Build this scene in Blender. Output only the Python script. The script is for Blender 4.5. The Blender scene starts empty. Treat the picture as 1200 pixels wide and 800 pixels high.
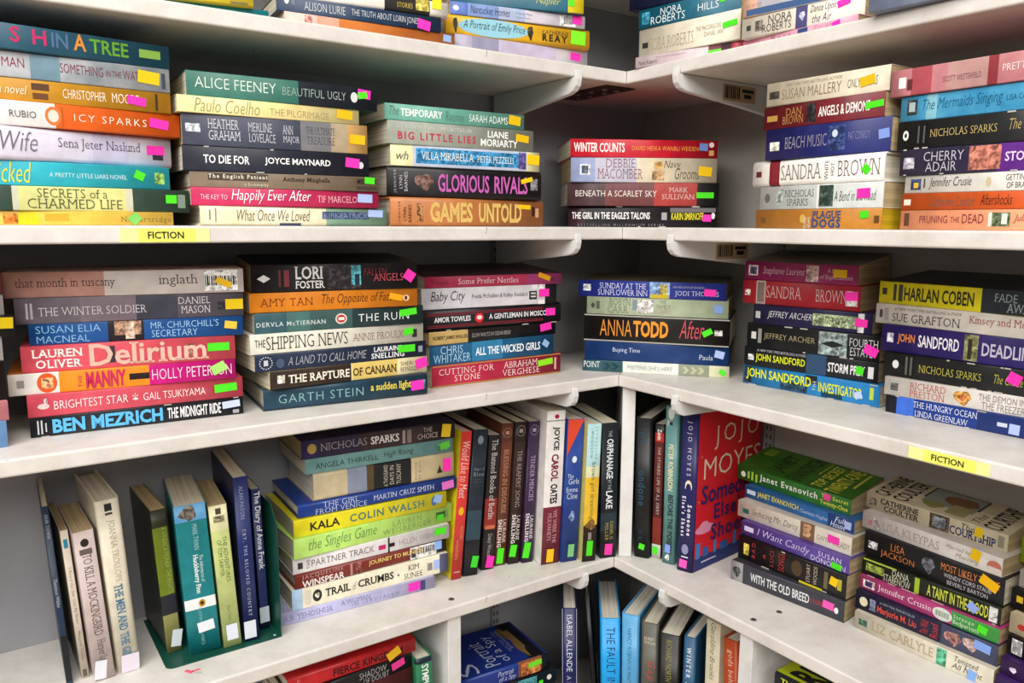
import bpy, bmesh, math
from mathutils import Matrix, Vector

# ------------------------------------------------------------------ camera, world, lights, exposure
CAM_LOC = (0.04202, -1.06047, 1.45336)
CAM_ROT = [[0.984326, -0.173537, -0.031409], [0.176266, 0.97379, 0.143747], [0.00564, -0.14703, 0.989116]]
FOCAL_PX = 926.62
SHELF_Z = {'A': 1.64744, 'B': 1.45, 'C': 1.25227, 'D': 0.99326, 'E': 0.71826}
DEPTH_LEFT = 0.1830
DEPTH_RIGHT = 0.2090
BOARD = 0.0160
SCREWS_R = [(0.1709, -0.1492, 0.0038), (0.2035, -0.124, 0.0038)]
SCREWS_L = [(-0.1918, -0.166, 0.004)]
PLATE_POS = (-0.05, 0.06, -45.0)
POST_C = (0.0148, 0.0031, 0.0172, 0.08, 0.225)
TAGS = [('L', 0.563, SHELF_Z['B'] - 0.0148, 0.077, 0.0125), ('R', 0.4376, SHELF_Z['C'] - 0.0142, 0.072, 0.0112)]
TAG_LABELS = ['yellow FICTION shelf label on the second shelf board at left', 'yellow FICTION shelf label on the third shelf board at right']
BOOKEND = (0.456, 0.048, 0.121, 0.125, 0.15)
SCRAP = (-0.4143, -0.3695)

scene = bpy.context.scene
COL = scene.collection
PI = math.pi

cam_data = bpy.data.cameras.new('camera')
cam = bpy.data.objects.new('camera', cam_data)
COL.objects.link(cam)
R = CAM_ROT
M = Matrix(((R[0][0], R[0][2], -R[0][1], CAM_LOC[0]),
            (R[1][0], R[1][2], -R[1][1], CAM_LOC[1]),
            (R[2][0], R[2][2], -R[2][1], CAM_LOC[2]),
            (0, 0, 0, 1)))
cam.matrix_world = M
cam_data.sensor_width = 36.0
cam_data.sensor_fit = 'HORIZONTAL'
cam_data.lens = FOCAL_PX / 1200.0 * 36.0
cam_data.clip_start = 0.02
scene.camera = cam

scene.view_settings.view_transform = 'Standard'
scene.view_settings.look = 'None'
scene.view_settings.gamma = 1.0
scene.view_settings.use_curve_mapping = False
scene.view_settings.exposure = -0.22

world = bpy.data.worlds.new('room_light')
scene.world = world
world.use_nodes = True
wb = world.node_tree.nodes['Background']
wb.inputs['Color'].default_value = (1.0, 0.985, 0.96, 1)
wb.inputs['Strength'].default_value = 0.25

def ceiling_panel(name, x, y, z, sx, sy, power, col=(1.0, 0.97, 0.93), target=None):
    ld = bpy.data.lights.new(name, 'AREA')
    ld.shape = 'RECTANGLE'
    ld.size = sx
    ld.size_y = sy
    ld.energy = power
    ld.color = col
    o = bpy.data.objects.new(name, ld)
    COL.objects.link(o)
    o.location = (x, y, z)
    if target is not None:
        d = Vector(target) - Vector((x, y, z))
        o.rotation_euler = d.to_track_quat('-Z', 'Y').to_euler()
    return o

ceiling_panel('ceiling_light', -0.1, -1.3, 2.6, 1.5, 0.6, 30, target=(-0.1, -1.0, 0))
ceiling_panel('ceiling_light', -0.9, -2.9, 2.6, 1.8, 0.8, 72, target=(-0.4, -1.2, 0.4))
ceiling_panel('ceiling_light', 1.2, -2.9, 2.6, 1.8, 0.8, 48, target=(0.5, -1.2, 0.4))

# ------------------------------------------------------------------ materials
def lin(h):
    h = h.lstrip('#')
    if len(h) == 3:
        h = ''.join(c * 2 for c in h)
    o = []
    for i in (0, 2, 4):
        v = int(h[i:i + 2], 16) / 255.0
        o.append(v / 12.92 if v <= 0.04045 else ((v + 0.055) / 1.055) ** 2.4)
    return o

MATS = {}

def mat(h, kind='cover', mix=None):
    key = (h, kind, mix)
    if key in MATS:
        return MATS[key]
    m = bpy.data.materials.new('%s_%s' % (kind, h.lstrip('#')))
    m.use_nodes = True
    nt = m.node_tree
    p = nt.nodes['Principled BSDF']
    c = lin(h)
    p.inputs['Base Color'].default_value = (*c, 1)
    rough = {'cover': 0.38, 'ink': 0.45, 'sticker': 0.6, 'paint': 0.5, 'wall': 0.75, 'metal': 0.35, 'pages': 0.85}.get(kind, 0.5)
    p.inputs['Roughness'].default_value = rough
    p.inputs['Specular IOR Level'].default_value = {'cover': 0.4, 'pages': 0.1, 'wall': 0.2}.get(kind, 0.35)
    if kind == 'metal':
        p.inputs['Metallic'].default_value = 0.0
    if kind == 'cover':
        tc = nt.nodes.new('ShaderNodeTexCoord')
        nz = nt.nodes.new('ShaderNodeTexNoise')
        nz.inputs['Scale'].default_value = 38.0 if mix else 55.0
        nz.inputs['Detail'].default_value = 4.0
        nt.links.new(tc.outputs['Object'], nz.inputs['Vector'])
        rp = nt.nodes.new('ShaderNodeValToRGB')
        c2 = lin(mix) if mix else [min(1, v * 1.12 + 0.004) for v in c]
        rp.color_ramp.elements[0].position = 0.38
        rp.color_ramp.elements[0].color = (*(v * (1.0 if mix else 0.93) for v in c), 1)
        rp.color_ramp.elements[1].position = 0.66
        rp.color_ramp.elements[1].color = (*c2, 1)
        nt.links.new(nz.outputs['Fac'], rp.inputs['Fac'])
        nt.links.new(rp.outputs['Color'], p.inputs['Base Color'])
    MATS[key] = m
    return m

def picture_mat(h):
    """blotchy printed photograph around one main colour"""
    key = (h, 'picture', None)
    if key in MATS:
        return MATS[key]
    m = bpy.data.materials.new('printed_picture_%s' % h.lstrip('#'))
    m.use_nodes = True
    nt = m.node_tree
    p = nt.nodes['Principled BSDF']
    p.inputs['Roughness'].default_value = 0.4
    tc = nt.nodes.new('ShaderNodeTexCoord')
    nz = nt.nodes.new('ShaderNodeTexNoise')
    nz.inputs['Scale'].default_value = 190.0
    nz.inputs['Detail'].default_value = 3.0
    nz.inputs['Distortion'].default_value = 0.8
    nt.links.new(tc.outputs['Object'], nz.inputs['Vector'])
    rp = nt.nodes.new('ShaderNodeValToRGB')
    c = lin(h)
    e = rp.color_ramp.elements
    e[0].position = 0.34
    e[0].color = (*(v * 0.28 for v in c), 1)
    e[1].position = 0.68
    e[1].color = (*(min(1, v * 1.9 + 0.05) for v in c), 1)
    mid = e.new(0.5)
    mid.color = (*c, 1)
    nt.links.new(nz.outputs['Fac'], rp.inputs['Fac'])
    nt.links.new(rp.outputs['Color'], p.inputs['Base Color'])
    MATS[key] = m
    return m

def pages_mat(h, axis):
    key = (h, 'pages', axis)
    if key in MATS:
        return MATS[key]
    m = bpy.data.materials.new('page_edges_%s' % h.lstrip('#'))
    m.use_nodes = True
    nt = m.node_tree
    p = nt.nodes['Principled BSDF']
    p.inputs['Roughness'].default_value = 0.9
    p.inputs['Specular IOR Level'].default_value = 0.05
    tc = nt.nodes.new('ShaderNodeTexCoord')
    mp = nt.nodes.new('ShaderNodeMapping')
    s = [6.0, 6.0, 6.0]
    s['xyz'.index(axis)] = 900.0
    mp.inputs['Scale'].default_value = s
    nz = nt.nodes.new('ShaderNodeTexNoise')
    nz.inputs['Scale'].default_value = 1.0
    nz.inputs['Detail'].default_value = 2.0
    rp = nt.nodes.new('ShaderNodeValToRGB')
    c = lin(h)
    rp.color_ramp.elements[0].position = 0.3
    rp.color_ramp.elements[0].color = (*(v * 0.62 for v in c), 1)
    rp.color_ramp.elements[1].position = 0.62
    rp.color_ramp.elements[1].color = (*c, 1)
    nt.links.new(tc.outputs['Object'], mp.inputs['Vector'])
    nt.links.new(mp.outputs['Vector'], nz.inputs['Vector'])
    nt.links.new(nz.outputs['Fac'], rp.inputs['Fac'])
    nt.links.new(rp.outputs['Color'], p.inputs['Base Color'])
    MATS[key] = m
    return m

def painted(name, base, dirt, amount, scale=30.0, rough=0.5, stretch=(1, 1, 1)):
    m = bpy.data.materials.new(name)
    m.use_nodes = True
    nt = m.node_tree
    p = nt.nodes['Principled BSDF']
    p.inputs['Roughness'].default_value = rough
    p.inputs['Specular IOR Level'].default_value = 0.3
    tc = nt.nodes.new('ShaderNodeTexCoord')
    mp = nt.nodes.new('ShaderNodeMapping')
    mp.inputs['Scale'].default_value = stretch
    nt.links.new(tc.outputs['Object'], mp.inputs['Vector'])
    n1 = nt.nodes.new('ShaderNodeTexNoise')
    n1.inputs['Scale'].default_value = scale
    n1.inputs['Detail'].default_value = 6.0
    n1.inputs['Roughness'].default_value = 0.7
    nt.links.new(mp.outputs['Vector'], n1.inputs['Vector'])
    r1 = nt.nodes.new('ShaderNodeValToRGB')
    b = lin(base)
    dd = lin(dirt)
    e = r1.color_ramp.elements
    e[0].position = 0.30
    e[0].color = (*[b[i] + (dd[i] - b[i]) * amount for i in range(3)], 1)
    e[1].position = 0.58
    e[1].color = (*b, 1)
    nt.links.new(n1.outputs['Fac'], r1.inputs['Fac'])
    # sparse little scuffs
    n2 = nt.nodes.new('ShaderNodeTexNoise')
    n2.inputs['Scale'].default_value = scale * 4.2
    n2.inputs['Detail'].default_value = 3.0
    n2.inputs['Distortion'].default_value = 1.4
    nt.links.new(mp.outputs['Vector'], n2.inputs['Vector'])
    r2 = nt.nodes.new('ShaderNodeValToRGB')
    r2.color_ramp.elements[0].position = 0.735
    r2.color_ramp.elements[0].color = (0, 0, 0, 1)
    r2.color_ramp.elements[1].position = 0.77
    r2.color_ramp.elements[1].color = (1, 1, 1, 1)
    nt.links.new(n2.outputs['Fac'], r2.inputs['Fac'])
    mx = nt.nodes.new('ShaderNodeMix')
    mx.data_type = 'RGBA'
    nt.links.new(r2.outputs['Color'], mx.inputs['Factor'])
    nt.links.new(r1.outputs['Color'], mx.inputs['A'])
    mx.inputs['B'].default_value = (*[v * 0.35 for v in dd], 1)
    nt.links.new(mx.outputs['Result'], p.inputs['Base Color'])
    bp = nt.nodes.new('ShaderNodeBump')
    bp.inputs['Strength'].default_value = 0.12
    bp.inputs['Distance'].default_value = 0.002
    nt.links.new(n1.outputs['Fac'], bp.inputs['Height'])
    nt.links.new(bp.outputs['Normal'], p.inputs['Normal'])
    return m

M_SHELF = painted('white_shelf_paint', '#dcd8d2', '#a8a096', 0.45, 16.0, 0.42)
M_WALL = painted('grey_wall_paint', '#97979b', '#828286', 0.5, 9.0, 0.7)
M_WALL_R = painted('light_wall_paint', '#a6a29d', '#8a8580', 0.5, 9.0, 0.7)
M_POST = painted('white_post_paint', '#dedddb', '#a8a6a2', 0.4, 18.0, 0.5)
M_FLOOR = painted('floor_vinyl', '#b89c80', '#94785e', 0.5, 5.0, 0.5)
M_BRACKET = mat('#d8d8d6', 'paint')
M_STEEL = mat('#6a6a6a', 'metal')
M_DARK = mat('#141414', 'ink')
M_PLATE = mat('#34302e', 'metal')

# ------------------------------------------------------------------ helpers
def link_mesh(name, bm, mats, parent=None, smooth=False):
    me = bpy.data.meshes.new(name)
    bm.to_mesh(me)
    bm.free()
    for m in mats:
        me.materials.append(m)
    if smooth:
        for p in me.polygons:
            p.use_smooth = True
    o = bpy.data.objects.new(name, me)
    COL.objects.link(o)
    if parent is not None:
        o.parent = parent
    return o

def empty(name, loc, rot=(0, 0, 0)):
    o = bpy.data.objects.new(name, None)
    o.empty_display_size = 0.02
    COL.objects.link(o)
    o.location = loc
    o.rotation_euler = rot
    return o

def tag(o, label=None, cat=None, group=None, kind=None):
    if label:
        o['label'] = label
    if cat:
        o['category'] = cat
    if group:
        o['group'] = group
    if kind:
        o['kind'] = kind
    return o

def box(bm, x0, x1, y0, y1, z0, z1, mi=0, T=None):
    vs = [Vector((x, y, z)) for x in (x0, x1) for y in (y0, y1) for z in (z0, z1)]
    if T is not None:
        vs = [T @ v for v in vs]
    v = [bm.verts.new(p) for p in vs]
    out = []
    for f in ((0, 1, 3, 2), (4, 6, 7, 5), (0, 4, 5, 1), (2, 3, 7, 6), (0, 2, 6, 4), (1, 5, 7, 3)):
        fc = bm.faces.new([v[i] for i in f])
        fc.material_index = mi
        out.append(fc)
    return out

def prism(bm, poly, lo, hi, place, mi=0):
    """extrude a 2D polygon between lo and hi; place(u, v, w) gives the 3D point"""
    a = [bm.verts.new(place(u, v, lo)) for u, v in poly]
    b = [bm.verts.new(place(u, v, hi)) for u, v in poly]
    n = len(poly)
    fs = [bm.faces.new(a[::-1]), bm.faces.new(b)]
    for i in range(n):
        fs.append(bm.faces.new((a[i], a[(i + 1) % n], b[(i + 1) % n], b[i])))
    for f in fs:
        f.material_index = mi
    return fs

def recalc(bm):
    bmesh.ops.recalc_face_normals(bm, faces=bm.faces[:])

# ------------------------------------------------------------------ setting
S2 = math.sqrt(0.5)
U_L = Vector((-S2, -S2, 0))      # along the left run, away from the corner
U_R = Vector((S2, -S2, 0))       # along the right run
N_L = Vector((-S2, S2, 0))       # into the left wall
N_R = Vector((S2, S2, 0))
den = 1.0
BACK = N_L * DEPTH_LEFT + N_R * DEPTH_RIGHT      # wall corner in plan
LEN = 1.35

def wall(name, N, depth, U, mtl):
    bm = bmesh.new()
    t = 0.05
    c0 = BACK
    c1 = N * depth + U * LEN * 1.05
    q = [c0, c1, c1 + N * t, c0 + N * t + (N_L if N is N_R else N_R) * 0]
    if N is N_L:
        q[3] = c0 + N * t + N_R * t
    prism(bm, [(p.x, p.y) for p in q], 0.0, 2.3, lambda u, v, w: Vector((u, v, w)))
    recalc(bm)
    o = link_mesh(name, bm, [mtl])
    tag(o, kind='structure')
    return o

wall('wall_left', N_L, DEPTH_LEFT, U_L, M_WALL)
wall('wall_right', N_R, DEPTH_RIGHT, U_R, M_WALL_R)
bm = bmesh.new()
box(bm, -2.2, 2.2, -3.6, 1.0, -0.05, 0.0)
tag(link_mesh('floor', bm, [M_FLOOR]), kind='structure')

def shelf(side, z, label):
    U, N, dep = (U_L, N_L, DEPTH_LEFT) if side == 'L' else (U_R, N_R, DEPTH_RIGHT)
    bm = bmesh.new()
    gap = U * 0.0005
    q = [gap, U * LEN, U * LEN + N * dep, BACK + gap]
    q = [Vector(p) for p in q]
    for p in q[2:]:
        p -= N * 0.0005
    prism(bm, [(p.x, p.y) for p in q], z - BOARD, z, lambda u, v, w: Vector((u, v, w)))
    recalc(bm)
    es = []
    for e in bm.edges:
        a, b = e.verts[0].co, e.verts[1].co
        if abs(a.z - b.z) < 1e-6 and abs(a.dot(N)) < 1e-4 and abs(b.dot(N)) < 1e-4:
            es.append(e)
    bmesh.ops.bevel(bm, geom=es, offset=0.0022, segments=3, profile=0.5, affect='EDGES')
    for v in bm.verts:
        v.co.z -= z
    o = link_mesh('shelf_board', bm, [M_SHELF])
    o.location.z = z
    tag(o, label, 'shelf', 'white shelf boards')
    return o

NAMES = {'A': 'topmost', 'B': 'second', 'C': 'third', 'D': 'fourth', 'E': 'lowest'}
BOARDS = {}
SHELF_Z['F'] = SHELF_Z['A'] + 0.145  # extra board F, out of view, added to shade the wall above A
NAMES['F'] = 'uppermost'
for k in 'FABCDE':
    BOARDS[k + 'L'] = shelf('L', SHELF_Z[k], 'white painted shelf board, %s from the top, on the left wall' % NAMES[k] if k in 'ABCD' else 'white shelf board %s on the left wall' % ('below the lower posts' if k == 'E' else 'added out of view for shade above the topmost books'))
    BOARDS[k + 'R'] = shelf('R', SHELF_Z[k], 'white painted shelf board, %s from the top, on the right wall' % NAMES[k] if k in 'ABCD' else 'white shelf board %s on the right wall' % ('below the lower posts' if k == 'E' else 'added out of view for shade above the topmost books'))

def frame(U, N, s, z, off=0.0):
    """local frame: x along the run (left to right), y into the wall, z up"""
    X = -U if U is U_L else U
    o = U * s + N * off
    return Matrix(((X.x, N.x, 0, o.x), (X.y, N.y, 0, o.y), (0, 0, 1, z), (0, 0, 0, 1)))

def screws(board, spots, z):
    for (x, y, rad) in spots:
        bm = bmesh.new()
        bmesh.ops.create_cone(bm, cap_ends=True, segments=18, radius1=rad, radius2=rad * 0.92, depth=0.0006)
        for v in bm.verts:
            v.co += Vector((x, y, 0.0003))
        o = link_mesh('screw_head', bm, [M_STEEL, M_DARK], board)
        bm2 = bmesh.new()
        for a in (0.4, 0.4 + PI / 2):
            T = Matrix.Translation((x, y, 0.00075)) @ Matrix.Rotation(a, 4, 'Z')
            box(bm2, -rad * 0.65, rad * 0.65, -rad * 0.14, rad * 0.14, -0.0002, 0.0002, T=T)
        link_mesh('screw_slot', bm2, [M_DARK], o)

screws(BOARDS['DR'], SCREWS_R, 0)
screws(BOARDS['DL'], SCREWS_L, 0)

def bracket(U, N, s, z, dep, label, code=False, rear=0.040):
    t = empty('shelf_bracket', (0, 0, 0))
    t.matrix_world = frame(U, N, s, z - BOARD, 0.0)
    tag(t, label, 'bracket', 'white metal shelf brackets')
    w = 0.0042
    prof = [(0.004, -0.0003), (-0.0008, -0.0003), (-0.0008, 0.0065), (-0.0035, 0.0078), (-0.0058, 0.0058), (-0.0066, -0.003), (-0.0045, -0.011), (0.001, -0.0165), (0.010, -0.0195),
            (dep * 0.55, -(0.0195 + rear) / 2), (dep - 0.008, -rear), (dep - 0.0068, -rear), (dep - 0.0068, -0.0003)]
    bm = bmesh.new()
    prism(bm, prof, -w, w, lambda u, v, q: Vector((q, u, v)))
    recalc(bm)
    ed = [e for e in bm.edges if abs(e.verts[0].co.x - e.verts[1].co.x) < 1e-6]
    bmesh.ops.bevel(bm, geom=ed, offset=0.0006, segments=2, affect='EDGES')
    link_mesh('arm', bm, [M_BRACKET], t)
    if code:
        bm = bmesh.new()
        sx = w + 0.0001
        x0 = 0.075
        box(bm, sx, sx + 0.0003, x0, x0 + 0.062, -0.024, -0.004)
        lab = link_mesh('barcode_label', bm, [mat('#b49a78', 'sticker')], t)
        bm = bmesh.new()
        yy = x0 + 0.003
        k = 0
        while yy < x0 + 0.030:
            wd = (0.0008, 0.0016, 0.0024, 0.0012)[k % 4]
            box(bm, sx + 0.0003, sx + 0.0005, yy, yy + wd, -0.021, -0.006)
            yy += wd + (0.0012, 0.0008, 0.0016)[k % 3]
            k += 1
        box(bm, sx + 0.0003, sx + 0.0005, x0 + 0.036, x0 + 0.058, -0.012, -0.008)
        box(bm, sx + 0.0003, sx + 0.0005, x0 + 0.040, x0 + 0.054, -0.019, -0.014)
        link_mesh('bars', bm, [M_DARK], lab)
    return t

BL_S = {'A': 0.083, 'B': 0.079, 'C': 0.079, 'D': 0.055}
BR_S = {'A': 0.090, 'B': 0.090, 'C': 0.107, 'D': 0.097}
for k in 'ABCD':
    bracket(U_L, N_L, BL_S[k], SHELF_Z[k], DEPTH_LEFT, 'white metal bracket under the %s shelf, left of the corner' % NAMES[k], rear=0.026 if k in 'CD' else 0.040)
    bracket(U_R, N_R, BR_S[k], SHELF_Z[k], DEPTH_RIGHT, 'white metal bracket under the %s shelf, right of the corner' % NAMES[k], code=k in 'AB', rear=0.026 if k in 'CD' else 0.040)

def upright(U, N, s, dep, label):
    """slotted wall standards, one piece per bay between the boards"""
    keys = 'ABCDE'
    t = empty('wall_upright', (0, 0, 0))
    t.matrix_world = frame(U, N, s, SHELF_Z['E'], dep)
    tag(t, label, 'upright', 'slotted wall uprights')
    for i in range(4):
        z0 = SHELF_Z[keys[i + 1]] - SHELF_Z['E'] + 0.0004
        z1 = SHELF_Z[keys[i]] - BOARD - SHELF_Z['E'] - 0.0004
        bm = bmesh.new()
        box(bm, -0.0065, 0.0065, -0.006, -0.0006, z0, z1)
        ed = [e for e in bm.edges if abs(e.verts[0].co.z - e.verts[1].co.z) > 0.01]
        bmesh.ops.bevel(bm, geom=ed, offset=0.001, segments=2, affect='EDGES')
        rail = link_mesh('rail', bm, [mat('#8c8c8a', 'metal')], t)
        bm = bmesh.new()
        z = z0 + 0.008
        while z < z1 - 0.012:
            for x in (-0.003, 0.003):
                box(bm, x - 0.0009, x + 0.0009, -0.0063, -0.0059, z, z + 0.006)
            z += 0.0127
        link_mesh('slots', bm, [M_DARK], rail)
    return t

upright(U_L, N_L, 0.081, DEPTH_LEFT, 'slotted metal upright on the left wall behind the brackets')
upright(U_R, N_R, 0.094, DEPTH_RIGHT, 'slotted metal upright on the right wall behind the brackets')

# mending plate screwed under the topmost boards by the corner
pl = empty('mending_plate', (0, 0, 0))
zt = SHELF_Z['A'] - BOARD
pl.matrix_world = Matrix.Translation((PLATE_POS[0], PLATE_POS[1], zt)) @ Matrix.Rotation(math.radians(PLATE_POS[2]), 4, 'Z')
tag(pl, 'dark steel joining plate with screws under the topmost shelf corner', 'plate')
bm = bmesh.new()
box(bm, -0.06, 0.06, -0.025, 0.025, -0.0018, -0.0002)
link_mesh('plate', bm, [M_PLATE], pl)
for x in (-0.04, -0.014, 0.014, 0.04):
    for y in (-0.011, 0.011):
        bm = bmesh.new()
        bmesh.ops.create_uvsphere(bm, u_segments=14, v_segments=8, radius=0.0042)
        for v in bm.verts:
            v.co = Vector((v.co.x + x, v.co.y + y, v.co.z * 0.5 - 0.0022))
        link_mesh('screw', bm, [M_STEEL], pl, True)

def panel(label, U, N, s, z0, z1, w, dep, yaw=None, off=0.004):
    t = empty('divider_panel', (0, 0, 0))
    if yaw is None:
        t.matrix_world = frame(U, N, s, z0, off)
    else:
        t.matrix_world = Matrix.Translation((s[0], s[1], z0)) @ Matrix.Rotation(yaw, 4, 'Z')
    bm = bmesh.new()
    box(bm, -w / 2, w / 2, 0, dep, 0.0003, z1 - z0 - 0.0003)
    bmesh.ops.bevel(bm, geom=bm.edges[:], offset=0.0008, segments=2, affect='EDGES')
    me = bpy.data.meshes.new('divider_panel')
    bm.to_mesh(me)
    bm.free()
    me.materials.append(M_POST)
    o = bpy.data.objects.new('divider_panel', me)
    COL.objects.link(o)
    o.matrix_world = t.matrix_world.copy()
    bpy.data.objects.remove(t)
    tag(o, label, 'divider', 'white divider panels')
    return o

panel('white upright divider panel at the corner between third and fourth shelf', None, None, (POST_C[0], POST_C[1]), SHELF_Z['D'], SHELF_Z['C'] - BOARD, POST_C[2], POST_C[4], yaw=POST_C[3], off=0)
panel('white divider panel under the fourth shelf, left of the corner', U_L, N_L, 0.257, SHELF_Z['E'], SHELF_Z['D'] - BOARD, 0.0185, DEPTH_LEFT - 0.006)
panel('white divider panel under the fourth shelf, right of the corner', U_R, N_R, 0.226, SHELF_Z['E'], SHELF_Z['D'] - BOARD, 0.0185, DEPTH_RIGHT - 0.006)

# ------------------------------------------------------------------ lettering
TEXT_JOBS = []

def text_job(s, style, place, box2, m, parent, name):
    """box2 = (u0, u1, v0, v1) the letters fill; place(u, v) maps to the parent's space
    style: s plain, b bold, B extra bold, i slanted, r with serifs, R bold with serifs"""
    cu = bpy.data.curves.new('lettering', 'FONT')
    cu.body = s
    cu.resolution_u = 2
    cu.fill_mode = 'FRONT'
    if style == 'i':
        cu.shear = 0.28
    if style in 'bR':
        cu.offset = 0.018
    elif style == 'B':
        cu.offset = 0.036
    elif style == 'r':
        cu.offset = -0.012
    elif style in 'si':
        cu.offset = -0.008
    o = bpy.data.objects.new('lettering', cu)
    COL.objects.link(o)
    TEXT_JOBS.append((o, place, box2, m, parent, name, style))

def extent(me):
    xs = [v.co.x for v in me.vertices]
    ys = [v.co.y for v in me.vertices]
    return min(xs), max(xs), min(ys), max(ys)

def add_serifs(me, th, ext):
    """little feet on every stem end: short level outline edges get a flat slab"""
    use = {}
    for p in me.polygons:
        for k in p.edge_keys:
            use[k] = use.get(k, 0) + 1
    vs = [v.co.copy() for v in me.vertices]
    segs = []
    for (a, b), n in use.items():
        if n == 1 and abs(vs[a].y - vs[b].y) < 0.004 and 0.03 < abs(vs[a].x - vs[b].x) < 0.2:
            segs.append((min(vs[a].x, vs[b].x), max(vs[a].x, vs[b].x), vs[a].y))
    top = max(v.y for v in vs)
    bm = bmesh.new()
    bm.from_mesh(me)
    levels = (0.0, top, 0.5)
    for x0, x1, y in segs:
        up = None
        if abs(y) < 0.03:
            up = 1
        elif abs(y - top) < 0.04 or abs(y - 0.69) < 0.05:
            up = -1
        elif 0.42 < y < 0.56:
            up = -1 if x1 - x0 < 0.12 else None
        if up is None:
            continue
        q = [bm.verts.new((x, yy, 0)) for x, yy in ((x0 - ext, y), (x1 + ext, y), (x1 + ext * 0.8, y + up * th), (x0 - ext * 0.8, y + up * th))]
        bm.faces.new(q if up > 0 else q[::-1])
    bm.to_mesh(me)
    bm.free()

def run_text_jobs():
    bpy.context.view_layer.update()
    dg = bpy.context.evaluated_depsgraph_get()
    # first pass: open the letter spacing where the printed line is wide for its height
    for (o, place, (u0, u1, v0, v1), m, parent, name, style) in TEXT_JOBS:
        n = len(o.data.body)
        me = o.evaluated_get(dg).to_mesh()
        if n > 1 and len(me.vertices):
            ax, bx, ay, by = extent(me)
            want = (u1 - u0) / max(v1 - v0, 1e-6) * (by - ay)
            extra = want / (bx - ax)
            if extra > 1.08:
                o.data.space_character = min(1 + (extra - 1.0) * 0.92 * n / (n - 1), 2.4)
        o.evaluated_get(dg).to_mesh_clear()
    bpy.context.view_layer.update()
    dg = bpy.context.evaluated_depsgraph_get()
    for (o, place, (u0, u1, v0, v1), m, parent, name, style) in TEXT_JOBS:
        me = bpy.data.meshes.new_from_object(o.evaluated_get(dg))
        me.name = name
        if len(me.vertices):
            if style in 'rR':
                add_serifs(me, 0.06 if style == 'R' else 0.045, 0.075)
            ax, bx, ay, by = extent(me)
            sx = (u1 - u0) / max(bx - ax, 1e-6)
            sy = (v1 - v0) / max(by - ay, 1e-6)
            for v in me.vertices:
                v.co = place(u0 + (v.co.x - ax) * sx, v0 + (v.co.y - ay) * sy)
            me.materials.clear()
            me.materials.append(m)
            n = bpy.data.objects.new(name, me)
            COL.objects.link(n)
            n.parent = parent
        cu = o.data
        bpy.data.objects.remove(o)
        bpy.data.curves.remove(cu)

# ------------------------------------------------------------------ shelf tags
def shelf_tag(U, N, s, z, w, h, label):
    t = empty('shelf_label', (0, 0, 0))
    t.matrix_world = frame(U, N, s, z, -0.0002)
    tag(t, label, 'label', 'yellow shelf labels')
    bm = bmesh.new()
    n = 6
    cols = [0, 1, 1, 1, 1, 0]
    xs = [-w / 2, -w * 0.30, -w * 0.12, w * 0.05, w * 0.2, w * 0.34, w / 2]
    for i in range(6):
        fs = box(bm, xs[i], xs[i + 1], -0.0004, -0.00005, 0, h, mi=cols[i])
    bmesh.ops.remove_doubles(bm, verts=bm.verts[:], dist=1e-6)
    link_mesh('tape', bm, [mat('#ecec9a', 'sticker'), mat('#eef06a', 'sticker')], t)
    text_job('FICTION', 'b', lambda u, v: Vector((u, -0.0007, v)), (-w * 0.20, w * 0.20, h * 0.24, h * 0.76), mat('#1c1a18', 'ink'), t, 'lettering')

for a, lb in zip(TAGS, TAG_LABELS):
    shelf_tag(U_L if a[0] == 'L' else U_R, N_L if a[0] == 'L' else N_R, *a[1:], lb)

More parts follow.
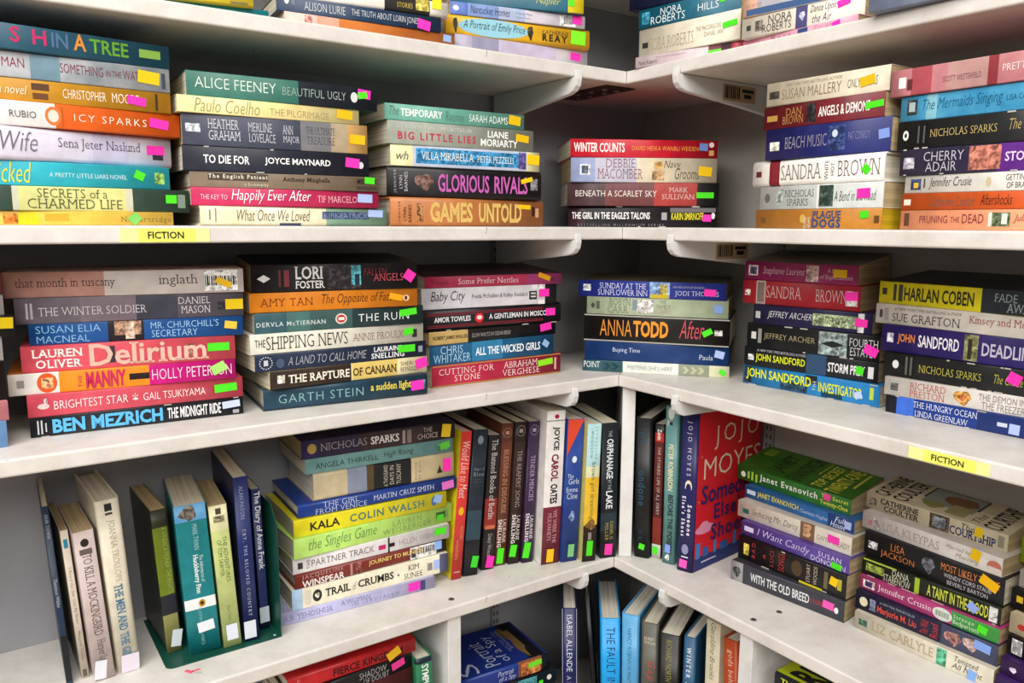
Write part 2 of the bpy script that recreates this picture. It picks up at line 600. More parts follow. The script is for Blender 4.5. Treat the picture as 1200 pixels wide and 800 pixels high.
# ------------------------------------------------------------------ books
BOOKS = [
{'k': 't', 'p': [-465.7, -454.5, 1591.5], 'y': 52.86, 'n': 0.0, 's': 0, 'd': [209.6, 20.7, 135.0], 'c': '#1f4f63', 'l': 'dark teal paperback with colourful block letters, topmost in left pile above yellow tag', 'g': 'books: left pile above yellow tag', 't': [('FISH', -48.2, 5.0, 0.3, 0.9, '#c02a62', 'b'), ('IN', 8.7, 21.3, 0.3, 0.88, '#4a6a90', 'b'), ('A', 25.4, 35.2, 0.3, 0.95, '#d8892a', 'b'), ('TREE', 38.0, 69.5, 0.28, 0.85, '#5f9a28', 'b')], 'q': [(87.6, 11.3, 18.3, 7.1, '#7fa845', 0)]},
{'k': 't', 'p': [-469.9, -453.6, 1570.3], 'y': 49.39, 'n': 0.0, 's': 0, 'd': [210.0, 21.2, 135.0], 'c': '#b9bcc0', 'l': 'silvery paperback with dark red lettering, second in left pile above yellow tag', 'g': 'books: left pile above yellow tag', 'b': [(-5.9, 16.1, '#6f8f9f')], 'i': [(98.0, 101.4, 0.15, 0.8, '#334455')], 't': [('STEADMAN', -49.1, -10.1, 0.4, 0.75, '#8c1f3c', 's'), ('SOMETHING', 16.1, 49.5, 0.38, 0.75, '#7b3048', 's'), ('IN THE', 51.9, 64.0, 0.42, 0.66, '#7b3048', 's'), ('WATER', 65.7, 85.2, 0.38, 0.75, '#7b3048', 's')], 'q': [(87.0, 11.9, 18.4, 11.0, '#d9c100', 5)], 'm': '#8d979e'},
{'k': 't', 'p': [-468.8, -451.2, 1551.9], 'y': 49.28, 'n': 0.0, 's': 0, 'd': [205.0, 18.4, 133.3], 'c': '#c28a1e', 'l': 'mustard paperback with a pair of dark insect drawings, third in left pile above yellow tag', 'g': 'books: left pile above yellow tag', 'i': [(-8.7, 4.4, 0.55, 0.85, '#5a3a20'), (-8.1, 3.3, 0.15, 0.42, '#6a4020'), (89.2, 91.3, 0.1, 0.9, '#3a2a10')], 't': [('a novel', -33.0, -12.0, 0.3, 0.7, '#f4ead0', 'i'), ('CHRISTOPHER', 14.5, 48.2, 0.3, 0.72, '#f4e8d8', 's'), ('MOORE', 53.0, 75.2, 0.3, 0.75, '#f4e8d8', 's')], 'q': [(73.2, 8.9, 15.6, 7.3, '#ff2fb4', 8)]},
{'k': 't', 'p': [-465.3, -450.1, 1531.4], 'y': 52.02, 'n': 0.0, 's': 0, 'd': [214.9, 20.5, 135.0], 'c': '#e8641a', 'l': 'orange paperback with white left end, fourth in left pile above yellow tag', 'g': 'books: left pile above yellow tag', 'b': [(-62.3, 4.1, '#e4e2df')], 'i': [(-3.7, 8.9, 0.12, 0.88, '#d97a3a', 'oval'), (-1.5, 6.6, 0.25, 0.75, '#e9d9cc', 'oval'), (8.6, 10.2, 0.1, 0.9, '#c45a1c')], 't': [('RUBIO', -29.7, -10.3, 0.35, 0.62, '#444444', 's'), ('ICY SPARKS', 18.5, 77.9, 0.36, 0.66, '#f7e3d0', 's')], 'q': [(88.8, 10.8, 16.5, 8.1, '#ff2fb4', 8)]},
{'k': 'h', 'p': [-469.0, -453.4, 1503.2], 'y': 57.65, 'n': 0.0, 's': 0, 'd': [214.9, 28.2, 146.1], 'c': '#cfcadb', 'l': 'pale lavender hardback with grey script, fifth in left pile above yellow tag', 'g': 'books: left pile above yellow tag', 'b': [(37.7, 68.4, '#c3bdd6')], 'i': [(90.0, 99.8, 0.25, 0.42, '#2a2a30')], 't': [("Ahab's", -57.2, -36.6, 0.3, 0.8, '#8a8590', 'i'), ('Wife', -33.4, -6.0, 0.28, 0.85, '#77737c', 'i'), ('Sena Jeter Naslund', 10.0, 79.1, 0.38, 0.75, '#45414c', 'r')], 'q': [(92.9, 15.9, 16.2, 8.2, '#ff2fb4', 0)]},
{'k': 't', 'p': [-470.8, -454.6, 1482.8], 'y': 51.13, 'n': 0.0, 's': 0, 'd': [205.0, 20.4, 133.2], 'c': '#2fb3c4', 'l': 'turquoise paperback with yellow script, sixth in left pile above yellow tag', 'g': 'books: left pile above yellow tag', 'i': [(89.3, 97.8, 0.25, 0.75, '#8fc060')], 't': [('Wicked', -44.7, -9.8, 0.12, 0.95, '#f0e02a', 'i'), ('A PRETTY LITTLE LIARS NOVEL', 3.5, 65.3, 0.4, 0.58, '#d8f2f2', 's')], 'q': [(76.1, 12.2, 8.8, 7.5, '#4be01c', 25)]},
{'k': 't', 'p': [-463.3, -446.5, 1462.2], 'y': 49.58, 'n': 0.0, 's': 0, 'd': [214.7, 20.6, 135.0], 'c': '#2e4438', 'l': 'dark green paperback with pale yellow title panel, seventh in left pile above yellow tag', 'g': 'books: left pile above yellow tag', 'b': [(-36.4, -31.7, '#c8c8b0'), (-31.7, 51.7, '#d6d58a'), (51.7, 57.5, '#c8c8b0')], 'i': [(96.7, 103.5, 0.2, 0.8, '#7a8a7c')], 't': [('SECRETS of a', -18.0, 36.4, 0.55, 0.92, '#4a5030', 'r'), ('CHARMED LIFE', -25.6, 48.2, 0.1, 0.5, '#4a5030', 'r')], 'q': [(90.9, 12.1, 9.7, 7.7, '#4be01c', 0)]},
{'k': 't', 'p': [-472.1, -455.0, 1450.0], 'y': 45.71, 'n': 0.0, 's': 0, 'd': [205.0, 12.2, 133.3], 'c': '#efc552', 'l': 'thin yellow paperback with orange blotches, bottom in left pile above yellow tag', 'g': 'books: left pile above yellow tag', 'b': [(-20.9, -5.7, '#f2d21c')], 'i': [(-31.5, -20.9, 0.1, 0.8, '#e07a20'), (-1.3, 16.7, 0.3, 0.8, '#e9a830')], 't': [('N. Partridge', 58.1, 100.5, 0.15, 0.65, '#7a6a30', 'r')], 'q': [(69.7, 6.1, 8.5, 9.1, '#7cc860', 45)]},
{'k': 't', 'p': [-319.3, -303.9, 1569.7], 'y': 42.82, 'n': 0.0, 's': 0, 'd': [188.9, 22.8, 122.8], 'c': '#2f6a5c', 'l': 'green paperback with black right third, topmost in second pile from left, upper shelf', 'g': 'books: second pile from left, upper shelf', 'b': [(10.8, 94.5, '#151d28')], 'i': [(65.5, 73.1, 0.3, 0.75, '#cfd4d4', 'oval')], 't': [('ALICE FEENEY', -86.9, -11.4, 0.35, 0.78, '#cfe3d6', 's'), ('BEAUTIFUL', -5.2, 37.2, 0.35, 0.7, '#8fa79c', 's'), ('UGLY', 40.9, 60.1, 0.35, 0.7, '#9aa8a4', 's')], 'q': [(80.2, 16.0, 14.0, 9.0, '#ff2fb4', 5), (78.3, 14.7, 9.9, 6.6, '#4be01c', -10)]},
{'k': 't', 'p': [-329.9, -313.7, 1554.2], 'y': 44.38, 'n': 0.0, 's': 0, 'd': [178.8, 15.5, 116.2], 'c': '#e8d896', 'l': 'thin cream-yellow paperback with grey lettering, second in second pile from left, upper shelf', 'g': 'books: second pile from left, upper shelf', 't': [('Paulo Coelho', -74.5, -13.7, 0.1, 0.9, '#a09468', 'i'), ('THE PILGRIMAGE', -3.9, 56.6, 0.2, 0.62, '#a09468', 's')], 'q': [(73.6, 9.6, 17.0, 8.9, '#e6b800', 4)]},
{'k': 'm', 'p': [-325.9, -309.5, 1524.8], 'y': 42.46, 'n': 0.0, 's': 0, 'd': [182.7, 29.4, 106.0], 'c': '#3a3e50', 'l': 'thick slate-blue paperback with tan right end, third in second pile from left, upper shelf', 'g': 'books: second pile from left, upper shelf', 'b': [(20.4, 52.1, '#77767a'), (52.1, 69.7, '#a8977c'), (69.7, 91.4, '#c29a5e')], 'i': [(-88.4, -75.2, 0.42, 0.68, '#c8cdd6')], 't': [('HEATHER', -68.3, -39.6, 0.56, 0.86, '#d5d7e0', 'r'), ('GRAHAM', -67.8, -38.5, 0.2, 0.5, '#d5d7e0', 'r'), ('MERLINE', -31.2, -8.1, 0.54, 0.82, '#c8cad4', 'r'), ('LOVELACE', -30.7, -4.9, 0.2, 0.48, '#c8cad4', 'r'), ('ANN', 2.3, 12.8, 0.52, 0.8, '#c8cad4', 'r'), ('MAJOR', 2.7, 19.2, 0.18, 0.46, '#c8cad4', 'r'), ('THE ULTIMATE', 25.7, 55.8, 0.58, 0.82, '#55555c', 'r'), ('TREASURE', 26.4, 55.8, 0.24, 0.5, '#55555c', 'r')], 'q': [(80.4, 14.5, 16.5, 9.6, '#e6b800', 2)]},
{'k': 't', 'p': [-326.0, -309.2, 1501.4], 'y': 41.99, 'n': 0.0, 's': 0, 'd': [184.6, 23.4, 120.0], 'c': '#1e2230', 'l': 'black paperback with bold white capitals, fourth in second pile from left, upper shelf', 'g': 'books: second pile from left, upper shelf', 'i': [(80.3, 86.3, 0.35, 0.65, '#d8d8dc', 'oval'), (22.9, 25.7, 0.0, 0.045, '#b8b4ac'), (-10.6, -7.3, 0.95, 1.0, '#b8b4ac'), (-72.7, -68.1, 0.95, 1.0, '#b8b4ac'), (-24.8, -17.2, 0.0, 0.045, '#b8b4ac')], 't': [('TO DIE FOR', -73.7, -31.0, 0.32, 0.66, '#f2f2f2', 'b'), ('JOYCE MAYNARD', -16.3, 50.4, 0.32, 0.66, '#f2f2f2', 'b')], 'q': [(73.9, 13.8, 14.9, 9.6, '#ff2fb4', 5)]},
{'k': 't', 'p': [-320.0, -303.2, 1486.2], 'y': 41.28, 'n': 0.0, 's': 0, 'd': [190.3, 15.3, 123.7], 'c': '#7f6e5c', 'l': 'dull brown paperback with typewriter lettering, fifth in second pile from left, upper shelf', 'g': 'books: second pile from left, upper shelf', 'i': [(-78.6, -21.9, 0.47, 0.9, '#4c4036'), (70.0, 92.1, 0.12, 0.35, '#3c342c')], 't': [('The English Patient', -78.2, -22.4, 0.52, 0.85, '#e6ddcc', 'R'), ('a Screenplay', -44.9, -21.9, 0.1, 0.35, '#e6ddcc', 's'), ('Anthony Minghella', -7.8, 40.9, 0.45, 0.8, '#2a241e', 'R'), ('MIRAMAX', 70.5, 92.1, 0.5, 0.85, '#1c1814', 'b')], 'q': [(84.0, 11.4, 11.0, 6.8, '#4be01c', 3)]},
{'k': 't', 'p': [-320.1, -303.2, 1469.1], 'y': 43.49, 'n': 0.0, 's': 0, 'd': [190.5, 17.1, 124.1], 'c': '#c02a58', 'l': 'raspberry pink paperback with white script, sixth in second pile from left, upper shelf', 'g': 'books: second pile from left, upper shelf', 't': [('THE KEY TO', -87.0, -62.0, 0.35, 0.62, '#f6dce2', 's'), ('Happily Ever After', -58.2, 21.1, 0.15, 0.95, '#ffffff', 'i'), ('TIF MARCELO', 27.8, 70.7, 0.3, 0.68, '#f0b8c0', 'r')], 'q': [(79.7, 10.1, 16.5, 8.8, '#a9bdf0', 2)]},
{'k': 'h', 'p': [-313.9, -296.5, 1450.0], 'y': 45.28, 'n': 0.0, 's': 0, 'd': [195.0, 19.1, 133.7], 'c': '#e6dfc4', 'l': 'cream hardback with script and green right end, bottom in second pile from left, upper shelf', 'g': 'books: second pile from left, upper shelf', 'b': [(28.1, 97.5, '#7fa38a')], 'i': [(23.6, 75.8, 0.38, 0.78, '#33486a'), (-21.3, 0.5, 0, 0.15, '#3a3f58'), (-89.4, -88.3, 0.3, 0.8, '#7a7060'), (-84.0, -82.9, 0.2, 0.9, '#9a8c70')], 't': [('What Once We Loved', -63.4, 10.4, 0.25, 0.85, '#6a5a40', 'i'), ('KIRKPATRICK', 25.6, 74.4, 0.42, 0.72, '#8a96b8', 's')], 'q': [(83.5, 13.4, 17.1, 7.5, '#a9bdf0', 2)], 'm': '#d8cda6'},
{'k': 't', 'p': [-181.1, -164.4, 1563.7], 'y': 42.96, 'n': 0.0, 's': 0, 'd': [179.2, 17.4, 116.5], 'c': '#5f9e8c', 'l': 'sea-green paperback with white condensed capitals, topmost in third pile from left, upper shelf', 'g': 'books: third pile from left, upper shelf', 't': [('The', -84.4, -73.2, 0.3, 0.85, '#56706a', 'i'), ('TEMPORARY', -71.1, -19.9, 0.28, 0.75, '#f4f6f2', 'b'), ('Roomie', -16.3, 7.4, 0.2, 0.8, '#56706a', 'i'), ('SARAH ADAMS', 14.4, 66.4, 0.28, 0.75, '#eef2ee', 's')], 'q': [(76.1, 10.3, 16.3, 10.5, '#e6b800', 6)]},
{'k': 't', 'p': [-175.2, -158.7, 1538.6], 'y': 42.77, 'n': 0.0, 's': 0, 'd': [189.5, 25.1, 123.1], 'c': '#8e9488', 'l': 'grey-green paperback with red title, second in third pile from left, upper shelf', 'g': 'books: third pile from left, upper shelf', 't': [('THE #1 NEW YORK TIMES BESTSELLER', -84.6, 9.7, 0.68, 0.85, '#d0d0c8', 's'), ('BIG LITTLE LIES', -82.7, 15.2, 0.22, 0.55, '#c02a4a', 'b'), ('LIANE', 30.9, 59.1, 0.55, 0.85, '#f4f4f0', 'b'), ('MORIARTY', 21.6, 72.3, 0.15, 0.48, '#f4f4f0', 'b')], 'q': [(78.8, 15.3, 18.2, 8.3, '#e6b800', 6)]},
{'k': 't', 'p': [-171.0, -154.6, 1515.6], 'y': 41.79, 'n': 0.0, 's': 0, 'd': [193.7, 23.0, 125.9], 'c': '#dcd8a8', 'l': 'cream paperback with blue title banner, third in third pile from left, upper shelf', 'g': 'books: third pile from left, upper shelf', 'b': [(-70.0, 78.7, '#b9c3d6')], 'i': [(-66.4, 67.4, 0.16, 0.88, '#2a7fb0'), (67.4, 78.1, 0.1, 0.95, '#5a4a8a')], 't': [('VILLA MIRABELLA', -60.3, 6.4, 0.35, 0.72, '#f2f4e8', 'r'), ('PETER PEZZELLI', 11.1, 60.4, 0.35, 0.66, '#f2f4e8', 'r'), ('wh', -90.1, -75.9, 0.3, 0.7, '#4a4a3a', 'i')], 'q': [(88.1, 14.1, 17.2, 11.7, '#f2c400', 4)]},
{'k': 'h', 'p': [-171.3, -154.4, 1481.9], 'y': 42.18, 'n': 0.0, 's': 0, 'd': [202.2, 33.6, 137.5], 'c': '#17161a', 'l': 'black hardback with pink outlined title, fourth in third pile from left, upper shelf', 'g': 'books: third pile from left, upper shelf', 'i': [(-69.1, -44.6, 0.2, 0.85, '#6a5048', 'star'), (85.4, 95.5, 0.35, 0.75, '#77757a')], 't': [('JENNIFER', -93.4, -89.9, 0.14, 0.88, '#c8c4c8', 'v'), ('LYNN', -87.0, -83.2, 0.28, 0.7, '#c8c4c8', 'v'), ('BARNES', -80.9, -77.0, 0.2, 0.82, '#c8c4c8', 'v'), ('GLORIOUS', -39.6, 27.3, 0.2, 0.8, '#c45fb0', 'b'), ('RIVALS', 34.4, 81.1, 0.2, 0.8, '#c45fb0', 'b')], 'q': [(79.6, 23.2, 16.6, 5.2, '#f2c400', -14)]},
{'k': 'h', 'p': [-168.4, -151.3, 1450.0], 'y': 46.16, 'n': 0.0, 's': 0, 'd': [210.5, 31.9, 144.2], 'c': '#b4703e', 'l': 'copper-brown hardback with gold title, bottom in third pile from left, upper shelf', 'g': 'books: third pile from left, upper shelf', 'i': [(-72.6, -64.5, 0.15, 0.8, '#9a6a3a'), (88.0, 92.0, 0.4, 0.75, '#2a1a12'), (93.2, 98.2, 0.35, 0.7, '#c89a6a')], 't': [('JENNIFER', -96.1, -92.7, 0.1, 0.85, '#3c2416', 'v'), ('LYNN', -90.0, -86.3, 0.2, 0.65, '#3c2416', 'v'), ('BARNES', -83.8, -79.6, 0.15, 0.75, '#3c2416', 'v'), ('GAMES', -56.0, 1.3, 0.14, 0.86, '#dcb868', 'B'), ('UNTOLD', 9.6, 72.1, 0.14, 0.86, '#dcb868', 'B')], 'q': [(76.6, 23.7, 17.6, 5.3, '#f2c400', 2)]},
{'k': 't', 'p': [25.4, 11.0, 1539.8], 'y': 14.77, 'n': 0.0, 's': 0, 'd': [195.4, 23.1, 127.0], 'c': '#c0172c', 'l': 'crimson paperback with white condensed title, topmost in corner pile, upper shelf', 'g': 'books: corner pile, upper shelf', 'i': [(86.1, 92.7, 0.6, 0.9, '#f2e6e0', 'oval'), (86.1, 92.7, 0.15, 0.45, '#d8a060')], 't': [('WINTER COUNTS', -93.2, -26.4, 0.28, 0.8, '#f6f0ee', 'b'), ('DAVID HESKA WANBLI WEIDEN', -16.7, 71.6, 0.4, 0.65, '#e7a03a', 's')], 'q': [(78.7, 14.5, 11.2, 9.4, '#6f8fd0', 3)]},
{'k': 'm', 'p': [25.8, 11.2, 1508.0], 'y': 13.68, 'n': 0.0, 's': 0, 'd': [193.6, 31.8, 106.0], 'c': '#b9b8c8', 'l': 'pale blue and cream paperback with mauve capitals, second in corner pile, upper shelf', 'g': 'books: corner pile, upper shelf', 'b': [(-96.8, -64.9, '#8f9cc0'), (-64.9, -9.9, '#b9b6c6'), (-9.9, 96.8, '#d8cbb0')], 'i': [(-84.9, -71.4, 0.3, 0.72, '#e6e6ea'), (-82.7, -74.0, 0.35, 0.66, '#3a4a60'), (10.3, 26.6, 0.1, 0.5, '#a8845a'), (12.9, 24.3, 0.55, 0.85, '#c89a50')], 't': [('DEBBIE', -50.7, -12.5, 0.6, 0.95, '#8b6a72', 'r'), ('MACOMBER', -61.7, -1.7, 0.15, 0.55, '#8b6a72', 'r'), ('Navy', 26.0, 48.2, 0.5, 0.9, '#5a5040', 'i'), ('Grooms', 40.7, 73.5, 0.15, 0.6, '#5a5040', 'i')], 'q': [(81.1, 15.0, 17.7, 12.0, '#f2c400', 6)]},
{'k': 't', 'p': [25.2, 11.4, 1477.5], 'y': 10.65, 'n': 0.0, 's': 0, 'd': [200.0, 30.5, 130.0], 'c': '#5a3436', 'l': 'dusky red paperback with thin white capitals, third in corner pile, upper shelf', 'g': 'books: corner pile, upper shelf', 'b': [(-100.0, -50.3, '#4a3436'), (-50.3, 14.4, '#6a3a3a'), (14.4, 71.1, '#a83a34'), (71.1, 100.0, '#22201f')], 't': [('BENEATH A SCARLET SKY', -89.0, 17.7, 0.4, 0.66, '#eadfda', 's'), ('MARK', 33.9, 59.1, 0.6, 0.8, '#d8c0b8', 'r'), ('SULLIVAN', 24.8, 67.9, 0.3, 0.52, '#d8c0b8', 'r')], 'q': [(81.8, 14.5, 22.7, 7.6, '#4be01c', 0)], 'm': '#3a2628'},
{'k': 'h', 'p': [24.0, 11.5, 1450.0], 'y': 4.13, 'n': 0.0, 's': 0, 'd': [194.0, 27.5, 131.9], 'c': '#1d1a1e', 'l': 'black hardback with white capitals and yellow author, bottom in corner pile, upper shelf', 'g': 'books: corner pile, upper shelf', 'b': [(-96.8, -74.0, '#3a2026')], 'i': [(26.0, 33.0, 0.35, 0.7, '#9a969a'), (37.1, 95.7, 0.72, 0.92, '#6a6468'), (90.1, 95.1, 0.4, 0.7, '#e8e6e6', 'oval'), (-4.5, -1.2, 0.0, 0.045, '#b8b4ac'), (65.0, 74.9, 0.95, 1.0, '#b8b4ac'), (-33.7, -25.6, 0.95, 1.0, '#b8b4ac'), (22.7, 32.0, 0.0, 0.045, '#b8b4ac')], 't': [("THE GIRL IN THE EAGLE'S TALONS", -91.9, 10.9, 0.38, 0.72, '#f2eeee', 'b'), ('KARIN SMIRNOFF', 38.7, 80.0, 0.35, 0.7, '#d9d020', 'b'), ('BESTSELLING MILLENNIUM SERIES', -83.7, 29.2, 0.04, 0.16, '#8a8488', 's')], 'q': [(84.7, 12.3, 11.4, 8.9, '#ff2fb4', 2)]},
{'k': 'm', 'p': [206.1, -189.7, 1579.8], 'y': -44.49, 'n': 0.0, 's': 0, 'd': [138.5, 24.2, 91.5], 'c': '#cfc5ae', 'l': 'cream paperback with brown thin capitals, topmost in pile right of corner, upper shelf', 'g': 'books: pile right of corner, upper shelf', 'i': [(-66.1, -53.4, 0.3, 0.62, '#3a342c')], 't': [('NEW YORK TIMES BESTSELLING AUTHOR', -45.5, 19.6, 0.75, 0.88, '#8a7c68', 's'), ('SUSAN MALLERY', -50.2, 19.0, 0.22, 0.66, '#8a7458', 's'), ('ONLY YOURS', 25.7, 56.9, 0.3, 0.66, '#6a5a48', 's')], 'q': [(46.6, 12.2, 15.4, 9.1, '#d8b400', -10)]},
{'k': 'm', 'p': [203.8, -187.5, 1555.8], 'y': -47.81, 'n': 0.0, 's': 0, 'd': [143.0, 24.0, 91.5], 'c': '#6c1420', 'l': 'dark red paperback with white bold title, second in pile right of corner, upper shelf', 'g': 'books: pile right of corner, upper shelf', 'i': [(-16.7, -5.2, 0.1, 0.92, '#1c1418'), (-67.0, -53.3, 0.35, 0.6, '#b08840')], 't': [('DAN', -41.9, -22.4, 0.52, 0.84, '#b98a50', 'r'), ('BROWN', -46.6, -19.9, 0.16, 0.5, '#b98a50', 'r'), ('ANGELS & DEMONS', -1.8, 56.2, 0.3, 0.72, '#f0ece6', 'b')], 'q': [(60.8, 12.4, 19.4, 6.2, '#4be01c', -4)]},
{'k': 'm', 'p': [208.2, -192.1, 1523.4], 'y': -47.84, 'n': 0.0, 's': 0, 'd': [147.4, 32.5, 91.5], 'c': '#1c2468', 'l': 'royal blue paperback with photo in the middle, third in pile right of corner, upper shelf', 'g': 'books: pile right of corner, upper shelf', 'i': [(4.9, 24.6, 0.15, 0.9, '#24386e'), (9.4, 15.9, 0.55, 0.78, '#c8d4e4', 'oval'), (-68.2, -55.5, 0.3, 0.58, '#d8dccc')], 't': [('BEACH MUSIC', -47.8, 3.4, 0.32, 0.7, '#8d8a96', 's'), ('PAT CONROY', 28.3, 51.9, 0.42, 0.66, '#7f86b8', 's')], 'q': [(66.6, 16.7, 11.1, 9.0, '#7f9be0', -6)]},
{'k': 'h', 'p': [201.0, -183.8, 1495.4], 'y': -50.2, 'n': 0.0, 's': 0, 'd': [164.0, 27.9, 112.6], 'c': '#e6e1da', 'l': 'white hardback with grey serif capitals, fourth in pile right of corner, upper shelf', 'g': 'books: pile right of corner, upper shelf', 'b': [(-58.2, -43.9, '#7a1c28')], 'i': [(-77.0, -69.2, 0.38, 0.6, '#5a1c24')], 't': [('SANDRA', -41.8, 10.8, 0.22, 0.78, '#77706a', 'r'), ('BROWN', 29.9, 78.1, 0.24, 0.8, '#77706a', 'r'), ('WHITE', 14.6, 19.5, 0.15, 0.85, '#3a3a3e', 'v'), ('HOT', 22.0, 26.3, 0.3, 0.75, '#3a3a3e', 'v')], 'q': [(63.0, 12.3, 8.5, 7.8, '#4be01c', 45)]},
{'k': 'm', 'p': [205.4, -188.6, 1470.4], 'y': -51.53, 'n': 0.0, 's': 0, 'd': [156.1, 25.0, 95.2], 'c': '#c8ccc8', 'l': 'silvery white paperback with dark landscape picture, fifth in pile right of corner, upper shelf', 'g': 'books: pile right of corner, upper shelf', 'b': [(-0.3, 2.9, '#e4e6e0')], 'i': [(2.9, 20.4, 0.1, 0.95, '#2f463c'), (-71.3, -63.8, 0.3, 0.7, '#5a605c', 'oval'), (-53.8, -45.5, 0.2, 0.85, '#9aa49e')], 't': [('NICHOLAS', -42.7, -3.6, 0.52, 0.82, '#5a6a64', 'r'), ('SPARKS', -39.5, -10.9, 0.16, 0.44, '#5a6a64', 'r'), ('A Bend in the Road', 22.0, 70.6, 0.3, 0.7, '#4a5450', 'i')], 'q': [(56.4, 14.5, 15.0, 9.3, '#ff2fb4', -2)]},
{'k': 't', 'p': [203.7, -186.0, 1450.0], 'y': -51.91, 'n': 0.0, 's': 0, 'd': [162.5, 20.4, 106.1], 'c': '#b97a28', 'l': 'ochre paperback with blue title block, bottom in pile right of corner, upper shelf', 'g': 'books: pile right of corner, upper shelf', 'i': [(-17.8, -10.3, 0.3, 0.75, '#d0a850', 'oval'), (-73.3, -66.4, 0.3, 0.6, '#6a4a20'), (73.0, 78.6, 0.3, 0.65, '#6a4a20')], 't': [('PLAGUE', -1.6, 34.6, 0.52, 0.9, '#2c4a80', 'R'), ('DOGS', -1.6, 34.6, 0.06, 0.5, '#2c4a80', 'B'), ('RICHARD', -12.4, -8.6, 0.05, 0.6, '#f0ead8', 'v'), ('ADAMS', -7.3, -3.6, 0.05, 0.6, '#f0ead8', 'v')], 'q': [(61.9, 14.3, 9.9, 6.9, '#4be01c', -4)], 'a': '#c0a020'},
{'k': 't', 'p': [328.5, -316.5, 1572.2], 'y': -46.28, 'n': 0.0, 's': 0, 'd': [209.9, 24.3, 135.0], 'c': '#b06a70', 'l': 'pink photo-cover paperback, topmost in far right pile, upper shelf', 'g': 'books: far right pile, upper shelf', 'b': [(-105.0, -85.5, '#c07a80'), (-85.5, -66.5, '#a84a54'), (-66.5, -52.8, '#bc7a80'), (-52.8, -18.3, '#b58a86'), (-18.3, -10.1, '#8a3038')], 'i': [(-97.3, -90.4, 0.3, 0.7, '#e8e4e0'), (-89.1, -84.3, 0.2, 0.6, '#5a2a30')], 't': [('SCOTT WESTERFELD', -56.4, -23.5, 0.32, 0.52, '#7c5058', 's'), ('PRETTIES', -6.5, 19.3, 0.4, 0.64, '#f0dcdc', 's')], 'm': '#c48c8e'},
{'k': 'm', 'p': [333.3, -317.9, 1549.1], 'y': -46.93, 'n': 0.0, 's': 0, 'd': [200.0, 23.0, 106.0], 'c': '#2f86b4', 'l': 'light blue paperback with faint script, second in far right pile, upper shelf', 'g': 'books: far right pile, upper shelf', 'b': [(-75.5, -66.0, '#7fb8c8'), (-21.9, -11.5, '#3f95c0')], 'i': [(-93.7, -84.1, 0.25, 0.85, '#1c2428'), (-92.0, -86.1, 0.38, 0.74, '#a0b4b8')], 't': [('The Mermaids Singing', -79.1, -9.5, 0.25, 0.8, '#1c5a80', 'i'), ('LISA CAREY', -6.5, 16.2, 0.4, 0.6, '#154a70', 's')], 'm': '#4fa0c4'},
{'k': 'm', 'p': [323.3, -308.3, 1523.6], 'y': -45.61, 'n': 0.0, 's': 0, 'd': [171.2, 25.5, 104.9], 'c': '#191a1c', 'l': 'black paperback with gold capitals and worn corners, third in far right pile, upper shelf', 'g': 'books: far right pile, upper shelf', 'i': [(-80.5, -75.1, 0.32, 0.68, '#e2e2e0', 'oval'), (-79.0, -76.6, 0.42, 0.58, '#191a1c', 'oval'), (-66.4, -65.0, 0.2, 0.8, '#5a5a58'), (-61.2, -59.8, 0.2, 0.8, '#5a5a58'), (-59.8, -57.3, 0.0, 0.045, '#b8b4ac'), (-68.8, -66.4, 0.0, 0.045, '#b8b4ac'), (9.2, 14.9, 0.95, 1.0, '#b8b4ac'), (-61.3, -56.2, 0.0, 0.045, '#b8b4ac'), (-66.8, -64.2, 0.0, 0.045, '#b8b4ac'), (10.1, 16.0, 0.95, 1.0, '#b8b4ac')], 't': [('NICHOLAS SPARKS', -54.9, 2.4, 0.38, 0.64, '#b8a468', 'r'), ('The Rescue', 11.9, 41.7, 0.4, 0.75, '#b8a468', 'i')]},
{'k': 'm', 'p': [327.0, -311.1, 1499.7], 'y': -44.22, 'n': 0.0, 's': 0, 'd': [170.4, 24.0, 104.9], 'c': '#2b2640', 'l': 'dark purple paperback with embracing couple picture, fourth in far right pile, upper shelf', 'g': 'books: far right pile, upper shelf', 'b': [(0.2, 21.9, '#5a2080')], 'i': [(-23.7, 2.2, 0.1, 0.95, '#b06a5a'), (-81.8, -71.7, 0.25, 0.68, '#a8a4b0'), (10.7, 13.9, 0.0, 0.045, '#b8b4ac'), (-82.6, -79.6, 0.95, 1.0, '#b8b4ac'), (-48.0, -44.5, 0.0, 0.045, '#b8b4ac'), (12.5, 16.2, 0.0, 0.045, '#b8b4ac'), (-81.0, -78.7, 0.0, 0.045, '#b8b4ac')], 't': [('CHERRY', -63.2, -28.0, 0.5, 0.85, '#b8b4c0', 's'), ('ADAIR', -60.9, -33.8, 0.12, 0.46, '#b8b4c0', 's'), ('STORM', 5.8, 31.4, 0.35, 0.68, '#e2c8ec', 'b')], 'm': '#3c3550'},
{'k': 'm', 'p': [331.2, -314.8, 1483.3], 'y': -45.87, 'n': 0.0, 's': 0, 'd': [172.0, 16.4, 104.9], 'c': '#e2dfd6', 'l': 'white paperback with black handwriting and tiny figure, fifth in far right pile, upper shelf', 'g': 'books: far right pile, upper shelf', 'i': [(-80.4, -70.7, 0.2, 0.8, '#2c3a68'), (-77.5, -73.1, 0.3, 0.6, '#d8b030'), (-13.7, -9.5, 0.25, 0.75, '#c8b890', 'oval'), (-68.3, -66.9, 0.3, 0.8, '#4a4844')], 't': [('Jennifer Crusie', -63.1, -25.8, 0.2, 0.85, '#35322e', 'i'), ('GETTING RID', 2.4, 27.9, 0.55, 0.85, '#35322e', 's'), ('OF BRADLEY', 3.4, 27.9, 0.15, 0.45, '#35322e', 's')]},
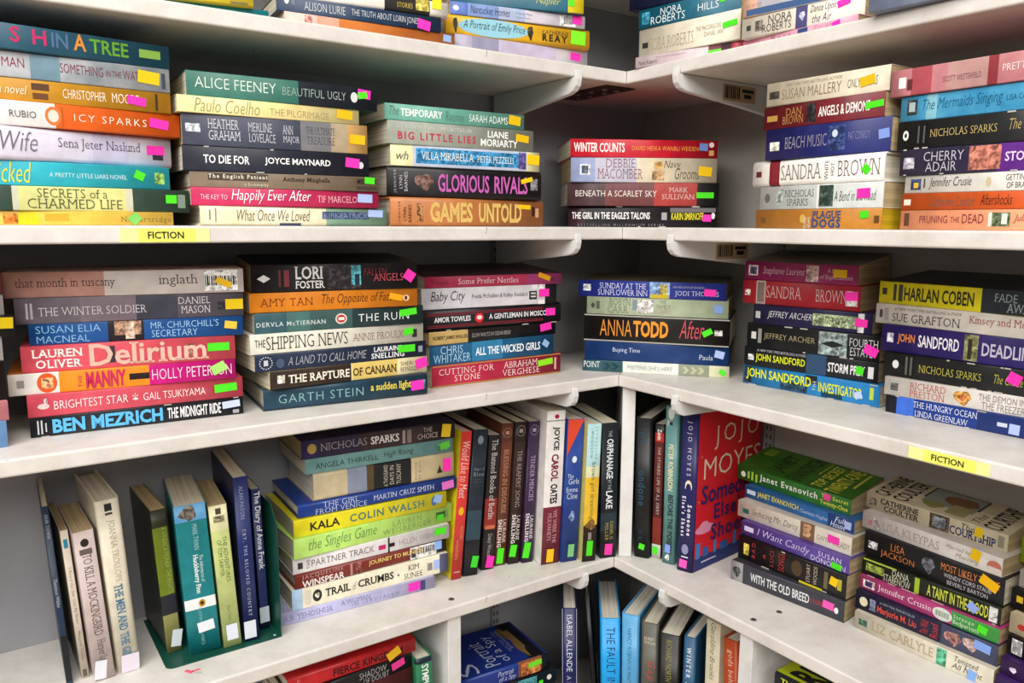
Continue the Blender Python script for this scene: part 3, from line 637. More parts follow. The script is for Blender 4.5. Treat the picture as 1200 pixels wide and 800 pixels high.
{'k': 'm', 'p': [330.3, -313.7, 1468.1], 'y': -45.17, 'n': 0.0, 's': 0, 'd': [171.5, 15.2, 104.9], 'c': '#c9531c', 'l': 'bright orange paperback with dark script, sixth in far right pile, upper shelf', 'g': 'books: far right pile, upper shelf', 'i': [(-83.7, -77.3, 0.3, 0.65, '#f0d8c8')], 't': [('Catherine Coulter', -58.9, -19.8, 0.2, 0.8, '#6a5a50', 'i'), ('Aftershocks', -15.5, 10.1, 0.25, 0.85, '#2a1814', 'i')]},
{'k': 'm', 'p': [330.3, -313.0, 1450.0], 'y': -45.36, 'n': 0.0, 's': 0, 'd': [171.7, 18.1, 104.9], 'c': '#ee9c74', 'l': 'peach paperback with maroon title, bottom in far right pile, upper shelf', 'g': 'books: far right pile, upper shelf', 'i': [(-7.4, -3.7, 0.2, 0.85, '#e6e0cc'), (-4.5, 10.0, 0.2, 0.85, '#5a6a4a'), (3.3, 7.9, 0.3, 0.8, '#d0d8d0'), (-82.2, -77.7, 0.2, 0.85, '#5a3a2c')], 't': [('PRUNING', -67.5, -42.3, 0.35, 0.72, '#7a2038', 's'), ('THE', -39.6, -31.5, 0.38, 0.64, '#7a2038', 's'), ('DEAD', -29.3, -11.2, 0.35, 0.78, '#7a2038', 's'), ('Julie', 13.0, 24.7, 0.35, 0.75, '#7a2038', 'i')]},
{'k': 't', 'p': [-583.0, -529.1, 1388.1], 'y': 60.01, 'n': 0.0, 's': 0, 'd': [200.0, 19.0, 120.0], 'c': '#7a4038', 'l': 'reddish brown paperback, topmost in pile cut by left frame edge', 'g': 'books: pile cut by left frame edge'},
{'k': 't', 'p': [-583.6, -529.9, 1369.5], 'y': 59.4, 'n': 0.0, 's': 0, 'd': [200.1, 18.6, 121.1], 'c': '#d8d8d6', 'l': 'white paperback, second in pile cut by left frame edge', 'g': 'books: pile cut by left frame edge'},
{'k': 'm', 'p': [-570.2, -517.2, 1351.5], 'y': 57.23, 'n': 0.0, 's': 0, 'd': [175.0, 18.0, 106.0], 'c': '#1c2220', 'l': 'black paperback with yellow sticker, third in pile cut by left frame edge', 'g': 'books: pile cut by left frame edge', 'q': [(80.9, 11.8, 10.4, 10.0, '#e0c400', 3)]},
{'k': 't', 'p': [-586.6, -533.9, 1329.1], 'y': 56.44, 'n': 0.0, 's': 0, 'd': [200.0, 22.4, 125.0], 'c': '#d8d6d8', 'l': 'white hardback, fourth in pile cut by left frame edge', 'g': 'books: pile cut by left frame edge'},
{'k': 't', 'p': [-586.9, -534.7, 1293.8], 'y': 55.01, 'n': 0.0, 's': 0, 'd': [200.1, 35.3, 128.0], 'c': '#181414', 'l': 'black thick paperback, fifth in pile cut by left frame edge', 'g': 'books: pile cut by left frame edge'},
{'k': 'm', 'p': [-578.0, -526.6, 1276.4], 'y': 52.55, 'n': 0.0, 's': 0, 'd': [175.0, 17.4, 106.0], 'c': '#e8929a', 'l': 'pink paperback, sixth in pile cut by left frame edge', 'g': 'books: pile cut by left frame edge'},
{'k': 'm', 'p': [-579.8, -528.8, 1252.3], 'y': 51.35, 'n': 0.0, 's': 0, 'd': [175.1, 24.1, 106.0], 'c': '#7fb0ea', 'l': 'sky blue paperback, bottom in pile cut by left frame edge', 'g': 'books: pile cut by left frame edge'},
{'k': 't', 'p': [-459.3, -368.6, 1382.5], 'y': 34.49, 'n': 0.0, 's': 0, 'd': [210.3, 24.0, 98.0], 'c': '#c9a096', 'l': 'dusty pink paperback with barcode label, topmost in leftmost full pile, middle shelf', 'g': 'books: leftmost full pile, middle shelf', 'b': [(-105.2, -22.3, '#bd8d80'), (-22.3, 105.2, '#d2cac4')], 'i': [(67.5, 99.4, 0.1, 0.95, '#e4e4e2'), (68.2, 98.3, 0.32, 0.72, '#2a2a2c', 'bars')], 't': [('that month in tuscany', -95.9, -12.7, 0.3, 0.75, '#3a2c2a', 'r'), ('inglath', 25.7, 61.7, 0.3, 0.8, '#2a2426', 'r')], 'q': [(85.9, 10.5, 15.3, 6.5, '#e8b800', 25)], 'm': '#c8b8b0'},
{'k': 't', 'p': [-456.6, -366.6, 1357.9], 'y': 36.19, 'n': 0.0, 's': 0, 'd': [202.1, 24.6, 101.6], 'c': '#5a545e', 'l': 'mauve grey paperback with white serif capitals, second in leftmost full pile, middle shelf', 'g': 'books: leftmost full pile, middle shelf', 'b': [(-101.0, -47.5, '#6a626c'), (-47.5, 0.8, '#7a6c76'), (0.8, 38.2, '#3c3e4c'), (38.2, 101.0, '#55505a')], 'i': [(-92.2, -90.3, 0.2, 0.8, '#b0a8b0'), (-88.6, -86.6, 0.2, 0.8, '#b0a8b0'), (75.9, 83.6, 0.3, 0.62, '#24222a')], 't': [('THE WINTER SOLDIER', -82.1, 10.3, 0.3, 0.62, '#d6d2d6', 'r'), ('DANIEL', 39.4, 69.0, 0.58, 0.86, '#d6d2d6', 'r'), ('MASON', 41.4, 69.0, 0.2, 0.5, '#d6d2d6', 'r')], 'q': [(92.1, 12.4, 17.2, 10.5, '#e0c000', 0)], 'm': '#4a4650'},
{'k': 't', 'p': [-453.1, -364.0, 1337.9], 'y': 36.26, 'n': 0.0, 's': 0, 'd': [191.1, 20.0, 103.9], 'c': '#1c5296', 'l': 'bright blue paperback with pale blue capitals, third in leftmost full pile, middle shelf', 'g': 'books: leftmost full pile, middle shelf', 'b': [(-29.5, 2.2, '#241c24')], 'i': [(-23.8, -0.2, 0.3, 0.98, '#a8816a'), (-14.4, -6.2, 0.1, 0.9, '#d8b8a0')], 't': [('SUSAN ELIA', -89.9, -35.7, 0.55, 0.9, '#8fc4ea', 's'), ('MACNEAL', -89.5, -45.5, 0.08, 0.42, '#8fc4ea', 's'), ("MR. CHURCHILL'S", 8.4, 71.7, 0.54, 0.88, '#9fc8ea', 's'), ('SECRETARY', 8.9, 51.3, 0.12, 0.46, '#9fc8ea', 's')], 'q': [(83.4, 11.0, 12.0, 7.7, '#e8c43a', 8)]},
{'k': 't', 'p': [-458.5, -370.2, 1312.8], 'y': 38.17, 'n': 0.0, 's': 0, 'd': [190.0, 25.1, 106.5], 'c': '#d6505e', 'l': 'coral pink paperback with large cut-out title, fourth in leftmost full pile, middle shelf', 'g': 'books: leftmost full pile, middle shelf', 'i': [(-22.9, -16.6, 0.2, 0.85, '#3a3038'), (48.2, 57.0, 0.25, 0.75, '#a86a66')], 't': [('LAUREN', -86.6, -44.1, 0.54, 0.86, '#f4e8e4', 'R'), ('OLIVER', -83.6, -45.0, 0.14, 0.46, '#f4e8e4', 'R'), ('Delirium', -38.9, 69.0, 0.1, 0.96, '#e7b8a6', 'R')], 'q': [(78.6, 14.0, 21.3, 8.3, '#4be01c', 0)]},
{'k': 't', 'p': [-462.8, -374.7, 1292.4], 'y': 38.77, 'n': 0.0, 's': 0, 'd': [201.1, 20.4, 107.7], 'c': '#e07a20', 'l': 'white orange and magenta striped paperback, fifth in leftmost full pile, middle shelf', 'g': 'books: leftmost full pile, middle shelf', 'b': [(-100.6, -59.4, '#e6e2da'), (-59.4, 18.5, '#e88a1c'), (18.5, 100.6, '#c8107a')], 'i': [(-77.7, -61.0, 0.05, 0.98, '#e0591c', 'oval'), (-74.0, -64.3, 0.25, 0.75, '#e9a070'), (0.6, 18.5, 0.35, 0.65, '#201818'), (-93.8, -87.9, 0.35, 0.7, '#8a8680')], 't': [('THE', -43.9, -40.3, 0.2, 0.75, '#c02060', 'v'), ('MANNY', -37.1, -2.5, 0.1, 0.9, '#c8205a', 'B'), ('HOLLY PETERSON', 21.0, 96.6, 0.25, 0.78, '#f4d0e0', 's')], 'q': [(84.0, 12.3, 14.6, 10.0, '#a4e070', -25)]},
{'k': 't', 'p': [-454.9, -367.5, 1271.1], 'y': 41.64, 'n': 0.0, 's': 0, 'd': [194.8, 21.3, 112.6], 'c': '#c94a5a', 'l': 'rose pink paperback with white line ornament, sixth in leftmost full pile, middle shelf', 'g': 'books: leftmost full pile, middle shelf', 'i': [(-89.3, -79.6, 0.35, 0.6, '#e8c4c0', 'oval'), (-84.0, -80.7, 0.45, 0.9, '#e8c4c0', 'star')], 't': [('BRIGHTEST STAR', -75.9, -12.5, 0.3, 0.68, '#f4e0de', 's'), ('*', -8.4, -3.4, 0.3, 0.7, '#f4e0de', 's'), ('GAIL TSUKIYAMA', 1.2, 59.9, 0.3, 0.66, '#f4e0de', 's')], 'q': [(80.0, 11.4, 22.4, 8.5, '#4be01c', -3)]},
{'k': 't', 'p': [-454.5, -367.7, 1252.3], 'y': 42.1, 'n': 0.0, 's': 0, 'd': [193.7, 18.9, 113.9], 'c': '#1a1c22', 'l': 'black paperback with large light blue name, bottom in leftmost full pile, middle shelf', 'g': 'books: leftmost full pile, middle shelf', 'i': [(-91.0, -89.7, 0.15, 0.85, '#c8c8cc'), (-88.0, -86.7, 0.15, 0.85, '#c8c8cc'), (-84.5, -83.4, 0.25, 0.7, '#c8c8cc'), (86.0, 92.3, 0.1, 0.3, '#a0a0a8'), (-88.5, -81.5, 0.0, 0.045, '#b8b4ac'), (87.0, 92.1, 0.95, 1.0, '#b8b4ac'), (19.3, 26.5, 0.95, 1.0, '#b8b4ac')], 't': [('BEN MEZRICH', -78.6, 17.8, 0.14, 0.86, '#5ab4ea', 'B'), ('THE MIDNIGHT RIDE', 22.3, 74.1, 0.2, 0.8, '#f0f0f0', 'b')], 'q': [(84.5, 12.0, 17.8, 7.4, '#c4d0f4', -4)]},
{'k': 'm', 'p': [-300.1, -236.0, 1379.4], 'y': 36.93, 'n': 0.0, 's': 0, 'd': [184.6, 29.8, 106.0], 'c': '#171416', 'l': 'thick black paperback with white name, topmost in second full pile, middle shelf', 'g': 'books: second full pile, middle shelf', 'i': [(-86.2, -72.3, 0.36, 0.64, '#dcdcdc', 'diamond'), (-11.9, 25.9, 0.06, 0.94, '#241f22'), (15.0, 25.9, 0.2, 0.92, '#4aa0b0'), (19.0, 24.3, 0.2, 0.6, '#1c3038'), (-63.8, -61.6, 0.2, 0.8, '#6a2c34'), (-58.2, -52.7, 0.2, 0.8, '#7a343c')], 't': [('LORI', -47.1, -16.3, 0.45, 0.92, '#e8e6e6', 'R'), ('FOSTER', -46.6, -14.5, 0.12, 0.4, '#e8e6e6', 'R'), ('FALLEN', 28.9, 56.3, 0.55, 0.8, '#7a2c34', 'r'), ('ANGELS', 39.9, 75.0, 0.32, 0.6, '#c05060', 'r')], 'q': [(82.6, 14.8, 11.9, 11.8, '#ff2fb4', 35)], 'u': '#0c0a0c', 'w': 0.007},
{'k': 't', 'p': [-300.8, -237.1, 1358.6], 'y': 39.13, 'n': 0.0, 's': 0, 'd': [188.8, 20.8, 122.7], 'c': '#d98018', 'l': 'orange paperback with brown capitals and black script, second in second full pile, middle shelf', 'g': 'books: second full pile, middle shelf', 'i': [(76.7, 84.5, 0.3, 0.65, '#e8c8a0', 'oval'), (78.7, 82.2, 0.35, 0.6, '#5a2c14', 'oval')], 't': [('AMY TAN', -83.6, -27.2, 0.32, 0.7, '#7a2c14', 'r'), ('The Opposite of Fate', -17.4, 63.9, 0.2, 0.85, '#4a1e10', 'i')], 'q': [(68.2, 11.4, 15.9, 7.0, '#f0a800', 12)]},
{'k': 't', 'p': [-296.0, -233.1, 1337.0], 'y': 41.94, 'n': 0.0, 's': 0, 'd': [194.7, 21.5, 129.5], 'c': '#2c4c50', 'l': 'misty dark teal paperback, third in second full pile, middle shelf', 'g': 'books: second full pile, middle shelf', 'b': [(-97.3, -63.2, '#335860'), (-63.2, -37.7, '#46706c'), (-37.7, 10.4, '#3c5a58'), (10.4, 97.3, '#22383a')], 'i': [(-9.4, 4.1, 0.25, 0.8, '#e0d8d0', 'oval'), (-7.8, 2.5, 0.32, 0.73, '#c03028', 'oval'), (-5.9, 0.8, 0.45, 0.6, '#f0e8e0')], 't': [('DERVLA McTIERNAN', -95.3, -20.6, 0.32, 0.55, '#c8d4d4', 'b'), ('THE RUIN', 17.3, 79.1, 0.3, 0.7, '#e2eaea', 's')], 'q': [(78.2, 14.5, 21.4, 7.7, '#4be01c', -6)], 'm': '#24403f'},
{'k': 't', 'p': [-297.5, -235.0, 1315.5], 'y': 44.18, 'n': 0.0, 's': 0, 'd': [202.6, 21.5, 131.7], 'c': '#d9d6c8', 'l': 'white paperback with tall black and grey capitals, fourth in second full pile, middle shelf', 'g': 'books: second full pile, middle shelf', 'i': [(87.1, 93.2, 0.25, 0.7, '#2c2a28')], 't': [('THE', -96.7, -85.6, 0.35, 0.72, '#2a2826', 's'), ('SHIPPING NEWS', -84.6, 6.7, 0.2, 0.85, '#2a2826', 'r'), ('ANNIE PROULX', 12.8, 75.8, 0.3, 0.68, '#8a6a60', 'r')], 'q': [(81.9, 12.7, 12.2, 7.8, '#4be01c', -10)]},
{'k': 't', 'p': [-294.4, -232.7, 1296.9], 'y': 44.98, 'n': 0.0, 's': 0, 'd': [203.3, 18.6, 132.2], 'c': '#1c2840', 'l': 'navy paperback with dotted circle ornament, fifth in second full pile, middle shelf', 'g': 'books: second full pile, middle shelf', 'i': [(-97.7, -82.3, 0.1, 0.9, '#c8ccd4', 'dots'), (-79.0, -70.1, 0.15, 0.7, '#46566e', 'oval'), (91.1, 96.8, 0.3, 0.7, '#8a90a0')], 't': [('A LAND TO CALL HOME', -66.3, 24.9, 0.25, 0.75, '#a8aab0', 'i'), ('LAURAINE', 33.6, 69.4, 0.56, 0.86, '#eceef0', 'R'), ('SNELLING', 30.7, 72.5, 0.14, 0.48, '#eceef0', 'R')], 'q': [(75.6, 11.4, 22.1, 8.4, '#4be01c', 0)]},
{'k': 't', 'p': [-288.4, -227.6, 1277.2], 'y': 45.51, 'n': 0.0, 's': 0, 'd': [189.6, 19.7, 123.2], 'c': '#dcc06c', 'l': 'cream and brown paperback, sixth in second full pile, middle shelf', 'g': 'books: second full pile, middle shelf', 'b': [(-94.8, -2.2, '#2e1f16'), (-2.2, -0.8, '#e8dcae'), (55.8, 94.8, '#e8dcb0')], 'i': [(-86.8, -78.6, 0.3, 0.75, '#dcd4c4')], 't': [('THE RAPTURE', -74.7, -4.2, 0.25, 0.72, '#f0e8d8', 'R'), ('OF CANAAN', -0.2, 54.6, 0.25, 0.72, '#3a2c1c', 'R'), ('SHERI', 59.8, 76.2, 0.56, 0.8, '#3a2c1c', 's'), ('REYNOLDS', 59.8, 83.1, 0.2, 0.46, '#3a2c1c', 's')], 'q': [(87.2, 11.8, 15.2, 11.9, '#ff2fb4', -15)]},
{'k': 'h', 'p': [-291.2, -232.4, 1252.3], 'y': 39.4, 'n': 0.0, 's': 0, 'd': [189.6, 24.9, 129.0], 'c': '#17384a', 'l': 'dark blue-green hardback, bottom in second full pile, middle shelf', 'g': 'books: second full pile, middle shelf', 'i': [(83.1, 92.1, 0.3, 0.75, '#5a7484')], 't': [('GARTH STEIN', -79.0, 16.2, 0.3, 0.68, '#7fa8a8', 's'), ('a sudden light', 24.8, 74.2, 0.34, 0.8, '#d8c84a', 'R')], 'q': [(81.6, 12.8, 15.4, 11.3, '#ff2fb4', -4)]},
{'k': 't', 'p': [-155.4, -69.3, 1374.7], 'y': 39.39, 'n': 0.0, 's': 0, 'd': [197.7, 14.2, 110.5], 'c': '#a82a4c', 'l': 'crimson and magenta paperback with white serif title, topmost in pile left of corner, middle shelf', 'g': 'books: pile left of corner, middle shelf', 'b': [(45.0, 98.8, '#a0386c')], 'i': [(80.8, 89.4, 0.25, 0.6, '#5a2448', 'oval')], 't': [('Tanizaki', -90.7, -67.6, 0.3, 0.65, '#5a1a2c', 's'), ('Some Prefer Nettles', -53.7, 32.2, 0.28, 0.78, '#f2d8de', 'r')], 'q': [(71.6, 10.2, 18.8, 6.4, '#e0a000', 20)], 'u': '#3a2226', 'w': 0.009},
{'k': 't', 'p': [-159.8, -73.8, 1348.7], 'y': 41.04, 'n': 0.0, 's': 0, 'd': [197.4, 26.0, 112.3], 'c': '#cfccd2', 'l': 'white paperback with script and black right end, second in pile left of corner, middle shelf', 'g': 'books: pile left of corner, middle shelf', 'b': [(80.5, 98.7, '#141214')], 'i': [(55.7, 67.7, 0.25, 0.68, '#141214'), (58.2, 65.8, 0.52, 0.6, '#d8d6d8'), (58.2, 65.8, 0.36, 0.44, '#d8d6d8'), (59.5, 68.3, 0.78, 1.0, '#f0eef0'), (69.6, 79.8, 0.6, 1.0, '#f0eef0'), (69.6, 79.8, 0.0, 0.2, '#f0eef0')], 't': [('Baby City', -86.5, -39.2, 0.25, 0.85, '#1e1c1e', 'i'), ('Freida McFadden & Kelley Stoddard', -29.2, 52.6, 0.38, 0.66, '#242226', 's')], 'q': [(78.5, 14.8, 16.1, 10.2, '#ff2fb4', 0)]},
{'k': 'h', 'p': [-155.2, -69.8, 1322.2], 'y': 43.84, 'n': 0.0, 's': 0, 'd': [207.9, 26.6, 117.4], 'c': '#17161c', 'l': 'black paperback with deco capitals and red lines, third in pile left of corner, middle shelf', 'g': 'books: pile left of corner, middle shelf', 'i': [(-31.9, -19.0, 0.28, 0.74, '#d83030', 'oval'), (-29.2, -21.4, 0.42, 0.62, '#f0e0dc', 'oval'), (-99.4, 73.9, 0.8, 0.825, '#a82838'), (-99.4, 73.9, 0.72, 0.74, '#a82838'), (-99.4, 73.9, 0.16, 0.185, '#a82838'), (-99.4, 73.9, 0.24, 0.26, '#a82838'), (87.2, 95.9, 0.0, 0.045, '#b8b4ac'), (-73.6, -66.6, 0.0, 0.045, '#b8b4ac'), (39.8, 50.2, 0.0, 0.045, '#b8b4ac')], 't': [('AMOR TOWLES', -90.5, -38.7, 0.4, 0.65, '#ecebee', 'b'), ('A GENTLEMAN IN MOSCOW', -11.4, 87.4, 0.4, 0.66, '#ecebee', 'b')], 'q': [(85.7, 14.9, 15.6, 9.9, '#ff2fb4', 0)]},
{'k': 'm', 'p': [-155.7, -71.2, 1305.6], 'y': 45.7, 'n': 0.0, 's': 0, 'd': [197.1, 16.5, 106.0], 'c': '#1a1818', 'l': 'thin black paperback with gold left third, fourth in pile left of corner, middle shelf', 'g': 'books: pile left of corner, middle shelf', 'b': [(-98.5, -42.2, '#b89a5c')], 't': [('ROBERT JAMES WALLER', -92.5, -42.8, 0.3, 0.66, '#3a2c18', 'b'), ('SLOW WALTZ IN CEDAR BEND', -36.1, 23.5, 0.36, 0.66, '#b0aca8', 's')], 'q': [(81.4, 11.2, 18.7, 9.9, '#ff2fb4', -8)]},
{'k': 't', 'p': [-156.7, -72.5, 1279.6], 'y': 43.66, 'n': 0.0, 's': 0, 'd': [188.3, 26.1, 118.4], 'c': '#1f5f8a', 'l': 'marbled blue paperback with white capitals, fifth in pile left of corner, middle shelf', 'g': 'books: pile left of corner, middle shelf', 'b': [(-33.9, 11.9, '#2a7aa4')], 't': [('CHRIS', -79.0, -47.2, 0.52, 0.9, '#a8d0e4', 's'), ('WHITAKER', -88.8, -36.3, 0.1, 0.5, '#a8d0e4', 's'), ('ALL THE WICKED GIRLS', -28.8, 72.0, 0.3, 0.7, '#f0f6f8', 'b')], 'q': [(81.0, 15.2, 10.1, 8.3, '#8fb4e0', 35)], 'm': '#184a70'},
{'k': 't', 'p': [-151.0, -67.6, 1252.3], 'y': 44.31, 'n': 0.0, 's': 0, 'd': [199.1, 27.3, 119.4], 'c': '#a81c3a', 'l': 'crimson paperback with gold border and white capitals, bottom in pile left of corner, middle shelf', 'g': 'books: pile left of corner, middle shelf', 'i': [(-98.9, 99.1, 0.93, 0.985, '#b08040'), (-98.9, 99.1, 0.015, 0.07, '#b08040'), (88.7, 92.1, 0.2, 0.8, '#d8a0a0')], 't': [('CUTTING FOR', -89.8, -8.9, 0.54, 0.82, '#f0d8d4', 'r'), ('STONE', -67.8, -29.9, 0.2, 0.48, '#f0d8d4', 'r'), ('ABRAHAM', 5.8, 60.4, 0.54, 0.84, '#f0d8d4', 'r'), ('VERGHESE', 3.6, 63.7, 0.16, 0.46, '#f0d8d4', 'r')], 'q': [(73.5, 17.0, 24.6, 8.3, '#8fe01c', -5)]},
{'k': 'm', 'p': [38.3, 15.5, 1355.4], 'y': -9.06, 'n': 0.0, 's': 0, 'd': [197.9, 22.5, 106.0], 'c': '#26348a', 'l': 'indigo paperback with sunflower cottage picture, topmost in corner pile, middle shelf', 'g': 'books: corner pile, middle shelf', 'i': [(-0.9, 25.9, 0.02, 0.98, '#7a9ad0'), (11.9, 23.4, 0.1, 0.85, '#a89858'), (0.4, 24.7, 0.02, 0.25, '#c8b020'), (-92.2, -81.4, 0.35, 0.75, '#c8d0d8')], 't': [('SUNDAY AT THE', -69.2, -5.5, 0.52, 0.86, '#d4d6ee', 'r'), ('SUNFLOWER INN', -71.4, -3.5, 0.12, 0.46, '#d4d6ee', 'r'), ('JODI THOMAS', 33.0, 89.7, 0.14, 0.5, '#d4d6ee', 'r'), ('AND HER HOMETOWN FAVORITES', 30.2, 70.9, 0.66, 0.78, '#b8bce0', 's')], 'q': [(78.6, 10.0, 15.2, 9.1, '#ff2fb4', 3)], 'u': '#4a4430', 'w': 0.003},
{'k': 'm', 'p': [46.3, 15.3, 1331.3], 'y': -8.54, 'n': 0.0, 's': 0, 'd': [189.2, 24.2, 106.0], 'c': '#a9b598', 'l': 'pale mint paperback with faded grey lettering, second in corner pile, middle shelf', 'g': 'books: corner pile, middle shelf', 'i': [(-31.6, -25.1, 0.3, 0.9, '#7a8a90'), (-25.1, -3.1, 0.15, 0.9, '#c6c0bc'), (-88.8, -83.4, 0.35, 0.65, '#3a4438', 'oval'), (-81.5, -76.7, 0.3, 0.75, '#4a5448')], 't': [('ROBYN', -63.3, -34.2, 0.55, 0.95, '#6a7a66', 'r'), ('CARR', -65.5, -36.9, 0.12, 0.5, '#6a7a66', 'r'), ('THE', 4.6, 13.6, 0.72, 0.92, '#7a7a66', 's'), ('FAMILY', 1.6, 19.9, 0.42, 0.66, '#7a7a66', 's'), ('GATHERING', -3.1, 21.2, 0.15, 0.38, '#b09a90', 's')], 'q': [(82.0, 12.7, 11.2, 10.6, '#7fa0dc', 2)]},
{'k': 't', 'p': [46.0, 15.1, 1293.8], 'y': -8.91, 'n': 0.0, 's': 0, 'd': [196.3, 37.5, 127.6], 'c': '#171412', 'l': 'thick black paperback with orange capitals, third in corner pile, middle shelf', 'g': 'books: corner pile, middle shelf', 'i': [(-97.6, 97.3, 0.94, 0.985, '#a8a49c'), (-97.6, 97.3, 0.015, 0.06, '#a8a49c'), (78.4, 88.7, 0.4, 0.6, '#b8b4b0')], 't': [('ANNA', -75.3, -31.3, 0.22, 0.82, '#d88a28', 's'), ('TODD', -29.2, 18.2, 0.22, 0.82, '#e0902a', 'B'), ('After', 32.7, 65.3, 0.25, 0.9, '#c8505a', 'i')], 'q': [(69.3, 18.6, 13.3, 7.7, '#4be01c', -28)]},
{'k': 't', 'p': [47.7, 14.9, 1267.9], 'y': -5.37, 'n': 0.0, 's': 0, 'd': [192.9, 25.9, 125.4], 'c': '#17366a', 'l': 'plain navy paperback with small white title, fourth in corner pile, middle shelf', 'g': 'books: corner pile, middle shelf', 't': [('Buying Time', -57.8, -20.6, 0.42, 0.72, '#d0d8e8', 's'), ('Paula', 58.4, 75.8, 0.28, 0.54, '#d0d8e8', 's')], 'q': [(84.1, 15.4, 12.3, 9.8, '#a8bcea', 12)]},
{'k': 't', 'p': [46.9, 14.3, 1252.3], 'y': -4.81, 'n': 0.0, 's': 0, 'd': [196.8, 15.6, 127.9], 'c': '#2c5560', 'l': 'thin teal and cream paperback with chevron arrows, bottom in corner pile, middle shelf', 'g': 'books: corner pile, middle shelf', 'b': [(-71.8, -42.7, '#1f4a54'), (-42.7, 32.2, '#dcdcd2'), (32.2, 72.4, '#8a917a'), (72.4, 98.4, '#d6d2b0')], 'i': [(-69.2, -59.9, 0.2, 0.8, '#16343c', 'chev'), (-58.6, -48.0, 0.2, 0.8, '#16343c', 'chev'), (37.3, 46.1, 0.2, 0.8, '#b8b898', 'chev'), (47.4, 56.2, 0.2, 0.8, '#b8b898', 'chev'), (57.4, 66.2, 0.2, 0.8, '#b8b898', 'chev')], 't': [('POINT', -96.4, -74.5, 0.35, 0.9, '#e8ecec', 's'), ("PRETEND SHE'S HERE", -36.2, 24.1, 0.35, 0.7, '#8a9a98', 's')], 'q': [(89.6, 7.2, 8.9, 6.7, '#4be01c', 35)]},
{'k': 'm', 'p': [214.1, -62.0, 1385.5], 'y': -36.71, 'n': 0.0, 's': 0, 'd': [144.1, 23.1, 89.5], 'c': '#8e2058', 'l': 'magenta paperback with curling pages, topmost in pile right of corner, middle shelf', 'g': 'books: pile right of corner, middle shelf', 'i': [(-67.1, -54.0, 0.25, 0.8, '#e0d8c8'), (-65.1, -56.0, 0.32, 0.72, '#4a4a78'), (9.2, 24.6, 0.08, 0.92, '#b89a98')], 't': [('Stephanie Laurens', -47.0, 7.1, 0.25, 0.75, '#d8b8c4', 'i'), ('A Lady', 35.1, 50.5, 0.52, 0.8, '#d8b8c4', 'i'), ('of Expectations', 26.6, 65.4, 0.18, 0.48, '#d8b8c4', 'i')], 'q': [(50.5, 13.1, 16.0, 9.2, '#e0b400', 0)], 'u': '#6a6258', 'w': 0.012},
{'k': 'm', 'p': [214.8, -63.6, 1355.9], 'y': -35.84, 'n': 0.0, 's': 0, 'd': [148.1, 29.5, 88.5], 'c': '#9c1624', 'l': 'red paperback with grey serif capitals, second in pile right of corner, middle shelf', 'g': 'books: pile right of corner, middle shelf', 'b': [(-55.8, -43.1, '#b8a098')], 'i': [(-53.9, -45.0, 0.1, 0.92, '#3a2a2c', 'bars'), (-71.1, -63.6, 0.35, 0.6, '#d8c0b8'), (57.5, 71.0, 0.2, 0.78, '#e0dcdc')], 't': [('SANDRA', -41.8, 4.0, 0.3, 0.8, '#c8a8a4', 'r'), ('BROWN', 21.2, 58.9, 0.28, 0.78, '#c8a8a4', 'r')], 'q': [(63.7, 17.3, 15.0, 10.2, '#ff2fb4', -3)]},
{'k': 'm', 'p': [226.9, -76.8, 1331.6], 'y': -35.03, 'n': 0.0, 's': 0, 'd': [146.0, 24.3, 88.5], 'c': '#211c44', 'l': 'dark indigo paperback with pale green title strip, third in pile right of corner, middle shelf', 'g': 'books: pile right of corner, middle shelf', 'i': [(3.4, 55.3, 0.2, 0.78, '#a8b890'), (56.6, 63.7, 0.05, 0.95, '#d8d8dc'), (-69.8, -63.5, 0.3, 0.65, '#b8bcb8')], 't': [('JEFFREY ARCHER', -54.0, 2.3, 0.3, 0.72, '#dcdce4', 'i'), ('A MATTER OF HONOUR', 5.1, 60.6, 0.3, 0.66, '#2c3024', 'i')], 'q': [(60.6, 12.5, 14.1, 9.1, '#ff2fb4', 4)]},
{'k': 'm', 'p': [227.7, -78.3, 1301.7], 'y': -36.59, 'n': 0.0, 's': 0, 'd': [165.0, 29.9, 89.6], 'c': '#141416', 'l': 'black paperback with grey lighthouse-like photo panel, fourth in pile right of corner, middle shelf', 'g': 'books: pile right of corner, middle shelf', 'i': [(11.5, 45.2, 0.05, 0.95, '#8a9a98'), (13.5, 43.0, 0.35, 0.62, '#1c2224', 'diamond'), (-76.4, -69.9, 0.35, 0.65, '#d0d0cc'), (-67.3, -62.4, 0.2, 0.8, '#8a8a84'), (37.5, 46.5, 0.0, 0.045, '#b8b4ac'), (-32.3, -22.2, 0.95, 1.0, '#b8b4ac'), (-12.5, -2.9, 0.95, 1.0, '#b8b4ac'), (49.6, 53.9, 0.0, 0.045, '#b8b4ac'), (-7.2, -3.7, 0.0, 0.045, '#b8b4ac')], 't': [('JEFFREY ARCHER', -58.9, 7.2, 0.35, 0.65, '#a89a78', 's'), ('FOURTH', 48.5, 80.5, 0.5, 0.82, '#d0d0d4', 's'), ('ESTATE', 49.8, 75.1, 0.14, 0.46, '#d0d0d4', 's')], 'q': [(73.2, 12.2, 15.6, 10.6, '#ff2fb4', 22)]},
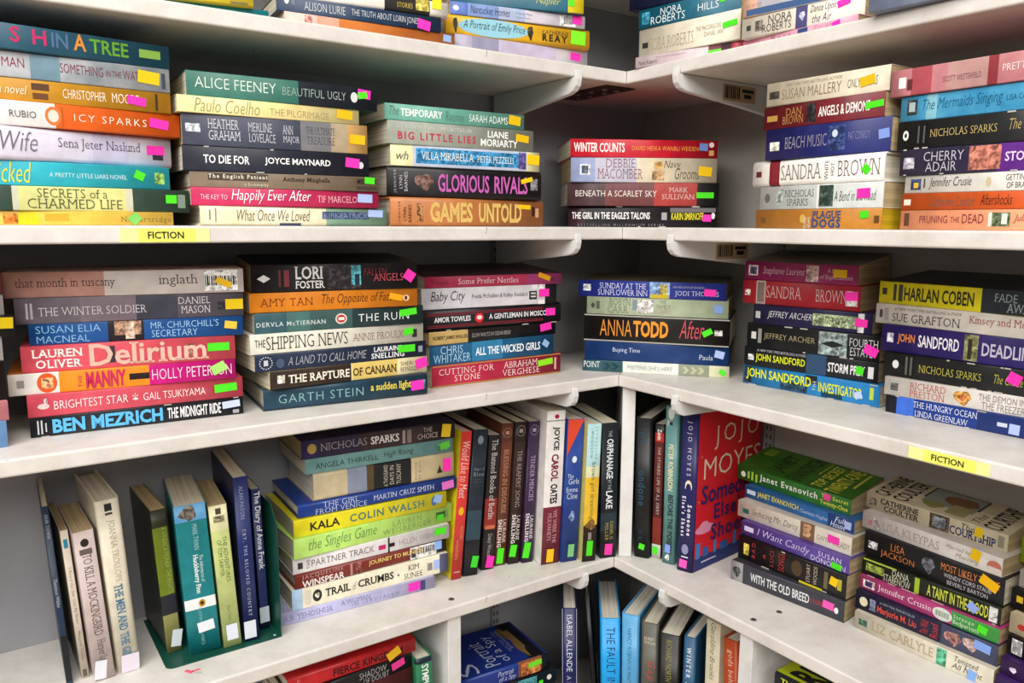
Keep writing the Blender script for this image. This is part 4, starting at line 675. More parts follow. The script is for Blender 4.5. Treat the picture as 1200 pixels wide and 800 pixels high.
{'k': 'm', 'p': [226.6, -78.0, 1277.5], 'y': -37.31, 'n': 0.0, 's': 0, 'd': [168.6, 24.3, 90.8], 'c': '#15161a', 'l': 'black paperback with yellow name and white title, fifth in pile right of corner, middle shelf', 'g': 'books: pile right of corner, middle shelf', 'b': [(-1.0, 23.9, '#2c4a6a')], 'i': [(72.9, 79.2, 0.2, 0.75, '#dcdcdc'), (-78.8, -70.8, 0.3, 0.6, '#c0c0c0')], 't': [('#1 NEW YORK TIMES BESTSELLING AUTHOR', -66.6, -1.8, 0.78, 0.92, '#c8c8cc', 's'), ('JOHN SANDFORD', -68.2, -2.4, 0.2, 0.68, '#d8e020', 'b'), ('STORM PREY', 25.9, 69.4, 0.26, 0.72, '#f0f0f2', 'b')], 'q': [(63.6, 12.5, 9.0, 9.2, '#4be01c', 10)]},
{'k': 't', 'p': [227.1, -79.4, 1252.3], 'y': -41.36, 'n': 0.0, 's': 0, 'd': [179.2, 25.2, 96.5], 'c': '#1c7ab8', 'l': 'bright blue paperback with yellow name, bottom in pile right of corner, middle shelf', 'g': 'books: pile right of corner, middle shelf', 'i': [(-87.5, -76.9, 0.1, 0.9, '#16242c'), (-35.2, 1.4, 0.05, 0.5, '#123c54'), (-1.7, 13.7, 0.55, 0.95, '#16242c'), (19.7, 46.1, 0.05, 0.3, '#123c54'), (78.2, 82.8, 0.3, 0.85, '#b8d048'), (28.6, 36.1, 0.0, 0.045, '#b8b4ac'), (70.7, 79.7, 0.0, 0.045, '#b8b4ac'), (78.0, 86.9, 0.95, 1.0, '#b8b4ac'), (-79.8, -68.9, 0.0, 0.045, '#b8b4ac')], 't': [('JOHN SANDFORD', -83.9, 6.3, 0.25, 0.85, '#e0e81c', 'b'), ('THE', 8.8, 12.4, 0.25, 0.72, '#e8e8e0', 'v'), ('INVESTIGATOR', 16.1, 70.0, 0.25, 0.72, '#d8e020', 'b')], 'q': [(65.5, 10.3, 8.8, 8.1, '#b8c8f0', -20)]},
{'k': 'm', 'p': [345.3, -190.0, 1369.1], 'y': -50.13, 'n': 0.0, 's': 0, 'd': [172.1, 24.1, 89.0], 'c': '#d8cc14', 'l': 'yellow paperback with black block name, topmost in far right pile, middle shelf', 'g': 'books: far right pile, middle shelf', 'b': [(26.6, 78.7, '#1a262e')], 'i': [(-82.4, -76.8, 0.4, 0.7, '#2a2a20'), (-69.1, -65.6, 0.15, 0.9, '#3a3a28'), (-62.9, -58.1, 0.15, 0.9, '#3a3a28')], 't': [('HARLAN COBEN', -56.1, 19.5, 0.2, 0.8, '#25251c', 'b'), ('FADE', 39.2, 60.8, 0.5, 0.82, '#a8b0b4', 'r'), ('AWAY', 51.5, 78.7, 0.1, 0.45, '#a8b0b4', 'r')], 'u': '#14181a', 'w': 0.01},
{'k': 'm', 'p': [345.9, -191.7, 1347.3], 'y': -46.43, 'n': 0.0, 's': 0, 'd': [172.0, 21.8, 94.9], 'c': '#cec8be', 'l': 'white paperback with black serif name and red title, second in far right pile, middle shelf', 'g': 'books: far right pile, middle shelf', 'i': [(-81.6, -78.2, 0.3, 0.7, '#3a3a3a'), (-76.2, -71.5, 0.2, 0.8, '#8a8680')], 't': [('SUE GRAFTON', -66.8, 6.0, 0.18, 0.58, '#2c2a2c', 'r'), ('#1 NEW YORK TIMES BESTSELLING AUTHOR', -64.8, 6.9, 0.72, 0.86, '#5a5658', 's'), ('Kinsey and Me', 14.5, 67.3, 0.35, 0.8, '#a02838', 'r')]},
{'k': 'm', 'p': [353.1, -199.8, 1317.8], 'y': -44.24, 'n': 0.0, 's': 0, 'd': [172.0, 29.5, 96.9], 'c': '#2a1a64', 'l': 'deep violet paperback with orange and white name, third in far right pile, middle shelf', 'g': 'books: far right pile, middle shelf', 'i': [(1.2, 14.5, 0.05, 0.95, '#8a8a58'), (4.8, 8.7, 0.1, 0.8, '#2c2c20'), (-79.7, -72.5, 0.35, 0.7, '#c0bcd0')], 't': [('JOHN', -67.7, -49.1, 0.32, 0.72, '#e0883a', 'b'), ('SANDFORD', -45.4, -3.6, 0.3, 0.74, '#f0eef4', 'b'), ('DEADLINE', 18.3, 67.7, 0.28, 0.72, '#c8c4d8', 'b')]},
{'k': 'm', 'p': [356.1, -206.2, 1291.8], 'y': -43.61, 'n': 0.0, 's': 0, 'd': [172.0, 26.0, 97.9], 'c': '#18191a', 'l': 'worn black paperback with gold capitals, fourth in far right pile, middle shelf', 'g': 'books: far right pile, middle shelf', 'i': [(-76.3, -69.3, 0.35, 0.7, '#e0e0de', 'oval'), (-62.3, -59.8, 0.15, 0.9, '#5a5a56'), (-57.3, -54.9, 0.15, 0.9, '#5a5a56'), (21.7, 25.2, 0.0, 0.045, '#b8b4ac'), (0.1, 7.6, 0.95, 1.0, '#b8b4ac'), (31.3, 34.0, 0.95, 1.0, '#b8b4ac'), (5.8, 11.5, 0.0, 0.045, '#b8b4ac'), (-19.8, -16.8, 0.95, 1.0, '#b8b4ac'), (29.6, 35.4, 0.0, 0.045, '#b8b4ac'), (34.8, 40.7, 0.95, 1.0, '#b8b4ac'), (27.5, 33.0, 0.0, 0.045, '#b8b4ac'), (-3.5, 1.9, 0.0, 0.045, '#b8b4ac')], 't': [('NICHOLAS SPARKS', -47.5, 14.7, 0.34, 0.64, '#b8b04c', 'r'), ('The Choice', 26.7, 52.3, 0.35, 0.7, '#b8b04c', 'i')], 'q': [(44.7, 16.3, 12.0, 11.2, '#ff2fb4', 22)]},
{'k': 'm', 'p': [358.8, -211.3, 1271.8], 'y': -41.25, 'n': 0.0, 's': 0, 'd': [171.9, 20.0, 95.9], 'c': '#d6d0c8', 'l': 'white paperback with red serif name, fifth in far right pile, middle shelf', 'g': 'books: far right pile, middle shelf', 'i': [(-15.4, 2.9, 0.05, 0.95, '#d89a4c', 'star'), (-11.3, -1.7, 0.3, 0.7, '#a85a28', 'star'), (-79.2, -71.4, 0.3, 0.7, '#4a4846')], 't': [('RICHARD', -58.8, -22.5, 0.52, 0.88, '#b85048', 'r'), ('PRESTON', -58.8, -23.0, 0.1, 0.46, '#b85048', 'r'), ('THE DEMON IN', 9.1, 51.2, 0.52, 0.85, '#8a7c78', 's'), ('THE FREEZER', 12.3, 51.2, 0.1, 0.45, '#8a7c78', 's')]},
{'k': 'm', 'p': [358.9, -214.5, 1252.3], 'y': -43.8, 'n': 0.0, 's': 0, 'd': [171.9, 19.6, 101.9], 'c': '#1c3a8c', 'l': 'ocean blue paperback with white capitals, bottom in far right pile, middle shelf', 'g': 'books: far right pile, middle shelf', 'b': [(-86.0, -74.2, '#0c1020'), (-74.2, -55.4, '#3a6ad0'), (8.3, 52.3, '#142a68')], 'i': [(26.9, 36.0, 0.4, 0.6, '#c8d0e0'), (-76.2, -71.8, 0.95, 1.0, '#b8b4ac'), (-2.4, 1.5, 0.0, 0.045, '#b8b4ac'), (-59.9, -53.7, 0.0, 0.045, '#b8b4ac'), (7.6, 16.1, 0.95, 1.0, '#b8b4ac')], 't': [('THE HUNGRY OCEAN', -56.0, 8.3, 0.55, 0.88, '#e8eef8', 'r'), ('LINDA GREENLAW', -53.8, 0.0, 0.08, 0.4, '#e8eef8', 'r')], 'q': [(42.7, 7.5, 9.4, 10.1, '#a9bdf0', 2)], 'm': '#16307a'},
{'k': 't', 'p': [-522.2, -414.6, 993.4], 'y': 43.38, 'n': -2.68, 's': 1, 'd': [188.4, 5.8, 103.5], 'c': '#1c3048', 'l': 'thin navy paperback, standing at lower left', 'g': 'books: standing at lower left', 'b': [(41.4, 90.4, '#101418')], 't': [('OUR TOWN', -85.7, -61.1, 0.25, 0.7, '#c8d0d8', 'r'), ('Thornton Wilder', -19.1, 11.0, 0.25, 0.75, '#c8d0d8', 'r')]},
{'k': 'm', 'p': [-514.7, -401.4, 993.5], 'y': 46.54, 'n': -3.25, 's': 1, 'd': [159.8, 7.0, 97.5], 'c': '#d2c6b4', 'l': 'thin cream paperback with a small blue square, standing at lower left', 'g': 'books: standing at lower left', 'i': [(-70.6, -61.2, 0.25, 0.75, '#2a8aa8'), (70.2, 77.9, 0.25, 0.75, '#5a544c')], 't': [('I Heard the Owl Call My Name', -40.6, 19.6, 0.25, 0.7, '#3a3430', 'r'), ('Margaret Craven', 28.1, 60.2, 0.25, 0.7, '#4a4440', 's')]},
{'k': 'm', 'p': [-493.5, -399.4, 993.9], 'y': 47.01, 'n': -3.73, 's': 1, 'd': [159.8, 18.5, 97.5], 'c': '#c9b8b4', 'l': 'pinkish paperback with dark serif title and white sticker, standing at lower left', 'g': 'books: standing at lower left', 'i': [(-72.0, -63.5, 0.3, 0.7, '#2c2624', 'oval'), (-61.3, -55.6, 0.2, 0.8, '#6a5e58')], 't': [('TO KILL A MOCKINGBIRD', -55.6, 31.4, 0.3, 0.72, '#5a4440', 'r'), ('Harper Lee', 36.3, 62.8, 0.25, 0.75, '#5a4440', 'r')], 'q': [(68.5, 6.1, 19.6, 10.9, '#dedee6', 10)]},
{'k': 'h', 'p': [-478.1, -382.4, 993.9], 'y': 47.9, 'n': -3.15, 's': 1, 'd': [186.9, 22.2, 112.1], 'c': '#e0d8c2', 'l': 'tall cream hardback with blue capitals, standing at lower left', 'g': 'books: standing at lower left', 'i': [(-89.5, -81.7, 0.35, 0.65, '#2c2a28'), (-80.1, -77.6, 0.35, 0.65, '#4a4844')], 't': [('JOANNA TROLLOPE', -72.2, -5.9, 0.35, 0.68, '#b8ac94', 'r'), ('THE MEN AND THE GIRLS', -3.3, 84.8, 0.3, 0.66, '#4a7a9a', 'R')], 'q': [(84.1, 12.4, 18.8, 16.9, '#dcd4e0', 5)]},
{'k': 'm', 'p': [-454.1, -340.7, 994.9], 'y': 47.05, 'n': -3.05, 's': 1, 'd': [161.7, 15.3, 98.6], 'c': '#6b7a1c', 'l': 'olive green paperback with worn cream lower end, standing on the green bookend', 'g': 'books: standing on the green bookend', 'b': [(-80.8, -60.9, '#2a2a16'), (15.2, 37.6, '#23232e'), (37.6, 80.8, '#8f8a50')], 't': [('A VINDICATION', -60.9, -20.7, 0.55, 0.85, '#a8b060', 's'), ('OF THE RIGHTS', -20.7, 13.4, 0.55, 0.85, '#a8b060', 's')], 'q': [(66.1, 11.0, 18.9, 10.1, '#cfd4da', 12)], 'v': '#23261c'},
{'k': 't', 'p': [-421.0, -334.9, 995.3], 'y': 38.8, 'n': -3.0, 's': 1, 'd': [166.8, 31.3, 108.4], 'c': '#157a80', 'l': 'thick teal paperback with white band and sky photo top, standing on the green bookend', 'g': 'books: standing on the green bookend', 'b': [(-83.4, -65.1, '#5a9ac8'), (21.5, 33.6, '#e8ecea')], 'i': [(-83.0, -65.1, 0.1, 0.75, '#6a6258', 'star'), (23.3, 31.9, 0.44, 0.66, '#c89030', 'oval'), (25.3, 29.8, 0.49, 0.61, '#3a2c18', 'oval')], 't': [('MARK TWAIN', -61.1, -32.8, 0.5, 0.66, '#a8d4d4', 's'), ('The Adventures of', -26.0, 4.4, 0.62, 0.74, '#d8ecec', 'i'), ('Huckleberry Finn', -27.7, 16.4, 0.38, 0.58, '#e8f4f4', 'R'), ('PUFFIN', 31.9, 47.4, 0.4, 0.5, '#8ac0c0', 's'), ('CLASSICS', 57.8, 74.6, 0.4, 0.5, '#8ac0c0', 's')], 'q': [(54.3, 18.6, 11.5, 16.5, '#dfe6ea', -5)], 'v': '#157a80'},
{'k': 'm', 'p': [-398.5, -318.5, 995.0], 'y': 39.48, 'n': -3.24, 's': 1, 'd': [162.0, 18.5, 98.8], 'c': '#c9d68a', 'l': 'lime yellow paperback with green capitals, standing on the green bookend', 'g': 'books: standing on the green bookend', 'b': [(-81.0, -52.4, '#d8d4a8')], 'i': [(-77.6, -70.9, 0.35, 0.65, '#4a4838'), (-69.3, -61.9, 0.2, 0.8, '#8a8668')], 't': [('THE ADVENTURES', -45.6, 5.8, 0.55, 0.78, '#5a6a28', 's'), ('OF TOM SAWYER', -42.2, -1.1, 0.25, 0.48, '#5a6a28', 's'), ('Mark Twain', 33.6, 51.2, 0.4, 0.6, '#7a8a48', 's')], 'q': [(64.4, 9.9, 17.9, 11.6, '#d8dce8', 0)], 'v': '#b4c080'},
{'k': 't', 'p': [-383.6, -303.7, 994.7], 'y': 41.01, 'n': -1.58, 's': 1, 'd': [189.0, 15.6, 122.9], 'c': '#1c2860', 'l': 'navy paperback with silver capitals, standing on the green bookend', 'g': 'books: standing on the green bookend', 't': [('ALAN PATON', -84.5, -46.7, 0.35, 0.6, '#9aa4c8', 'r'), ('CRY, THE BELOVED COUNTRY', -35.4, 65.4, 0.35, 0.6, '#c0c8e0', 'r')], 'q': [(81.0, 6.3, 20.2, 12.6, '#d4dae4', 0)], 'v': '#1a2048'},
{'k': 't', 'p': [-381.6, -277.1, 994.6], 'y': 43.57, 'n': -1.67, 's': 1, 'd': [166.5, 9.9, 106.2], 'c': '#1d2c5e', 'l': 'narrow navy paperback with bold white title, standing on the green bookend', 'g': 'books: standing on the green bookend', 'b': [(71.1, 83.3, '#182040')], 't': [('The Diary of Anne Frank', -80.3, 11.3, 0.1, 0.92, '#e8eaf0', 'b')], 'q': [(65.9, 4.9, 18.6, 10.6, '#c4ccd4', 0)], 'v': '#1a2440'},
{'k': 'm', 'p': [-274.6, -175.6, 1184.1], 'y': 40.82, 'n': 0.0, 's': 0, 'd': [195.9, 21.9, 103.0], 'c': '#2a2140', 'l': 'dark paperback with gold emblem and white capitals, topmost in tall pile on lower shelf', 'g': 'books: tall pile on lower shelf', 'b': [(-98.0, -77.8, '#2a2054'), (-25.8, 53.5, '#3a2a2c'), (53.5, 98.0, '#1a1416')], 'i': [(-90.8, -80.1, 0.25, 0.8, '#b89a50', 'oval'), (26.8, 30.5, 0.1, 0.85, '#a89a94'), (33.0, 38.6, 0.1, 0.85, '#8a7c78')], 't': [('NICHOLAS', -75.5, -18.8, 0.34, 0.74, '#a8a0a4', 'r'), ('SPARKS', -14.0, 22.4, 0.3, 0.74, '#f0ecec', 'R'), ('THE', 54.2, 66.7, 0.58, 0.84, '#c8b8b4', 's'), ('CHOICE', 46.7, 74.3, 0.2, 0.5, '#c8b8b4', 's')], 'q': [(85.9, 11.2, 12.4, 16.5, '#e8c41c', 8)]},
{'k': 't', 'p': [-273.9, -175.3, 1166.1], 'y': 41.91, 'n': 0.0, 's': 0, 'd': [190.4, 18.0, 105.8], 'c': '#6f9c9c', 'l': 'dusty blue-green paperback, second in tall pile on lower shelf', 'g': 'books: tall pile on lower shelf', 'i': [(52.8, 70.1, 0.15, 0.85, '#5a8286', 'oval'), (74.0, 87.7, 0.2, 0.8, '#4a8a5a')], 't': [('ANGELA THIRKELL', -83.3, -6.1, 0.3, 0.66, '#243438', 's'), ('High Rising', 1.1, 40.7, 0.25, 0.75, '#243438', 'i')], 'q': [(84.1, 9.9, 13.3, 8.7, '#5ac83a', -10)]},
{'k': 'h', 'p': [-269.9, -172.5, 1132.6], 'y': 42.04, 'n': 0.0, 's': 0, 'd': [182.9, 33.5, 106.3], 'c': '#cdbf9c', 'l': 'beige hardback with black centre panel, third in tall pile on lower shelf', 'g': 'books: tall pile on lower shelf', 'b': [(-50.3, -26.0, '#8c96ac'), (-26.0, -17.1, '#5a4a30'), (-17.1, 32.3, '#1e1e22'), (32.3, 91.4, '#d2c29a')], 'i': [(67.5, 75.3, 0.25, 0.55, '#2a2820', 'tri')], 't': [('A THOUSAND', -4.5, 0.9, 0.1, 0.9, '#d8d0c0', 'v'), ('DAYS IN', 3.4, 8.9, 0.15, 0.85, '#d8d0c0', 'v'), ('TUSCANY', 12.2, 18.1, 0.12, 0.88, '#d8d0c0', 'v'), ('MARLENA', 37.2, 39.8, 0.15, 0.8, '#5a5040', 'v'), ('DE BLASI', 42.1, 45.1, 0.15, 0.8, '#5a5040', 'v')], 'q': [(81.6, 17.7, 11.1, 16.8, '#ff2fb4', 3)]},
{'k': 'h', 'p': [-275.0, -178.7, 1115.7], 'y': 42.17, 'n': 0.0, 's': 0, 'd': [205.6, 16.9, 106.9], 'c': '#213e8c', 'l': 'blue hardback with white capitals, fourth in tall pile on lower shelf', 'g': 'books: tall pile on lower shelf', 't': [('THE GIRL', -73.3, -28.9, 0.52, 0.92, '#c8d4ec', 'r'), ('FROM VENICE', -82.6, -19.1, 0.1, 0.48, '#c8d4ec', 'r'), ('MARTIN CRUZ SMITH', -10.6, 70.8, 0.34, 0.72, '#d8e0f0', 'r')], 'q': [(90.1, 8.0, 16.7, 10.3, '#e070c0', -5)], 'v': '#141e48'},
{'k': 't', 'p': [-282.1, -186.2, 1094.8], 'y': 43.24, 'n': 0.0, 's': 0, 'd': [198.1, 20.9, 108.7], 'c': '#e0d420', 'l': 'bright yellow paperback with black and grey-blue capitals, fifth in tall pile on lower shelf', 'g': 'books: tall pile on lower shelf', 'i': [(77.4, 85.2, 0.2, 0.8, '#4a6a9a', 'oval')], 't': [('KALA', -79.8, -43.9, 0.26, 0.74, '#1e1e1c', 'b'), ('COLIN WALSH', -31.4, 67.2, 0.28, 0.74, '#4a7a78', 'b')], 'q': [(86.5, 12.8, 11.1, 10.3, '#8fb0dc', 20)], 'v': '#a8a020'},
{'k': 't', 'p': [-278.7, -184.0, 1071.3], 'y': 46.26, 'n': 0.0, 's': 0, 'd': [211.7, 23.5, 111.0], 'c': '#b4dc6e', 'l': 'lime green paperback with thin script, sixth in tall pile on lower shelf', 'g': 'books: tall pile on lower shelf', 'i': [(92.6, 99.6, 0.3, 0.75, '#6a9048'), (82.2, 95.5, 0.35, 0.7, '#2c4a1c')], 't': [('the Singles Game', -88.2, -1.8, 0.15, 0.9, '#6a9a58', 'i'), ('LAUREN', 19.7, 61.1, 0.52, 0.8, '#7a9a58', 'r'), ('WEISBERGER', 6.8, 74.9, 0.15, 0.44, '#7a9a58', 's')], 'q': [(88.0, 8.9, 9.9, 8.2, '#4ac81c', 0)]},
{'k': 't', 'p': [-281.2, -187.2, 1051.9], 'y': 43.64, 'n': 0.0, 's': 0, 'd': [204.4, 19.3, 110.9], 'c': '#e0dcdc', 'l': 'white paperback with tiny pink figure, seventh in tall pile on lower shelf', 'g': 'books: tall pile on lower shelf', 'i': [(4.1, 13.6, 0.3, 0.6, '#c8206a'), (16.6, 18.8, 0.0, 1.0, '#201c1c'), (18.8, 25.6, 0.35, 0.6, '#201c1c'), (-96.7, -90.8, 0.3, 0.7, '#3a3434')], 't': [('THE', -86.2, -82.3, 0.2, 0.8, '#5a4a4c', 'v'), ('PARTNER TRACK', -80.3, -1.8, 0.3, 0.72, '#7a6a6c', 's'), ('HELEN WAN', 31.6, 79.6, 0.32, 0.68, '#a89a9c', 's')], 'q': [(89.3, 12.4, 16.1, 8.9, '#4be01c', 0)]},
{'k': 'h', 'p': [-281.3, -188.5, 1033.8], 'y': 44.66, 'n': 0.0, 's': 0, 'd': [199.3, 18.2, 113.5], 'c': '#742a24', 'l': 'brick red paperback with white barcode label, eighth in tall pile on lower shelf', 'g': 'books: tall pile on lower shelf', 'b': [(49.2, 99.7, '#1c1616')], 'i': [(47.6, 84.9, 0.05, 0.95, '#e8e6e4'), (57.0, 82.9, 0.35, 0.8, '#2a2a2c', 'bars'), (49.2, 55.4, 0.2, 0.8, '#3a3a3a'), (-32.5, -29.6, 0.1, 0.9, '#b08a84'), (-25.4, -18.2, 0.1, 0.9, '#8a4a44')], 't': [('JACQUELINE', -91.9, -41.6, 0.56, 0.9, '#c8a8a0', 's'), ('WINSPEAR', -91.9, -40.2, 0.06, 0.52, '#f0e8e4', 'b'), ('JOURNEY TO MUNICH', -8.8, 64.9, 0.38, 0.78, '#e8c878', 'b')], 'q': [(86.9, 12.0, 10.5, 11.2, '#8fb4ec', 0)]},
{'k': 't', 'p': [-281.9, -191.1, 1008.9], 'y': 43.03, 'n': 0.0, 's': 0, 'd': [203.7, 24.9, 112.4], 'c': '#ece4cc', 'l': 'cream and pale blue paperback with compass emblem, ninth in tall pile on lower shelf', 'g': 'books: tall pile on lower shelf', 'b': [(-101.8, -89.5, '#a9c8e2'), (89.5, 101.8, '#5a5c7a')], 'i': [(-77.3, -66.2, 0.2, 0.8, '#2c2a28', 'oval'), (-74.9, -68.6, 0.35, 0.66, '#ece4cc', 'star'), (-86.2, -79.6, 0.15, 0.85, '#d8d2c0'), (72.1, 78.8, 0.3, 0.7, '#8a8880')], 't': [('TRAIL', -62.1, -31.1, 0.34, 0.72, '#1e1c1a', 'R'), ('of', -28.3, -23.4, 0.3, 0.7, '#8a8478', 'i'), ('CRUMBS', -21.3, 25.3, 0.36, 0.74, '#1e1c1a', 'R'), ('.', 30.6, 32.8, 0.42, 0.54, '#1e1c1a', 'B'), ('KIM', 45.0, 60.4, 0.58, 0.84, '#2a2826', 'r'), ('SUNEE', 39.6, 65.0, 0.16, 0.44, '#2a2826', 'r')], 'q': [(84.8, 13.5, 8.7, 12.0, '#a8bcf0', 0)]},
{'k': 't', 'p': [-294.7, -204.7, 993.3], 'y': 41.34, 'n': 0.0, 's': 0, 'd': [197.3, 15.7, 110.2], 'c': '#b4b2d6', 'l': 'lavender paperback, bottom in tall pile on lower shelf', 'g': 'books: tall pile on lower shelf', 'i': [(78.6, 85.6, 0.1, 0.9, '#3a3f70')], 't': [('A.B. YEHOSHUA', -93.8, -34.6, 0.26, 0.7, '#77769a', 'r'), ('A WOMAN', -25.4, 12.1, 0.5, 0.84, '#77769a', 'r'), ('IN JERUSALEM', -11.6, 49.6, 0.14, 0.48, '#77769a', 'r')], 'q': [(70.3, 8.9, 15.9, 11.1, '#ff2fb4', -3)]},
{'k': 't', 'p': [-199.5, -111.4, 993.9], 'y': 41.8, 'n': 4.95, 's': 1, 'd': [197.0, 15.1, 117.0], 'c': '#d23a34', 'l': 'red book with yellow front and white handwriting, standing left of the corner post', 'g': 'books: standing left of the corner post', 'i': [(1.6, 12.7, 0.25, 0.75, '#e8b41c', 'oval'), (88.0, 89.7, 0.2, 0.8, '#c89a80')], 't': [('Would Like to Meet', -84.8, -10.2, 0.14, 0.86, '#f2d4cc', 'i'), ('RACHEL', 27.5, 45.6, 0.55, 0.8, '#e89a70', 's'), ('WINTERS', 45.6, 72.1, 0.2, 0.48, '#e89a70', 's')], 'v': '#d8c81c'},
{'k': 't', 'p': [-183.5, -97.9, 994.1], 'y': 38.69, 'n': 4.77, 's': 1, 'd': [197.0, 20.8, 119.0], 'c': '#1f2833', 'l': 'dark slate book with faint white script, standing left of the corner post', 'g': 'books: standing left of the corner post', 'b': [(10.0, 50.0, '#2c4450'), (50.0, 98.5, '#15181c')], 'i': [(-90.1, -78.7, 0.3, 0.7, '#7a8290', 'oval')], 't': [('April', -48.0, -42.7, 0.2, 0.9, '#8a929c', 'h'), ('Blue', -41.4, -36.2, 0.2, 0.9, '#8a929c', 'h'), ('a novel of', -33.5, -30.9, 0.3, 0.8, '#5a646e', 'h'), ('the sea', -29.6, -27.0, 0.3, 0.8, '#5a646e', 'h'), ('by one', -24.3, -21.7, 0.3, 0.8, '#4a545e', 'h')], 'q': [(79.7, 14.9, 15.7, 9.5, '#3ad02a', 8)]},
{'k': 't', 'p': [-165.6, -74.8, 993.8], 'y': 38.6, 'n': 3.66, 's': 1, 'd': [184.9, 18.3, 115.2], 'c': '#20181a', 'l': 'black and dark red book with white serif title, standing left of the corner post', 'g': 'books: standing left of the corner post', 'b': [(-92.4, -86.5, '#15181c'), (-6.2, 34.4, '#8a2a28')], 'i': [(31.0, 36.1, 0.1, 0.9, '#c86a4a')], 't': [('The Banned Books of Berlin', -86.5, 22.5, 0.3, 0.75, '#dcdad8', 'r'), ('Daisy Wood', 42.9, 73.7, 0.3, 0.7, '#c0b8b4', 'r')], 'q': [(82.0, 12.1, 16.0, 11.2, '#ff2fb4', 8)]},
{'k': 't', 'p': [-151.4, -58.7, 993.8], 'y': 37.51, 'n': 3.34, 's': 1, 'd': [197.6, 17.2, 114.4], 'c': '#6a3826', 'l': 'rust brown book with dotted circle at top, standing left of the corner post', 'g': 'books: standing left of the corner post', 'b': [(-98.8, -73.2, '#5a3024')], 'i': [(-93.3, -78.3, 0.1, 0.9, '#b8846a', 'dots')], 't': [('BLESSING IN DISGUISE', -63.1, 25.3, 0.3, 0.7, '#c89a7a', 'r'), ('LAURAINE', 33.9, 66.7, 0.54, 0.82, '#f0e0d8', 'r'), ('SNELLING', 33.9, 73.0, 0.12, 0.46, '#f0e0d8', 'R')], 'q': [(85.3, 7.8, 21.8, 9.8, '#4be01c', 4)]},
{'k': 't', 'p': [-134.0, -50.0, 993.8], 'y': 37.36, 'n': 3.14, 's': 1, 'd': [198.1, 17.1, 120.8], 'c': '#33221f', 'l': 'dark brown book with dotted circle at top, standing left of the corner post', 'g': 'books: standing left of the corner post', 'b': [(-99.1, -71.6, '#241a18')], 'i': [(-95.2, -78.4, 0.1, 0.9, '#9a8a84', 'dots')], 't': [("THE REAPERS' SONG", -59.8, 18.8, 0.3, 0.7, '#b09a94', 'r'), ('LAURAINE', 30.9, 65.6, 0.54, 0.82, '#f0e8e4', 'r'), ('SNELLING', 29.1, 69.7, 0.12, 0.46, '#f0e8e4', 'R')], 'q': [(80.3, 6.3, 16.9, 9.9, '#4be01c', 8)]},
{'k': 't', 'p': [-116.5, -42.1, 993.7], 'y': 36.74, 'n': 2.9, 's': 1, 'd': [198.1, 16.5, 127.8], 'c': '#33203c', 'l': 'aubergine book with dotted circle at top, standing left of the corner post', 'g': 'books: standing left of the corner post', 'b': [(39.3, 67.2, '#3a2030')], 'i': [(-95.0, -79.1, 0.1, 0.9, '#9a8aa8', 'dots')], 't': [('TENDER MERCIES', -51.9, 11.5, 0.3, 0.7, '#b8a0c0', 'r'), ('LAURAINE', 32.3, 65.5, 0.54, 0.82, '#f0e8f0', 'r'), ('SNELLING', 28.9, 69.0, 0.12, 0.46, '#f0e8f0', 'R')], 'q': [(81.3, 6.1, 21.9, 10.0, '#4be01c', 8)]},
{'k': 't', 'p': [-85.0, -40.6, 993.8], 'y': 35.62, 'n': 1.96, 's': 1, 'd': [213.7, 27.7, 135.0], 'c': '#e2dedb', 'l': 'tall white book with burgundy lower third, standing left of the corner post', 'g': 'books: standing left of the corner post', 'b': [(-94.0, -92.6, '#7a7a7a'), (26.2, 106.8, '#742634')], 'i': [(-102.0, -96.0, 0.4, 0.65, '#a82038', 'oval')], 't': [('JOYCE', -85.2, -52.5, 0.32, 0.72, '#1e1c1c', 'B'), ('CAROL', -47.4, -9.9, 0.32, 0.72, '#7a1c30', 'B'), ('OATES', -5.8, 21.7, 0.32, 0.72, '#1e1c1c', 'B'), ('WE WERE THE', 30.7, 77.4, 0.55, 0.75, '#dca8ac', 'r'), ('MULVANEYS', 34.9, 73.2, 0.25, 0.46, '#dca8ac', 'r')], 'q': [(95.1, 12.9, 18.4, 10.7, '#f2bc1c', 3)], 'v': '#dedad6'},
{'k': 't', 'p': [-60.5, -28.3, 993.8], 'y': 33.7, 'n': 2.36, 's': 1, 'd': [200.7, 24.3, 130.5], 'c': '#25408a', 'l': 'blue book with orange-red upper triangle, standing left of the corner post', 'g': 'books: standing left of the corner post', 'i': [(-99.9, -49.9, 0.0, 0.99, '#d8482c', 'tri2'), (-48.9, -39.6, 0.35, 0.65, '#d8e4f4', 'oval'), (27.8, 43.6, 0.3, 0.75, '#7a90c0', 'star')], 't': [('The', -24.1, -18.6, 0.12, 0.5, '#d8e4f4', 'h'), ('Girls', -17.9, -9.7, 0.2, 0.85, '#d8e4f4', 'h'), ('Emma', -5.5, 1.4, 0.1, 0.8, '#d8e4f4', 'h'), ('Cline', 2.8, 11.1, 0.15, 0.8, '#d8e4f4', 'h')], 'q': [(84.8, 14.1, 17.8, 9.2, '#7ac07a', 2)], 'v': '#25408a'},
